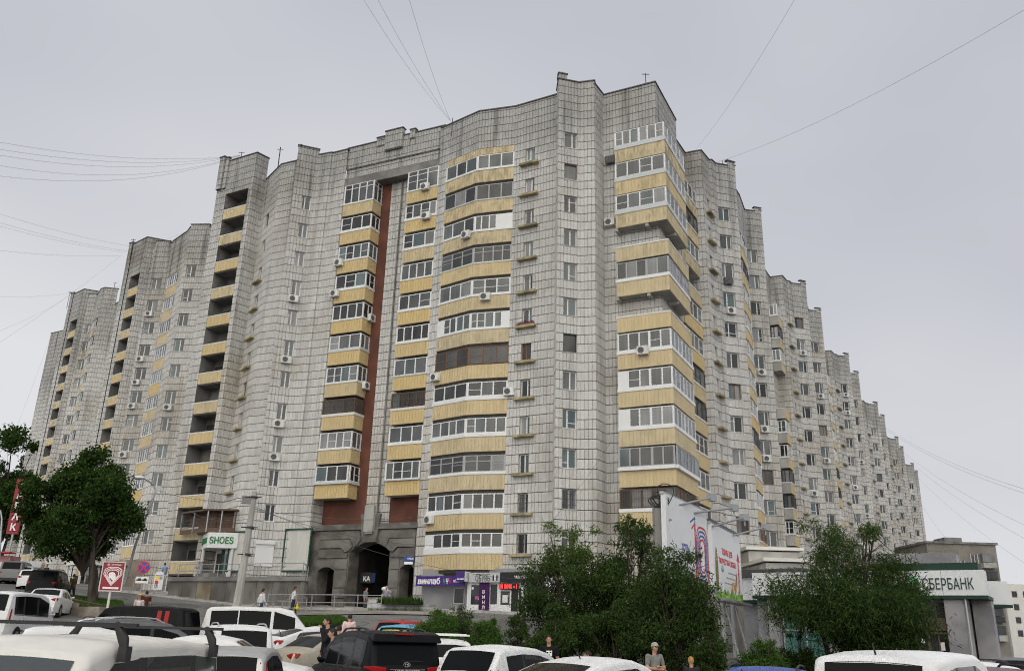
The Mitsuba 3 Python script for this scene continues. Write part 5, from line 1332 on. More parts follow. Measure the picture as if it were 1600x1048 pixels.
for (a_, b_, l) in (((-46.55, 96.00, 45.41), (-42.84, 60.00, 32.53), 'upper wire from the left wing roof'), ((-46.91, 96.00, 44.80), (-44.07, 62.00, 32.69), 'middle wire from the left wing roof'), ((-47.19, 96.00, 44.62), (-44.70, 63.00, 32.85), 'lower paired wire from the left wing roof'), ((-47.58, 96.00, 44.18), (-44.76, 64.00, 30.59), 'nearly level wire from the left wing roof'),
                   ((-71.81, 130.00, 52.20), (-47.87, 70.00, 28.66), 'wire running level from the far left roof aerial'), ((-47.07, 97.00, 45.60), (-29.84, 77.00, 39.97), 'wire between the left wing roof and the main block'), ((-71.81, 130.00, 52.20), (-47.87, 98.00, 41.06), 'wire between the far left roof and the left wing'),
                   ((-72.31, 130.00, 51.08), (-44.10, 66.00, 22.75), 'wire slanting down left from the far left roof'), ((-84.47, 150.00, 50.79), (-70.99, 120.00, 19.45), 'long steep wire down the left edge of the far wing'), ((-48.71, 98.00, 44.97), (-42.83, 66.00, 21.71), 'long slanting wire below the left roofs')):
    wire(a_, b_, .4, l, .009)
for i, (a_, b_) in enumerate((((73.79, 165.00, 42.32), (56.57, 90.00, 17.19)), ((73.98, 165.00, 41.81), (57.74, 92.00, 17.04)), ((87.31, 190.00, 43.80), (55.83, 90.00, 13.04)), ((90.57, 195.00, 43.14), (55.56, 90.00, 11.50)), ((105.13, 220.00, 43.02), (58.13, 95.00, 9.14)), ((107.90, 225.00, 36.47), (77.30, 150.00, 17.59)))):
    wire(a_, b_, 1.2, f'thin wire falling right from the end of the long wing, {("highest", "second highest", "third", "fourth", "fifth", "lowest")[i]} of six', .016)
for b_, s, l in (((-4.59, 63.00, 7.91), .5, 'wire from the concrete pole to the wall under the bay'), ((-6.42, 64.00, 10.06), .4, 'wire from the pole top to the wall beside the red panel'), ((1.74, 59.80, 5.57), .8, 'long sagging wire from the pole to the shop signs'), ((-26.92, 74.00, 11.25), .4, 'wire from the pole to the loggias'), ((-24.23, 60.00, 10.84), .3, 'wire from the pole to the street lamp')):
    wire(PT + [0, 0, -.3 - rng.random() * 1.2], b_, s, l, .014)
wire((2.06, 58.00, 8.20), (7.04, 58.50, 14.79), .3, 'wire slanting across the wall beside the corner balconies', .012)
for i, (x, y, Yd, h, lab) in enumerate(((376, 251, 77, 1.0, 'short aerial mast on the main block roof where wires meet'), (434, 264, 74, 2.4, 'tall dark aerial mast on the main block roof'), (206, 388, 97, 1.3, 'aerial mast on the left wing roof'), (107, 468, 130, 1.4, 'aerial mast on the far left roof'), (1009, 131, 59.5, 1.0, 'thin aerial mast on the corner roof'), (707, 190, 64.4, .35, 'stubby wire anchor on the roof above the bay'), (178, 452, 128, 1.2, 'small aerial between the far left roofs'), (1129, 256, 75, .35, 'tiny aerial on the first roof of the right wing'))):
    p = np.array((0, 0, 0.0)); d = None
    q = {376: (-27.99, 77.00, 46.66), 434: (-23.19, 74.00, 44.12), 206: (-46.99, 97.00, 45.60), 107: (-71.59, 130.00, 51.10), 1009: (10.31, 59.50, 44.66), 707: (-5.66, 64.40, 43.77), 178: (-63.63, 128.00, 52.31), 1129: (20.39, 75.00, 46.67)}[x]
    k = K('roof_aerial'); m = MB(); m.tube([np.array(q) + [0, 0, -1.5], np.array(q) + [0, 0, h]], .05 if h > 2 else .035, 6); m.build(k + '__mast', 'dark_metal')
    if h > .5:
        m = MB(); m.tube([np.array(q) + [-.3, 0, h * .9], np.array(q) + [.3, 0, h * .9]], .03, 5); m.build(k + '__crossbar', 'dark_metal')
    tag(k, lab, 'aerial')

# ---------------------------------------------------------------- trees and plants
def leaf_mat(name, c1, c2, c3):
    def fn(p, n, uv):
        return mikit.mix(mikit.mix(c1, c2, uv.x), c3, uv.y) * (0.85 + 0.3 * mikit.noise(p.x * 1.3, p.y * 1.3, p.z * 1.3))
    scene[name] = {'type': 'principledthin', 'base_color': mikit.proc(fn), 'roughness': 0.55, 'spec_trans': 0.0, 'diff_trans': 0.55, 'eta': 1.33}
    return name


leaf_mat('leaf_maple', (0.020, 0.044, 0.013), (0.048, 0.090, 0.024), (0.095, 0.145, 0.034))
leaf_mat('leaf_willow', (0.021, 0.041, 0.014), (0.052, 0.088, 0.027), (0.11, 0.165, 0.042))
leaf_mat('leaf_bright', (0.030, 0.065, 0.016), (0.070, 0.14, 0.030), (0.12, 0.20, 0.045))
vmat('bark', (0.045, 0.036, 0.028), (0.095, 0.08, 0.065), (5, 5, 1.2), rough=0.95)


def tree(kind, label, x, y, h, rx, trunk_h, trunk_r, n_leaf, leaf, leaves, seed, z=None, forks=3, lean=(0, 0), blobs=26, top_bias=0.0, low=0.25, long=1.0, droop=0.0, cat='tree', ry=None, spikes=0, bright_top=0.0, rmin=.12, rmax=.30):
    r = np.random.default_rng(seed); z = gz(x, y) if z is None else z; ry = ry or rx
    k = K(kind); base = np.array([x, y, z])
    crown_c = base + [lean[0], lean[1], trunk_h + (h - trunk_h) * .5]; rz = (h - trunk_h) * .5
    # clump centres fill the crown's volume unevenly
    C = []
    while len(C) < blobs:
        p = r.normal(0, 1, 3); p /= np.linalg.norm(p); q = p * r.uniform(.25, 1.0) ** .6
        w = 1 - .30 * max(0, q[2]) - low * max(0, -q[2])
        C.append(crown_c + q * [rx * w * .93, ry * w * .93, rz * .95])
    C = np.array(C); R = r.uniform(rmin, rmax, blobs) * min(rx, rz) * 1.2
    for i in range(spikes):
        a = r.uniform(0, 6.28); C = np.vstack([C, crown_c + [rx * .6 * math.cos(a) * r.random(), ry * .6 * math.sin(a), rz * r.uniform(.85, 1.12)]]); R = np.append(R, min(rx, rz) * r.uniform(.10, .16))
    tr = MB()
    for f in range(forks):
        o = np.array([r.normal(0, trunk_r * 1.6), r.normal(0, trunk_r * .8), 0]) if forks > 1 else np.zeros(3)
        a = base + o + [0, 0, -.3]; b = base + o * 1.8 + [lean[0] * .4, lean[1] * .4, trunk_h * (.8 + .4 * r.random())]
        top = crown_c + r.normal(0, .3, 3) * [rx, ry, rz * .4] + [0, 0, rz * .35]
        P = [a, (a + b) / 2 + r.normal(0, .08, 3), b, (b + top) / 2 + r.normal(0, .15, 3), top]
        tr.tube(P, np.array([1.15, .9, .75, .45, .12]) * trunk_r / (forks ** .35), 9)
    tr.build(k + '__trunk', 'bark', 40)
    lm = MB()
    for c in C[r.permutation(len(C))[:min(len(C), 26)]]:
        s_ = base + [lean[0] * .4, lean[1] * .4, trunk_h * r.uniform(.7, 1.25)]
        mid = (s_ + c) / 2 + [0, 0, .12 * rz]
        lm.tube([s_, mid, c], [trunk_r * .34, trunk_r * .2, .012], 6)
        for _ in range(3):
            d = c + r.normal(0, .5, 3) * min(rx, rz) * .35; lm.tube([mid + (c - mid) * r.random(), d], [trunk_r * .12, .006], 4)
    lm.build(k + '__branches', 'bark', 40); tag(k + '__branches', kind='stuff')
    # leaves: small folded blades round each clump, denser at its skin
    w = R ** 2; per = r.choice(len(C), n_leaf, p=w / w.sum())
    d = r.normal(0, 1, (n_leaf, 3)); d /= np.linalg.norm(d, axis=1, keepdims=True)
    rad = R[per] * r.uniform(.15, 1.12, n_leaf) ** .55
    wob = .35 + 1.3 * meshkit.noise(d * 3.0 + per[:, None] * 3.7)
    P = C[per] + d * (rad * wob)[:, None] * [1.12, 1.12, .9]; P[:, 2] -= droop * r.random(n_leaf) * R[per]
    keep = P[:, 2] > z + .08; P, per, d = P[keep], per[keep], d[keep]; n = len(P)
    ax = r.normal(0, 1, (n, 3)) + d * .6 + np.array([0, 0, -.35 - droop]); ax /= np.linalg.norm(ax, axis=1, keepdims=True)
    sd = np.cross(ax, r.normal(0, 1, (n, 3))); sd /= np.linalg.norm(sd, axis=1, keepdims=True); nn = np.cross(ax, sd)
    L = leaf * r.uniform(.6, 1.25, n); Wd = L * .42 / long
    tip, ba = P + ax * L[:, None] * long, P - ax * (L * .2)[:, None]
    l_, r_ = P + sd * Wd[:, None] + nn * (Wd * .35)[:, None], P - sd * Wd[:, None] + nn * (Wd * .35)[:, None]
    V = np.stack([ba, l_, tip, r_], 1).reshape(-1, 3); F = np.arange(n)[:, None] * 4 + np.array([[0, 1, 2, 0, 2, 3]]); F = F.reshape(-1, 3)
    tone = np.clip(r.normal(.45, .25, n) + (r.random(len(C))[per] - .5) * .6, 0, 1)
    yng = np.clip(r.random(n) ** 5 * .8 + bright_top * np.clip((P[:, 2] - (crown_c[2] + rz * .1)) / (rz * .9), 0, 1), 0, 1)
    m = MB(); m.add(V, F, np.repeat(np.c_[tone, yng], 4, axis=0)); m.build(k + '__crown', leaves, False, uv=True); tag(k + '__crown', kind='stuff')
    tag(k, label, cat)
    return k


tree('maple_tree', 'big dark green maple with two trunks on the left grass mound', -25.81, 56, 9.3, 4.0, 2.0, .30, 44000, .17, 'leaf_maple', 3, z=3.4, forks=2, blobs=120, ry=4.0, low=.1, rmin=.08, rmax=.19, lean=(-1.5, 0))
tree('background_tree', 'dark tree behind the crimson vertical sign at the left edge', -81.98, 150, 21, 5.5, 5, .4, 14000, .42, 'leaf_maple', 4, z=9, blobs=24)
tree('background_tree', 'dark tree rising at the far left edge of the picture', -80.05, 140, 23, 6.0, 5, .4, 12000, .42, 'leaf_maple', 5, z=9, blobs=22)
tree('elm_tree', 'bushy elm with bright green top in front of the tiled wall', 2.41, 34, 5.4, 1.95, 1.0, .16, 27000, .085, 'leaf_willow', 6, z=.45, blobs=52, long=1.5, forks=4, spikes=5, bright_top=.75, droop=.2)
tree('elm_tree', 'tall dark elm with a thin upright tip left of the billboards', 4.59, 33, 5.85, 1.7, .9, .15, 25000, .085, 'leaf_willow', 7, z=.3, blobs=46, long=1.5, forks=5, spikes=8, droop=.2)
tree('elm_tree', 'spreading dark elm reaching over the white billboard', 5.58, 30, 4.55, 1.75, 1.0, .13, 23000, .08, 'leaf_willow', 8, z=.2, blobs=46, long=1.5, forks=5, spikes=6, droop=.25)
tree('elm_tree', 'low leafy elm in front of the other elms, over the man in black', 1.78, 30.5, 3.0, 1.5, .55, .10, 20000, .075, 'leaf_willow', 9, z=.3, blobs=26, long=1.5, forks=4, droop=.2)
tree('elm_tree', 'low dark elm between the man in the cap and the bushes', 3.69, 30, 3.1, 1.5, .7, .10, 18000, .075, 'leaf_willow', 19, z=.2, blobs=26, long=1.5, forks=5, droop=.2)
tree('willow_tree', 'broad feathery willow in front of the bank', 11.99, 31, 5.75, 2.9, 1.25, .17, 50000, .085, 'leaf_willow', 10, z=.1, blobs=80, long=2.2, forks=4, spikes=9, droop=.5, low=.15, bright_top=.15)
for i, (px, Yd, h, rr, n, lf, lv, sd, lab) in enumerate(((-2.28, 31, 2.15, 1.0, 26000, .055, 'leaf_bright', 11, 'round leafy bush left of the purple banner'), (-0.82, 30, 1.95, 1.15, 30000, .055, 'leaf_bright', 12, 'round leafy bush below the shop doors'), (-1.69, 34, 2.3, .8, 11000, .05, 'leaf_willow', 13, 'scraggy half bare bush between the two round bushes'),
                                                          (0.49, 33, 2.1, .6, 9000, .055, 'leaf_willow', 14, 'thin bush at the foot of the elms'), (7.68, 27, 1.75, .72, 15000, .06, 'leaf_bright', 15, 'bright green bush below the billboards'), (7.14, 28, 1.2, .5, 6000, .06, 'leaf_bright', 16, 'small bright bush left of the larger bright bush'),
                                                          (10.61, 33, 2.0, .75, 12000, .06, 'leaf_willow', 17, 'dark bush at the left foot of the willow'), (14.55, 33, 1.9, .6, 8000, .06, 'leaf_willow', 18, 'dark bush at the right foot of the willow'), (6.49, 29, 1.9, .8, 12000, .06, 'leaf_willow', 21, 'dark bush under the billboard posts'))):
    tree('bush', lab, px, Yd, h, rr, h * .12, .035, n, lf, lv, sd, forks=5, blobs=22, long=1.4, cat='bush', spikes=5, low=.0, rmin=.2, rmax=.42)
for i, (s, t, L, z, lab) in enumerate(((16.4, -6.9, 3.2, 3.75, 'weeds growing in the upper concrete planter'), (16.0, -7.8, 4.2, 2.95, 'weeds growing in the lower concrete planter'))):
    r = np.random.default_rng(50 + i); n = 2600; q = np.array([ST(s + a, t + b) for a, b in zip(r.uniform(-L / 2, L / 2, n), r.uniform(-.4, .4, n))]); hh = r.uniform(.08, .5, n) * (.5 + r.random(n))
    a = r.uniform(0, 6.28, n); dx = np.c_[np.cos(a), np.sin(a)] * .035; P0 = np.c_[q, np.full(n, z)]; tip = np.c_[q + r.normal(0, .1, (n, 2)), z + hh]
    V = np.stack([P0 - np.c_[dx, np.zeros(n)], P0 + np.c_[dx, np.zeros(n)], tip], 1).reshape(-1, 3); m = MB(); m.add(V, np.arange(n * 3).reshape(-1, 3), np.repeat(np.c_[r.random(n), r.random(n) * .4], 3, axis=0)); kk = K('weeds'); m.build(kk, 'leaf_willow', uv=True); tag(kk, lab, 'weeds', kind='stuff')


def grass(key, poly, n, hgt, label, seed, lift=.03):
    r = np.random.default_rng(seed); P = Polygon(poly); x0, y0, x1, y1 = P.bounds; pts = []
    from shapely import contains_xy
    while len(pts) < n:
        q = np.c_[r.uniform(x0, x1, n), r.uniform(y0, y1, n)]; pts.extend(q[contains_xy(P, q[:, 0], q[:, 1])])
    q = np.array(pts[:n]); z = _RB(q) + lift; a = r.uniform(0, 6.28, n); dx = np.c_[np.cos(a), np.sin(a)] * .03; hh = r.uniform(.4, 1.2, n) * hgt
    V = np.stack([np.c_[q - dx, z], np.c_[q + dx, z], np.c_[q + r.normal(0, .05, (n, 2)), z + hh]], 1).reshape(-1, 3)
    m = MB(); m.add(V, np.arange(n * 3).reshape(-1, 3), np.repeat(np.c_[r.random(n), r.random(n) * .5], 3, axis=0)); m.build(key, 'leaf_bright', uv=True); tag(key, label, 'grass', kind='stuff')


vmat('soil', (0.045, 0.05, 0.025), (0.085, 0.075, 0.05), (1.5, 1.5, 1.5))
_ga = [(-11.0, 44.4), (-8.3, 44.0), (-7.9, 45.8), (-8.8, 47.6), (-10.6, 46.6)]
sheet('grass_verge', _ga, .05, 'soil', 'earth under the small green verge by the slanting path', 'ground'); grass('grass', _ga, 14000, .2, 'short green grass on the verge above the parked cars', 31, .06)
_gb = [(-27.08, 54.00, 3.53)[:2], (-21.55, 49.00, 2.97)[:2], (-20.64, 50.00, 3.37)[:2], (-24.49, 58.00, 4.35)[:2], (-29.83, 60.00, 4.52)[:2]]
sheet('grass_mound', _gb, .25, 'soil', 'earth mound under the maple', 'ground'); grass('grass_001', _gb, 30000, .22, 'green grass on the mound under the maple', 32, .26)
_gc = [(0, 27.5), (9.5, 25.8), (13.5, 27), (13.5, 36), (0, 40)]
sheet('planting_bed', _gc, .05, 'soil', 'bare earth bed under the elms and bushes', 'ground', kerb=.1); grass('grass_002', _gc, 16000, .18, 'patchy grass under the elms and bushes', 33, .06)
_gd = [(10, 24.8), (20.5, 25.2), (19.8, 34), (12, 36)]
sheet('planting_bed_001', _gd, .05, 'soil', 'earth bed under the willow and the billboards', 'ground', kerb=.1); grass('grass_003', _gd, 16000, .2, 'patchy grass below the willow and the billboards', 34, .06)

g, o = WIN_LOG[('P', 0, 5)]
r = np.random.default_rng(77); n = 420
P = np.array([g.P(o[0] - .3 + 1.5 * a, .08 + .3 * b, o[2] - .02 + .32 * c) for a, b, c in r.random((n, 3))]); d = r.normal(0, .05, (n, 3)); e = r.normal(0, .05, (n, 3))
m = MB(); m.add(np.stack([P, P + d, P + e], 1).reshape(-1, 3), np.arange(n * 3).reshape(-1, 3)); m.build('flower_box__blossoms', mat('purple_leaf', (0.13, 0.02, 0.055), 0.7, 0.2)); tag('flower_box__blossoms', kind='stuff')
m = MB(); m.lbox(g, o[0] - .3, o[1] + .3, .1, .36, o[2] - .02, o[2] + .12); m.build('flower_box__trough', 'brown_frame'); tag('flower_box', 'crimson flowers in a trough on the sixth small window sill', 'flower box')

# ---------------------------------------------------------------- cars
def paint(name, c, metal=0.0, rough=0.34, coat=0.45):
    def fn(p, n, uv):
        d = mikit.smoothstep(0.45, 0.85, mikit.fbm(p.x * 2.3, p.y * 2.3, p.z * 3.1, 3))
        low = mikit.smoothstep(0.95, 0.2, p.z - 0.0) * 0.0
        return mikit.mix(c, (0.20, 0.19, 0.17), 0.16 * d * (0.15 if max(c) < 0.02 else 1.0))
    return mat(name, mikit.proc(fn), rough, 0.5 if max(c) > 0.02 else 0.13, metal, clearcoat=coat, clearcoat_gloss=0.93)


paint('paint_white', (0.64, 0.645, 0.645)); paint('paint_cream', (0.62, 0.605, 0.56)); paint('paint_black', (0.004, 0.0045, 0.006), coat=.03, rough=.4); paint('paint_navy', (0.005, 0.007, 0.015), coat=.03, rough=.4); paint('paint_grey', (0.10, 0.105, 0.11), 0.3)
paint('paint_silver', (0.46, 0.46, 0.45), 0.55, 0.35); paint('paint_gold', (0.46, 0.42, 0.33), 0.45, 0.35); paint('paint_red', (0.33, 0.02, 0.02)); paint('paint_blue', (0.10, 0.32, 0.48)); paint('paint_cobalt', (0.03, 0.07, 0.30)); paint('paint_maroon', (0.06, 0.01, 0.014))
mat('car_glass', (0.006, 0.007, 0.0075), 0.09, 0.08); mat('car_glass_light', (0.085, 0.095, 0.09), 0.05, 0.4); mat('car_glass_clear', (0.05, 0.058, 0.06), 0.03, 0.8); mat('black_trim', (0.018, 0.018, 0.019), 0.5, 0.4); mat('tyre', (0.02, 0.02, 0.02), 0.9, 0.2); mat('alloy', (0.5, 0.5, 0.51), 0.3, 0.5, 0.8)
mat('lamp_red', (0.30, 0.008, 0.010), 0.25, 0.25); mat('lamp_clear', (0.62, 0.62, 0.62), 0.12, 0.7, clearcoat=1.0); mat('lamp_amber', (0.55, 0.16, 0.05), 0.15, 0.7); mat('plate_white', (0.70, 0.70, 0.69), 0.45, 0.4); mat('chrome', (0.65, 0.65, 0.66), 0.15, 0.5, 1.0)

KINDS = {   # top line from the tail (x=0) forward, belt height tail/nose, half width, tumblehome, side windows (x ranges along the glass house), length
    'suv': dict(L=4.85, W=0.96, top=[(0, .55), (.04, .95), (.08, 1.12), (.26, 1.70), (.42, 1.80), (1.2, 1.87), (2.3, 1.86), (2.95, 1.78), (3.65, 1.16), (3.9, 1.10), (4.6, 1.02), (4.80, .85), (4.85, .55)], belt=(1.12, 1.08), k=.17, win=[(.42, 1.15), (1.25, 2.15), (2.25, 3.22)], rear=(.10, .27), front=(3.02, 3.58), wheels=(.95, 3.85), wr=.38),
    'wagon': dict(L=4.55, W=0.88, top=[(0, .5), (.03, .85), (.08, 1.0), (.38, 1.40), (.55, 1.47), (1.4, 1.53), (2.1, 1.52), (2.6, 1.44), (3.4, .98), (3.6, .94), (4.3, .82), (4.5, .66), (4.55, .45)], belt=(.98, .92), k=.26, win=[(.55, 1.2), (1.3, 2.05), (2.14, 3.0)], rear=(.10, .36), front=(2.64, 3.34), wheels=(.8, 3.6), wr=.32),
    'hatch': dict(L=4.0, W=0.86, top=[(0, .5), (.03, .85), (.08, .98), (.42, 1.42), (.6, 1.48), (1.4, 1.53), (2.0, 1.50), (2.5, 1.40), (3.3, .98), (3.45, .93), (3.85, .78), (3.97, .6), (4.0, .42)], belt=(.98, .92), k=.27, win=[(.62, 1.25), (1.33, 2.0), (2.08, 2.95)], rear=(.10, .41), front=(2.54, 3.22), wheels=(.65, 3.2), wr=.31),
    'fastback': dict(L=4.46, W=0.87, top=[(0, .5), (.03, .88), (.10, 1.06), (.20, 1.10), (1.1, 1.38), (1.9, 1.49), (2.3, 1.48), (2.7, 1.38), (3.6, .92), (3.8, .86), (4.25, .72), (4.42, .58), (4.46, .42)], belt=(1.0, .90), k=.30, win=[(.95, 1.5), (1.58, 2.25), (2.33, 3.15)], rear=(.24, 1.08), front=(2.74, 3.52), wheels=(.85, 3.55), wr=.31),
    'sedan': dict(L=4.5, W=0.86, top=[(0, .45), (.03, .82), (.08, 1.0), (.65, 1.06), (1.25, 1.40), (1.6, 1.46), (2.2, 1.47), (2.6, 1.40), (3.35, .98), (3.55, .94), (4.25, .82), (4.45, .64), (4.5, .45)], belt=(1.0, .92), k=.28, win=[(1.2, 1.45), (1.53, 2.1), (2.18, 3.0)], rear=(.72, 1.22), front=(2.65, 3.28), wheels=(.9, 3.55), wr=.31),
    'van': dict(L=4.7, W=0.85, top=[(0, .5), (.03, .95), (.07, 1.15), (.22, 1.82), (.36, 1.90), (1.4, 1.96), (3.0, 1.96), (3.55, 1.86), (4.25, 1.12), (4.45, .95), (4.65, .75), (4.7, .45)], belt=(1.12, 1.06), k=.10, win=[(.40, 1.15), (1.28, 2.45), (2.6, 3.65)], rear=(.09, .23), front=(3.6, 4.2), wheels=(.8, 3.9), wr=.32),
    'minibus': dict(L=4.9, W=0.90, top=[(0, .5), (.03, .95), (.06, 1.15), (.2, 1.88), (.34, 1.97), (1.4, 2.03), (3.2, 2.02), (3.75, 1.92), (4.45, 1.15), (4.65, .95), (4.85, .75), (4.9, .45)], belt=(1.2, 1.1), k=.12, win=[(.40, 1.5), (1.55, 2.85), (2.98, 3.9)], rear=(.08, .21), front=(3.8, 4.4), wheels=(.85, 3.95), wr=.33),
}


class Car:
    def __init__(s, kind, x, y, heading, colour, label, cat, z=None, scale=1.0, gl='car_glass'):
        s.gl = gl; s.k = K({'van': 'parked_van', 'minibus': 'parked_minibus'}.get(kind, 'parked_car')); s.d = KINDS[kind]; s.col = colour
        s.c, s.s = math.cos(heading), math.sin(heading); s.x, s.y = x, y; s.sc = scale
        s.z = gz(x, y) if z is None else z
        d = s.d; t = np.array(d['top'])
        s.tx, s.tz = t[:, 0], t[:, 1]
        tag(s.k, label, cat)
        s.body(); s.glass(); s.wheels()

    # car frame: x forward from the tail, y left; placed by the middle of the tail
    def W(s, p):
        p = np.atleast_2d(np.asarray(p, float)) * s.sc
        return np.c_[s.x + p[:, 0] * s.c - p[:, 1] * s.s, s.y + p[:, 0] * s.s + p[:, 1] * s.c, s.z + p[:, 2]]

    def T_(s, x):
        return np.interp(x, s.tx, s.tz)

    def belt(s, x):
        return np.interp(x, [0, s.d['L']], s.d['belt'])

    def half(s, x):
        L = s.d['L']; e = min(x, L - x)
        f = 1 - 0.20 * max(0.0, 1 - e / 0.55) ** 2.0
        if x > L / 2:
            f *= 1 - 0.06 * max(0.0, 1 - (L - x) / 1.2) ** 1.5
        return s.d['W'] * f

    def Y(s, x, z):
        w, b = s.half(x), s.belt(x)
        zz = min(z, b); v = w * (1 - 0.05 * ((zz - 0.62) / 0.5) ** 2)
        if z > b:
            v -= (z - b) * s.d['k']
        return v

    def section(s, x):
        top, b = float(s.T_(x)), float(s.belt(x)); r = 0.085
        zs = np.array([.24, .36, .5, .62, .76, .88]); side_top = top - r
        zs = np.minimum(zs, side_top - .02 * (6 - np.arange(6)) / 6)
        zs = np.maximum.accumulate(zs)
        lo = [(s.Y(x, z), z) for z in zs]
        zb = min(b, side_top); mid = [(s.Y(x, z), z) for z in np.linspace(max(zb, zs[-1]), side_top, 5)]
        y1 = s.Y(x, side_top); arc = [(y1 - r * 1.3 * (1 - math.cos(a)), side_top + r * math.sin(a)) for a in (.4, .8, 1.2, 1.5)]
        y2 = arc[-1][0]; roof = [(y2 * q, arc[-1][1] + .035 * (1 - q * q)) for q in (.75, .5, .25, 0)]
        return np.array(lo + mid + arc + roof)

    def body(s):
        L = s.d['L']; xs = sorted(set(np.round(np.concatenate([np.linspace(0, L, 44), s.tx, [.015, .05, L - .02]]), 4)))
        V = []
        for x in xs:
            q = s.section(x); V.append(np.c_[np.full(len(q), x), q]); 
        n = len(V[0]); R = []
        for q in V:
            R.append(np.vstack([q, q[-2::-1] * [1, -1, 1]]))
        R = np.array(R); m_ = R.shape[1]
        I = np.arange(len(xs) * m_).reshape(len(xs), m_)
        F = np.stack([I[:-1, :-1], I[:-1, 1:], I[1:, 1:], I[1:, :-1]], -1).reshape(-1, 4)[:, ::-1]
        pts = R.reshape(-1, 3); extra, ef = [], []
        base = len(pts)
        for j, e in ((0, 0), (len(xs) - 1, 1)):
            extra.append([xs[j], 0, .42]); c = base + len(extra) - 1
            for i in range(m_ - 1):
                ef.append([c, I[j, i], I[j, i + 1]] if e else [c, I[j, i + 1], I[j, i]])
        m = trimesh.Trimesh(np.vstack([pts, extra]), np.vstack([F[:, [0, 1, 2]], F[:, [0, 2, 3]], ef]), process=True)
        m.fix_normals()
        b = MB(); b.add(s.W(m.vertices), m.faces); b.build(s.k + '__body', s.col, 50)

    def side_patch(s, key, poly, bs, off=.006, n=6):
        """A panel with the side-view outline poly (four corners), laid on both flanks."""
        a, b, c, d = [np.array(p, float) for p in poly]
        for sg in (1, -1):
            V = []
            for i in range(n + 1):
                for j in range(n + 1):
                    u, v = i / n, j / n; p = (a * (1 - u) + b * u) * (1 - v) + (d * (1 - u) + c * u) * v
                    V.append([p[0], sg * (s.Y(p[0], p[1]) + off), p[1]])
            I = np.arange((n + 1) ** 2).reshape(n + 1, n + 1); F = np.stack([I[:-1, :-1], I[1:, :-1], I[1:, 1:], I[:-1, 1:]], -1).reshape(-1, 4)
            F = F[:, ::-1] if sg > 0 else F
            m = MB(); m.add(s.W(V), F); m.build(K(s.k + '__' + key), bs, True)

    def end_patch(s, key, x0, x1, y0, y1, bs, off=.008, n=8, mirror=False):
        """A panel on the sloping top line between x0 and x1, from y0 to y1 of the half width there."""
        for sg in ((1, -1) if mirror else (1,)):
            V = []
            for i in range(n + 1):
                x = x0 + (x1 - x0) * i / n; z = float(s.T_(x)); e = 1e-3; sl = (float(s.T_(x + e)) - float(s.T_(x - e))) / (2 * e); nn = np.array([-sl, 1]) / math.hypot(sl, 1)
                w = s.Y(x, z - .085) - .09
                for j in range(n + 1):
                    q = y0 + (y1 - y0) * j / n
                    V.append([x + nn[0] * off, sg * q * w, z + .035 * (1 - q * q) * .9 + nn[1] * off])
            I = np.arange((n + 1) ** 2).reshape(n + 1, n + 1); F = np.stack([I[:-1, :-1], I[1:, :-1], I[1:, 1:], I[:-1, 1:]], -1).reshape(-1, 4)
            F = F if sg > 0 else F[:, ::-1]
            m = MB(); m.add(s.W(V), F); m.build(K(s.k + '__' + key), bs, True)

    def glass(s):
        d = s.d; g = s.gl
        for i, (a, b) in enumerate(d['win']):
            zt = lambda x: float(s.T_(x)) - .14
            zb = lambda x: float(s.belt(x)) + .03
            a2, b2 = a, b
            ta, tb = a, b
            while zt(ta) < zb(a) + .12 and ta < b: ta += .03
            if i == 2:
                tb = b
                while zt(tb) < float(s.T_(d['front'][0])) - .22 and tb > a + .2: tb -= .03
            if i == 0:
                while zt(ta) < float(s.T_(1.4)) - .30 and ta < b - .12: ta += .03
            s.side_patch('side_window', [(a2, zb(a2)), (b2, zb(b2)), (tb, zt(tb)), (ta, zt(ta))], g)
        if s.y < 36:
            W = d['win']
            for (a0, a1), (b0, b1) in zip(W[:-1], W[1:]):
                x = (a1 + b0) / 2; zb, zt = float(s.belt(x)) + .03, float(s.T_(x)) - .14
                if zt > zb + .15:
                    s.side_patch('pillar_trim', [(a1 - .01, zb), (b0 + .01, zb), (b0 + .01, zt), (a1 - .01, zt)], 'black_trim', .004, 3)
                s.side_patch('door_seam', [(x - .006, .32), (x + .006, .32), (x + .006, zb - .02), (x - .006, zb - .02)], 'black_trim', .004, 4)
                s.side_patch('door_handle', [(b0 + .02, zb - .16), (b0 + .22, zb - .16), (b0 + .22, zb - .125), (b0 + .02, zb - .125)], s.col, .03, 2)
            s.side_patch('window_trim', [(W[0][0], float(s.belt(1)) + .0), (W[2][1], float(s.belt(W[2][1])) + .0), (W[2][1] - .02, float(s.belt(W[2][1])) + .025), (W[0][0], float(s.belt(1)) + .025)], 'black_trim', .012, 4)
            s.side_patch('rubbing_strip', [(.9, .52), (d['L'] - 1.0, .50), (d['L'] - 1.0, .55), (.9, .57)], 'black_trim', .012, 4)
        s.end_patch('rear_window', d['rear'][0], d['rear'][1], -.93, .93, 'car_glass')
        s.end_patch('windscreen', d['front'][0], d['front'][1], -.95, .95, 'car_glass_clear')

    def box(s, key, c, size, bs, rot=None):
        m = trimesh.creation.box(size); v = np.array(m.vertices)
        if rot is not None:
            ca, sa = math.cos(rot), math.sin(rot); v = v @ np.array([[ca, 0, sa], [0, 1, 0], [-sa, 0, ca]]).T
        b = MB(); b.add(s.W(v + np.array(c)), m.faces); return b.build(K(s.k + '__' + key), bs)

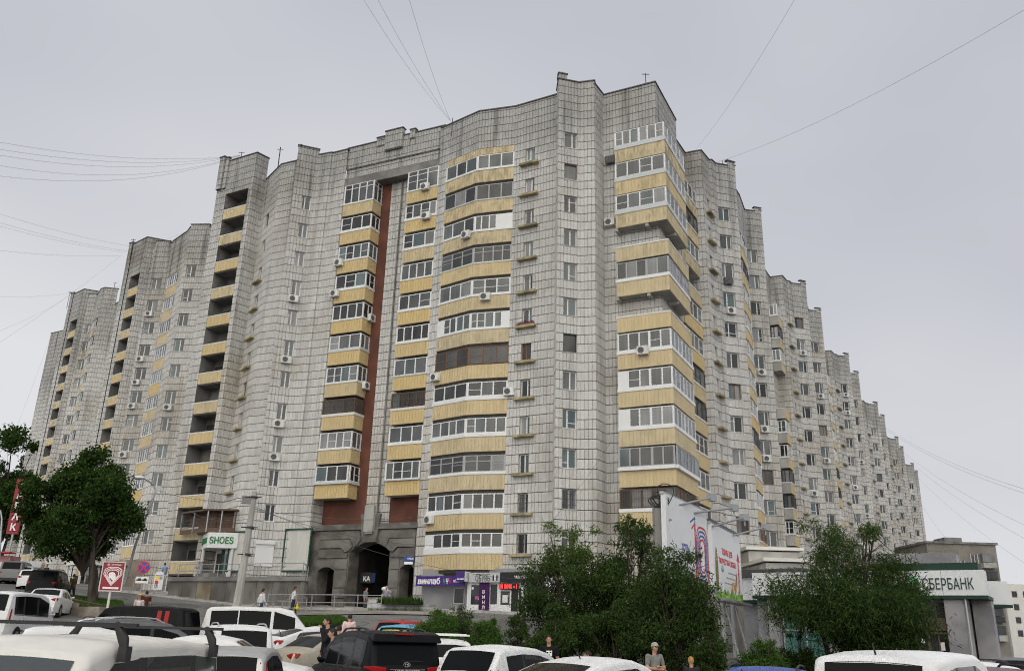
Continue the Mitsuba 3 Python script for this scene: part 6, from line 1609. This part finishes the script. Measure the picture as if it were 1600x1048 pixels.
    def hull(s, key, pts, r, bs):
        ms = []
        for p in pts:
            q = trimesh.creation.icosphere(1, r); q.apply_translation(p); ms.append(Manifold.hull_points(np.asarray(q.vertices)))
        h = Manifold.batch_hull(ms); t = h.to_mesh(); b = MB(); b.add(s.W(t.vert_properties[:, :3]), t.tri_verts); return b.build(K(s.k + '__' + key), bs, 40)

    def wheels(s):
        d = s.d
        for x in d['wheels']:
            for sg in (1, -1):
                y = s.half(x) * sg; r = d['wr']
                m = MB(); m.tube(s.W([[x, y * .995, r * 1.0], [x, y * 1.004, r * 1.0]]), (r + .06) * s.sc, 20); m.build(K(s.k + '__wheel_arch'), 'black_trim')
                k = K(s.k + '__wheel')
                m = MB(); m.tube(s.W([[x, y - .2 * sg, r], [x, y - .02 * sg, r], [x, y + .015 * sg, r]]), [r * s.sc, r * s.sc, r * .9 * s.sc], 22); m.build(k + '__tyre', 'tyre', 40)
                m = MB(); m.tube(s.W([[x, y, r], [x, y + .022 * sg, r]]), r * .64 * s.sc, 18)
                m.build(k + '__rim', 'alloy')

    def plate(s, text, z=.72, x=-.012, w=.52):
        s.box('number_plate', (x, 0, z), (.014, w, .112), 'plate_white')
        t = meshkit.text_mesh(text, .07, .004, True); v = np.array(t.vertices); v[:, 0] *= .46 / v[:, 0].max()
        P = np.c_[np.full(len(v), x - .008) - v[:, 2], .23 - v[:, 0], z - .035 + v[:, 1]]
        b = MB(); b.add(s.W(P), np.asarray(t.faces)); b.build(s.k + '__number_plate__lettering', 'letter_dark')

    def tail(s, text=None, lamps='low', zl=.95, plate_z=.72, high=None):
        w = s.half(.05)
        if lamps == 'low':
            for sg in (1, -1):
                s.hull('tail_lamp', [(.05, sg * (w - .05), zl + .05), (.05, sg * (w - .05), zl - .10), (.03, sg * (w - .22), zl + .0), (.24, sg * (s.half(.24) - .012), zl + .05), (.18, sg * (s.half(.18) - .012), zl - .05)], .018, 'lamp_red')
        else:
            for sg in (1, -1):
                z0, z1 = high
                pts = []
                for z in (z0, z1):
                    x = float(np.interp(z, s.tz[:5], s.tx[:5])); pts += [(x + .03, sg * (s.Y(max(x, .03), z) - .06), z), (x + .16, sg * (s.Y(x + .16, z) - .015), z)]
                s.hull('tail_lamp', pts, .03, 'lamp_red')
        s.box('rear_bumper', (.03, 0, .42), (.10, w * 1.86, .2), 'black_trim' if s.d['W'] > .93 else s.col)
        if text:
            s.plate(text, plate_z)

    def mirrors(s):
        x = s.d['front'][1] - .45
        for sg in (1, -1):
            z = float(s.belt(x)) + .1; s.hull('wing_mirror', [(x, sg * (s.Y(x, z) + .08), z), (x, sg * (s.Y(x, z) + .2), z + .03), (x + .06, sg * (s.Y(x, z) + .14), z - .03)], .045, s.col)

    def nose(s):
        L = s.d['L']
        for sg in (1, -1):
            s.hull('headlamp', [(L - .12, sg * (s.half(L - .12) - .10), .74), (L - .32, sg * (s.half(L - .32) - .05), .80), (L - .06, sg * (s.half(L - .06) - .35), .70)], .05, 'lamp_clear')
        s.box('grille', (L - .03, 0, .58), (.08, 1.0, .16), 'black_trim')
        s.box('number_plate', (L + .02, 0, .42), (.014, .5, .11), 'plate_white')

    def rails(s, bs='black_trim', x0=.6, x1=2.7):
        for sg in (1, -1):
            P = [(x, sg * (s.Y(x, float(s.T_(x)) - .085) - .12), float(s.T_(x)) + (.07 if 0 < i < 8 else .0)) for i, x in enumerate(np.linspace(x0, x1, 9))]
            m = MB(); m.tube(s.W(P), .022 * s.sc, 6); m.build(K(s.k + '__roof_rail'), bs, 40)

    def visors(s):
        for i, (a, b) in enumerate(s.d['win'][1:]):
            s.side_patch('wind_deflector', [(a + .02, float(s.T_(a)) - .24), (b - .25 * i, float(s.T_(b - .25 * i)) - .24), (b - .2 - .3 * i, float(s.T_(b - .2 - .3 * i)) - .15), (a + .02, float(s.T_(a)) - .15)], 'black_trim', .012)

    def aerial(s, x=.5):
        m = MB(); z = float(s.T_(x)) + .02; m.tube(s.W([[x, 0, z], [x - .1, 0, z + .14]]), .012, 5); m.build(s.k + '__aerial', 'black_trim')


def heading(deg_left_of_away):
    """Heading in degrees to the left of straight away from the camera."""
    return math.radians(90 + deg_left_of_away)

# --- the near white van with roof bars, pointing at the camera
mat('sticker_pale', (0.55, 0.52, 0.16), 0.5, 0.3)
V1 = Car('van', -3.98, 10.85, heading(180), 'paint_cream', 'near white van with black roof bars, cut off at the lower left', 'van', z=-0.05, gl='car_glass_light')
V1.mirrors(); V1.nose(); V1.visors()
for x in (.75, 3.1):
    z = float(V1.T_(x)) + .15
    V1.box('roof_bar', (x, 0, z), (.06, 1.75, .03), 'black_trim')
    for sg in (1, -1):
        V1.hull('bar_foot', [(x, sg * .70, z), (x, sg * .79, z - .11), (x, sg * .80, z - .22)], .028, 'black_trim'); V1.box('bar_clamp', (x, sg * .80, z - .23), (.12, .07, .12), 'black_trim')
# --- big black off-roader
c = Car('suv', -2.05, 20, heading(27), 'paint_black', 'big black off-roader with a roof spoiler and red and white tail lamps', 'car', z=.17)
c.rails(); c.mirrors(); c.visors(); c.plate('Е775УУ 27', .98)
for sg in (1, -1):
    s_ = c.half(.06) - .02
    c.hull('tail_lamp', [(.06, sg * (s_ - .05), 1.16), (.06, sg * (s_ - .05), 1.08), (.045, sg * (s_ - .30), 1.13), (.05, sg * (s_ - .28), 1.06), (.25, sg * (c.half(.25) - .01), 1.14)], .02, 'lamp_red')
    c.hull('tail_lamp_lens', [(.045, sg * (s_ - .04), 1.03), (.03, sg * (s_ - .05), .90), (.03, sg * (s_ - .28), 1.00), (.03, sg * (s_ - .26), .90), (.22, sg * (c.half(.22) - .01), 1.0)], .02, 'lamp_clear')
c.hull('spoiler', [(.16, .74, 1.80), (.16, -.74, 1.80), (.13, .78, 1.68), (.13, -.78, 1.68), (.5, .76, 1.86), (.5, -.76, 1.86)], .03, 'paint_black')
c.box('brake_light', (.10, .08, 1.83), (.02, .42, .03), 'lamp_red')
c.box('garnish', (.035, 0, 1.11), (.02, .8, .022), 'chrome')
t = meshkit.text_mesh('LAND CRUISER', .045, .004, True); v = np.array(t.vertices); v[:, 0] *= .58 / v[:, 0].max(); b = MB(); b.add(c.W(np.c_[.025 - v[:, 2], .29 - v[:, 0], 1.05 + v[:, 1]]), t.faces); b.build(c.k + '__lettering', 'plate_white')
for rx, rz, z in ((.075, .05, 1.21), (.03, .05, 1.21), (.055, .022, 1.23)):
    m = MB(); m.tube(c.W([[.075, rx * math.cos(a), z + rz * math.sin(a)] for a in np.linspace(0, 6.3, 18)]), .009, 5, cap=False); m.build(K(c.k + '__emblem'), 'chrome', 40)
c.box('rear_wiper', (.10, -.12, 1.28), (.02, .5, .015), 'black_trim')
# --- left of it: dark crossover, gold sedan, white cars
c = Car('wagon', -5.28, 27.5, heading(16), 'paint_navy', 'dark blue crossover with a rear spoiler half hidden behind the gold sedan', 'car', z=.42); c.tail('К 283 УА', 'high', .98, .78, high=(1.02, 1.2)); c.mirrors(); c.hull('spoiler', [(.3, .6, 1.44), (.3, -.6, 1.44), (.52, .6, 1.47), (.52, -.6, 1.47)], .025, 'paint_navy')
c = Car('sedan', -6.40, 26, heading(-42), 'paint_gold', 'pale gold sedan with diamond red tail lamps', 'car', z=.44); c.tail('М 402 АС', 'low', .90, .86); c.mirrors()
c = Car('suv', -7.19, 25.5, heading(24), 'paint_white', 'white off-roader with red lettering on its tailgate', 'car', z=.28, scale=.97); c.tail(None, 'high', high=(.86, 1.16)); c.rails('grey_frame')
t = meshkit.text_mesh('ВИТС', .16, .004, True); v = np.array(t.vertices); b = MB(); b.add(c.W(np.c_[.035 - v[:, 2], .0 - v[:, 0], .88 + v[:, 1]]), t.faces); b.build(c.k + '__lettering', 'lamp_red')
c = Car('suv', -4.73, 15.5, heading(8), 'paint_silver', 'silver crossover with tall red tail lamps behind the near white van', 'car', z=.05, scale=.88); c.tail('О 618 27', 'high', high=(.72, 1.62)); c.box('lower_glass_trim', (.055, 0, 1.08), (.02, 1.3, .06), 'black_trim')
c = Car('fastback', -8.50, 33, heading(-52), 'paint_white', 'white hatchback behind the gold sedan', 'car'); c.tail(None); c.mirrors(); c.aerial()
V2 = Car('minibus', -12.91, 39, heading(-78), 'paint_white', 'white minibus with blacked out side windows', 'van', z=.84); V2.mirrors(); V2.nose(); V2.aerial(.8)
V3 = Car('minibus', -12.90, 38, heading(80), 'paint_black', 'black van with two upright red stripes', 'van', z=.78, scale=.98); V3.nose(); V3.mirrors()
for x in (.75, 1.1):
    V3.side_patch('red_stripe', [(x, .45), (x + .2, .45), (x + .2, 1.86), (x, 1.86)], 'lamp_red', .014)
V3.side_patch('red_flash', [(2.4, .7), (4.4, .75), (4.4, .95), (2.4, .95)], 'lamp_red', .012)
# far left row
c = Car('sedan', -24.33, 47.5, heading(14), 'paint_white', 'white sedan seen from behind on the climbing street', 'car', z=2.28); c.tail('Н 130 КМ', 'low', .9, .82); c.mirrors()
c = Car('suv', -29.39, 57, heading(14), 'paint_black', 'black off-roader parked in front of the white sedan on the street', 'car', z=3.35); c.tail(None, 'low', 1.05); c.rails()
for i, (x, Yd, kind, col, lab) in enumerate(((30, 66, 'wagon', 'paint_white', 'white estate car just past the black off-roader'), (22, 73, 'wagon', 'paint_silver', 'silver car near the top of the left row'), (12, 79, 'hatch', 'paint_white', 'small white car at the top of the left row'), (4, 72, 'suv', 'paint_grey', 'grey car at the far left of the row'))):
    c = Car(kind, -36.44 + (x - 0) / 1347 * Yd + (-800 / 1347.0) * (Yd - 66), Yd, heading(14), col, lab, 'car'); c.tail(None)
c = Car('van', -19.30, 34, heading(6), 'paint_white', 'white van cut off by the left edge behind the front row', 'van', z=1.15); c.tail(None, 'high', high=(.9, 1.3)); c.mirrors()
c = Car('wagon', -11.39, 23.5, heading(-58), 'paint_grey', 'dark grey estate car with silver roof rails at the left', 'car', z=.62); c.rails('steel', .7, 2.4); c.tail(None); c.mirrors()
c = Car('hatch', -11.45, 21, heading(-62), 'paint_white', 'white car behind the roof bars at the left edge', 'car', z=.42); c.tail(None)
c = Car('suv', -14.30, 32, heading(10), 'paint_white', 'white car with a striped black tailgate behind the grey estate', 'car', z=.52, scale=.9); c.tail(None, 'low', 1.0); c.rails()
c = Car('sedan', -8.71, 21, heading(-84), 'paint_white', 'white sedan roof behind the near van', 'car', z=.36); c.tail(None)
# middle and right rows
c = Car('hatch', -5.38, 41, heading(-30), 'paint_red', 'dark red hatchback parked by the planters', 'car', z=1.0); c.tail(None); c.mirrors()
c = Car('hatch', -4.10, 33, heading(-20), 'paint_blue', 'light blue hatchback with a yellow sign in its rear window', 'car', z=.76); c.tail(None); c.mirrors(); c.end_patch('yellow_sticker', .15, .34, -.75, .75, 'sticker_pale', .016)
c = Car('wagon', -1.65, 27, heading(8), 'paint_white', 'white estate car with white roof bars behind the off-roader', 'car', z=.32)
for x in (1.0, 1.9):
    z = float(c.T_(x)) + .17; c.box('roof_bar', (x, 0, z), (.09, 1.5, .05), 'plate_white')
    for sg in (1, -1):
        c.hull('bar_foot', [(x, sg * .55, z - .04), (x, sg * .6, z - .14)], .03, 'black_trim')
c = Car('hatch', -0.89, 19.5, heading(-33), 'paint_white', 'white compact hatchback right of the black off-roader', 'car', z=.27); c.tail(None, 'high', high=(.75, 1.05)); c.mirrors(); c.visors(); c.box('rear_wiper', (.25, -.1, 1.08), (.02, .45, .015), 'black_trim')
c = Car('fastback', 0.34, 15.5, heading(-42), 'paint_white', 'white fastback with a dark rear window in the middle of the front row', 'car', z=.19); c.tail(None, 'low', .92); c.mirrors(); c.visors(); c.aerial(1.6); c.hull('rear_spoiler', [(.2, .66, 1.13), (.2, -.66, 1.13), (.12, .66, 1.10), (.12, -.66, 1.10)], .02, 'black_trim')
c = Car('sedan', 1.12, 13.5, heading(-72), 'paint_grey', 'dark grey car nose just showing beside the white fastback', 'car', z=-.14); c.mirrors()
c = Car('fastback', 2.22, 14.2, heading(-66), 'paint_white', 'white car roof below the man with folded arms', 'car', z=-.02); c.aerial(1.9)
c = Car('hatch', 4.39, 16, heading(-24), 'paint_cobalt', 'cobalt blue hatchback with a red tail lamp left of the white minivan', 'car', z=.06); c.tail(None, 'high', high=(.95, 1.4)); c.rails('black_trim', .7, 2.2); c.mirrors()
V4 = Car('van', 4.28, 10.8, heading(-36), 'paint_white', 'white minivan with tinted windows at the lower right', 'van', z=.0); V4.tail(None, 'high', high=(.8, 1.1)); V4.mirrors(); V4.aerial(.45); V4.box('rear_wiper', (.14, .25, 1.45), (.02, .02, .3), 'black_trim')
c = Car('sedan', 10.86, 22, heading(100), 'paint_black', 'black sedan roof behind the white minivan', 'car', z=.36); c.nose()
c = Car('suv', 10.14, 19, heading(-4), 'paint_white', 'white off-roader behind the white minivan at the right', 'car', z=-.03, scale=.95); c.tail(None, 'high', high=(.9, 1.2)); c.rails()
c = Car('suv', 8.02, 14.5, heading(-6), 'paint_maroon', 'dark maroon off-roader at the right edge', 'car', z=-.05, scale=.95); c.tail(None, 'high', high=(1.0, 1.62)); c.rails('black_trim', .7, 2.2)
c = Car('sedan', 15.18, 27, heading(-30), 'paint_grey', 'dark car farthest back at the right edge', 'car', z=.3); c.tail(None)
# interior seats seen through the lighter glass are left dark behind the tinted windows

# ---------------------------------------------------------------- people
mat('skin', (0.44, 0.25, 0.17), 0.55, 0.3, sheen=0.2); mat('hair_dark', (0.018, 0.013, 0.010), 0.6, 0.3); mat('hair_fair', (0.36, 0.20, 0.07), 0.6, 0.3); mat('eye_dark', (0.02, 0.015, 0.012), 0.3, 0.5); mat('lip', (0.35, 0.13, 0.11), 0.5, 0.3)
_cl = {}


def cloth(c):
    if c not in _cl:
        nm = f'cloth_mat_{len(_cl)}'; _cl[c] = vmat(nm, tuple(float(a) * .8 for a in c), c, (9, 9, 5), .3, .7, 0.9, 0.1, sheen=0.3)
    return _cl[c]


def bones(chain, res=0.05, smooth=6):
    """One smooth surface round bones ((p, r), (q, s)) in the body's frame."""
    parts = []
    for (p, r), (q, s) in chain:
        a = trimesh.creation.icosphere(2, r); a.apply_translation(p); b = trimesh.creation.icosphere(2, s); b.apply_translation(q)
        parts.append(Manifold.hull_points(np.vstack([a.vertices, b.vertices])))
    M = Manifold.batch_boolean(parts, __import__('manifold3d').OpType.Add).refine_to_length(res)
    t = M.to_mesh(); m = trimesh.Trimesh(t.vert_properties[:, :3], t.tri_verts, process=True)
    trimesh.smoothing.filter_taubin(m, 0.5, 0.53, smooth)
    return m


def person(x, y, face, h, label, shirt=(0.5, 0.5, 0.5), legs=(0.05, 0.05, 0.06), hair='hair_dark', pose='stand', z=None, female=False, cap=None, bag=None, long_hair=False, hat=None, sleeves=True, carry=None):
    """face: direction the person looks, degrees counter-clockwise from +x."""
    k = K('person'); z = gz(x, y) if z is None else z; s = h / 1.75
    ca, sa = math.cos(math.radians(face)), math.sin(math.radians(face))
    def W(p):      # body frame: x forward, y left
        p = np.atleast_2d(p) * s
        return np.c_[x + p[:, 0] * ca - p[:, 1] * sa, y + p[:, 0] * sa + p[:, 1] * ca, z + p[:, 2]]
    V = np.array
    sw = .175 if female else .20; hp = .10
    pel, chest, neck, head = V([0, 0, .95]), V([0, 0, 1.28]), V([.01, 0, 1.47]), V([.03, 0, 1.62])
    hips = [V([0, q * hp, .92]) for q in (1, -1)]; sho = [V([0, q * sw, 1.41]) for q in (1, -1)]
    kn, an, el, wr = [], [], [], []
    for i, q in enumerate((1, -1)):
        st_ = {'walk': (.22, -.20)[i], 'stand': .02 * q, 'fold': 0, 'carry': .05 * q, 'phone': .03 * q}[pose]
        kn.append(V([st_ * .6 + .03, q * (hp + .01), .50])); an.append(V([st_, q * (hp + .02), .09]))
        if pose == 'fold':
            el.append(V([.06, q * (sw + .08), 1.13])); wr.append(V([.24, -q * .02, 1.14 + .03 * q]))
        elif pose == 'phone' and q == 1:
            el.append(V([.14, sw + .06, 1.16])); wr.append(V([.20, .07, 1.45]))
        elif pose == 'carry':
            el.append(V([-.02, q * (sw + .07), 1.13])); wr.append(V([.18, q * (sw + .02), 1.02]))
        else:
            a = {'walk': (-.14, .16)[i], 'stand': .03, 'phone': .03}[pose]
            el.append(V([a * .4 - .03, q * (sw + .05), 1.13])); wr.append(V([a + .04, q * (sw + .06), .88]))
    ch = [((pel, .135 if not female else .14), (chest, .125 if female else .14)), ((chest, .13), (neck - [0, 0, .06], .075)), ((neck - [0, 0, .05], .055), (head, .058))]
    ch += [((sho[i], .066), (chest, .12)) for i in (0, 1)]
    for i, q in enumerate((1, -1)):
        ch += [((hips[i], .098), (kn[i], .062)), ((kn[i], .062), (an[i], .042)), ((an[i], .045), (an[i] + [.15, 0, -.045], .034)), ((sho[i], .062), (el[i], .046)), ((el[i], .045), (wr[i], .030))]
        d = wr[i] - el[i]; d = d / np.linalg.norm(d); sd = np.cross(d, [0, 0, 1.0]); sd = sd / (np.linalg.norm(sd) + 1e-9); hand = wr[i] + d * .07
        ch += [((wr[i], .027), (hand, .032))]
        for j, (o, L) in enumerate(((-.024, .060), (-.008, .072), (.008, .068), (.024, .055))):
            b0 = hand + sd * o; b1 = b0 + d * L * .55 + V([.012, 0, -.004]); b2 = b1 + d * L * .4 + V([.018, 0, -.012]); ch += [((b0, .0105), (b1, .0095)), ((b1, .0095), (b2, .008))]
        ch += [((wr[i] + d * .02, .013), (wr[i] + d * .055 + sd * .045 * q + V([.02, 0, 0]), .010))]
    body = bones(ch, .045)
    b = MB(); b.add(W(body.vertices), body.faces); b.build(k + '__body', 'skin', True)
    # head with face
    hd = trimesh.creation.icosphere(3, 1.0); v = np.array(hd.vertices)
    v = v * [.098, .076, .118]
    lowz = np.clip(-v[:, 2] / .118, 0, 1); v[:, 1] *= 1 - .28 * lowz; v[:, 0] += .012 * lowz
    nose = np.exp(-((v[:, 1] / .016) ** 2 + ((v[:, 2] + .012) / .028) ** 2)) * (v[:, 0] > 0); v[:, 0] += .024 * nose
    sock = sum(np.exp(-(((v[:, 1] - e) / .016) ** 2 + ((v[:, 2] - .012) / .014) ** 2)) for e in (.031, -.031)) * (v[:, 0] > 0); v[:, 0] -= .010 * sock
    v += head + [.012, 0, .02]
    b = MB(); b.add(W(v), hd.faces); b.build(k + '__head', 'skin', True)
    for e in (1, -1):
        q = trimesh.creation.icosphere(1, .011); q.apply_translation(head + [.098, .031 * e, .033]); b = MB(); b.add(W(q.vertices), q.faces); b.build(K(k + '__eye'), 'eye_dark', True)
        q = trimesh.creation.icosphere(1, 1.0); q.apply_scale([.02, .012, .03]); q.apply_translation(head + [.0, .080 * e, .02]); b = MB(); b.add(W(q.vertices), q.faces); b.build(K(k + '__ear'), 'skin', True)
    q = trimesh.creation.icosphere(1, 1.0); q.apply_scale([.008, .024, .007]); q.apply_translation(head + [.098, 0, -.048]); b = MB(); b.add(W(q.vertices), q.faces); b.build(k + '__mouth', 'lip', True)
    hr = trimesh.creation.icosphere(3, 1.0); v = np.array(hr.vertices); keep = (v[:, 2] > -.35 + .95 * np.clip(v[:, 0], -.2, 1)); v = v * [.108, .088, .125] * (1 + .03 * (meshkit.noise(v * 4) - .5))[:, None]
    fc = np.asarray(hr.faces); fc = fc[keep[fc].all(1)]
    if not cap == 'bald':
        b = MB(); b.add(W(v + head + [.006, 0, .026]), fc); b.add(W(v * .97 + head + [.006, 0, .026]), fc[:, ::-1]); b.build(k + '__hair', hair, True)
    if long_hair:
        lh = bones([((head + [-.04, 0, .05], .09), (neck + [-.07, 0, -.02], .075)), ((neck + [-.07, 0, -.02], .07), (chest + [-.11, 0, .03], .05))], .04, 4); b = MB(); b.add(W(lh.vertices), lh.faces); b.build(k + '__long_hair', hair, True)
    if cap and cap != 'bald':
        cp = trimesh.creation.icosphere(3, 1.0); v = np.array(cp.vertices); fc = np.asarray(cp.faces); fc = fc[(v[:, 2] > .12)[fc].all(1)]; v = v * [.118, .096, .13]
        b = MB(); b.add(W(v + head + [.008, 0, .035]), fc); b.add(W(v * .97 + head + [.008, 0, .035]), fc[:, ::-1]); b.build(k + '__cap', cloth(cap), True)
        br = bones([((head + [.10, .045, .055], .012), (head + [.10, -.045, .055], .012)), ((head + [.10, .045, .055], .012), (head + [.19, .03, .04], .010)), ((head + [.10, -.045, .055], .012), (head + [.19, -.03, .04], .010)), ((head + [.19, .03, .04], .01), (head + [.19, -.03, .04], .01)), ((head + [.1, 0, .056], .012), (head + [.195, 0, .042], .010))], .03, 2); b = MB(); b.add(W(br.vertices), br.faces); b.build(k + '__cap_peak', cloth((.04, .04, .045)), True)
    if hat:
        t = MB(); c0 = head + [0, 0, .09]; t.tube(W([c0, c0 + [0, 0, .012]]), .19 * s, 20); t.tube(W([c0, c0 + [0, 0, .06], c0 + [0, 0, .11]]), [.105 * s, .10 * s, .07 * s], 16); t.build(k + '__straw_hat', cloth(hat), 30)
    # clothes follow the body
    up = [((pel + [0, 0, -.05], .150), (chest, .150)), ((chest, .145), (neck - [0, 0, .07], .085))] + [((sho[i], .080), (chest, .132)) for i in (0, 1)]
    for i in (0, 1):
        e = el[i] if not sleeves or sleeves is True else wr[i]; f = .62 if sleeves is True else .98
        up += [((sho[i], .076), (sho[i] + (el[i] - sho[i]) * (f if sleeves is True else 1), .062))]
        if sleeves == 'long':
            up += [((el[i], .060), (wr[i], .043))]
    sh = bones(up, .04, 5); b = MB(); b.add(W(sh.vertices), sh.faces); b.build(k + '__shirt', cloth(shirt), True)
    lo = [((pel, .146), (pel + [0, 0, .06], .142))]
    for i in (0, 1):
        lo += [((hips[i], .112), (kn[i], .076)), ((kn[i], .076), (an[i] + [0, 0, .03], .058))]
    tr = bones(lo, .05, 5); b = MB(); b.add(W(tr.vertices), tr.faces); b.build(k + '__trousers', cloth(legs), True)
    for i in (0, 1):
        so = bones([((an[i] + [-.03, 0, -.03], .05), (an[i] + [.15, 0, -.05], .042))], .04, 3); b = MB(); b.add(W(so.vertices), so.faces); b.build(K(k + '__shoe'), cloth((.03, .03, .03)), True)
    tag(k, label, 'person')
    if bag:
        kb = bag[1]; c0 = wr[bag[2]] if len(bag) > 2 else wr[1]
        bb = bones([((c0 + [.02, 0, -.16], .05), (c0 + [.02, 0, -.40], .075)), ((c0 + [-.1, 0, -.38], .05), (c0 + [.13, 0, -.38], .05))], .05, 3); b = MB(); kk = K(kb); b.add(W(bb.vertices), bb.faces); b.tube(W([c0 + [.02, 0, .0], c0 + [.02, 0, -.15]]), .02, 5); b.build(kk, cloth(bag[0]), True); tag(kk, bag[3], 'bag')
    return k


person(4.03, 24.5, -62, 1.76, 'man in a grey shirt and pale cap with his arms folded', (.22, .22, .21), (.06, .06, .065), pose='fold', cap=(.42, .39, .34), z=.18)
person(4.92, 24, 100, 1.55, 'fair haired woman with her back turned, only her head above the white car', (.03, .03, .035), hair='hair_fair', female=True, long_hair=False, z=.08)
person(2.35, 25, 170, 1.62, 'person in a denim blue top holding a pale bag under the trees', (.10, .16, .33), (.05, .05, .08), pose='carry', female=True, z=.06, hair='hair_dark')
person(2.72, 26, 150, 1.55, 'person in a rust red top just behind the one in denim', (.20, .05, .03), (.05, .05, .06), z=.05)
_bm = person(1.32, 26.5, -95, 1.78, 'man in a black shirt with a white print in the shade of the trees', (.015, .015, .017), (.03, .03, .035), z=.28)
person(-4.65, 24.2, 205, 1.74, 'young man in black raising a hand to his mouth beside the black off-roader', (.02, .02, .024), (.03, .03, .04), pose='phone', sleeves='long', z=.62)
person(-4.22, 22.8, 190, 1.78, 'man in a dark grey top leaning by the black off-roader', (.05, .055, .07), (.04, .04, .05), hair='hair_dark', z=.30)
person(-4.87, 27, 100, 1.60, 'person in a red top behind the two men at the off-roader', (.28, .05, .05), (.05, .05, .06), z=.58)
person(-5.98, 31, 90, 1.66, 'dark haired woman in black walking away behind the parked cars', (.015, .015, .018), (.02, .02, .025), female=True, long_hair=True, z=.80)
person(-5.60, 33, 88, 1.66, 'woman in a pale pink blouse walking away across the slope', (.66, .48, .46), (.35, .30, .29), female=True, z=.95, sleeves='long', pose='walk')
person(-5.23, 33, 85, 1.22, 'child in an orange top walking beside the woman in pink', (.55, .13, .05), (.06, .06, .09), z=.95, pose='walk')
person(-13.70, 51, 40, 1.72, 'person in a white shirt walking below the terrace wall', (.68, .69, .71), (.04, .05, .09), pose='walk', sleeves='long')
person(-12.61, 54, 20, 1.72, 'person in a white top with a yellow bag by the bent railing', (.66, .67, .70), (.04, .05, .08), pose='walk', bag=((.78, .62, .02), 'yellow_bag', 1, 'bright yellow carrier bag in the hand of the walker in white'))
person(-18.15, 45, -80, 1.62, 'woman in a straw hat and pale blouse on the left footway', (.62, .52, .50), (.03, .03, .04), female=True, hat=(.62, .40, .16), sleeves='long', bag=((.02, .02, .022), 'black_handbag', 1, 'black handbag carried by the woman in the straw hat'))
person(-19.42, 49, 110, 1.7, 'person in dark brown walking up behind the woman in the straw hat', (.08, .03, .025), (.03, .03, .035), pose='walk')
q = ST(40.2, -5.2); person(q[0], q[1], 150, 1.75, 'man in a light blue shirt at the end of the terrace', (.26, .40, .66), (.04, .07, .16), z=TER - .6)
q = ST(18.2, -5.9); person(q[0], q[1], -100, 1.68, 'man in grey standing right of the archway behind the white sacks', (.26, .28, .33), (.10, .10, .11), z=3.3, cap='bald')
q = ST(19.9, -5.9); person(q[0], q[1], -20, 1.62, 'person in a grey striped top left of the white sacks', (.22, .23, .24), (.08, .08, .09), z=3.25)
person(-28.79, 60, 150, 1.7, 'person in an olive top under the left side of the maple', (.14, .12, .05), (.04, .05, .10), pose='walk')
person(-31.01, 62, -60, 1.72, 'person in dark clothes near the fence at the left', (.03, .03, .035), (.04, .04, .05))
person(-35.85, 70, -120, 1.7, 'person in black beside the left row of cars', (.02, .02, .025), (.03, .03, .035), z=4.6)

_c = np.array([1.32, 26.5 - .165, .28 + 1.30]); m = MB()
m.box(_c, (.17, .02, .14), math.radians(-5)); m.build(_bm + '__shirt_print', 'letter_white')
for i, (dx, dz) in enumerate(((-.05, .02), (.04, .03), (0, -.04))):
    m = MB(); m.box(_c + [dx, -.012, dz], (.05, .012, .035), math.radians(-5)); m.build(K(_bm + '__shirt_print__mark'), 'letter_dark')
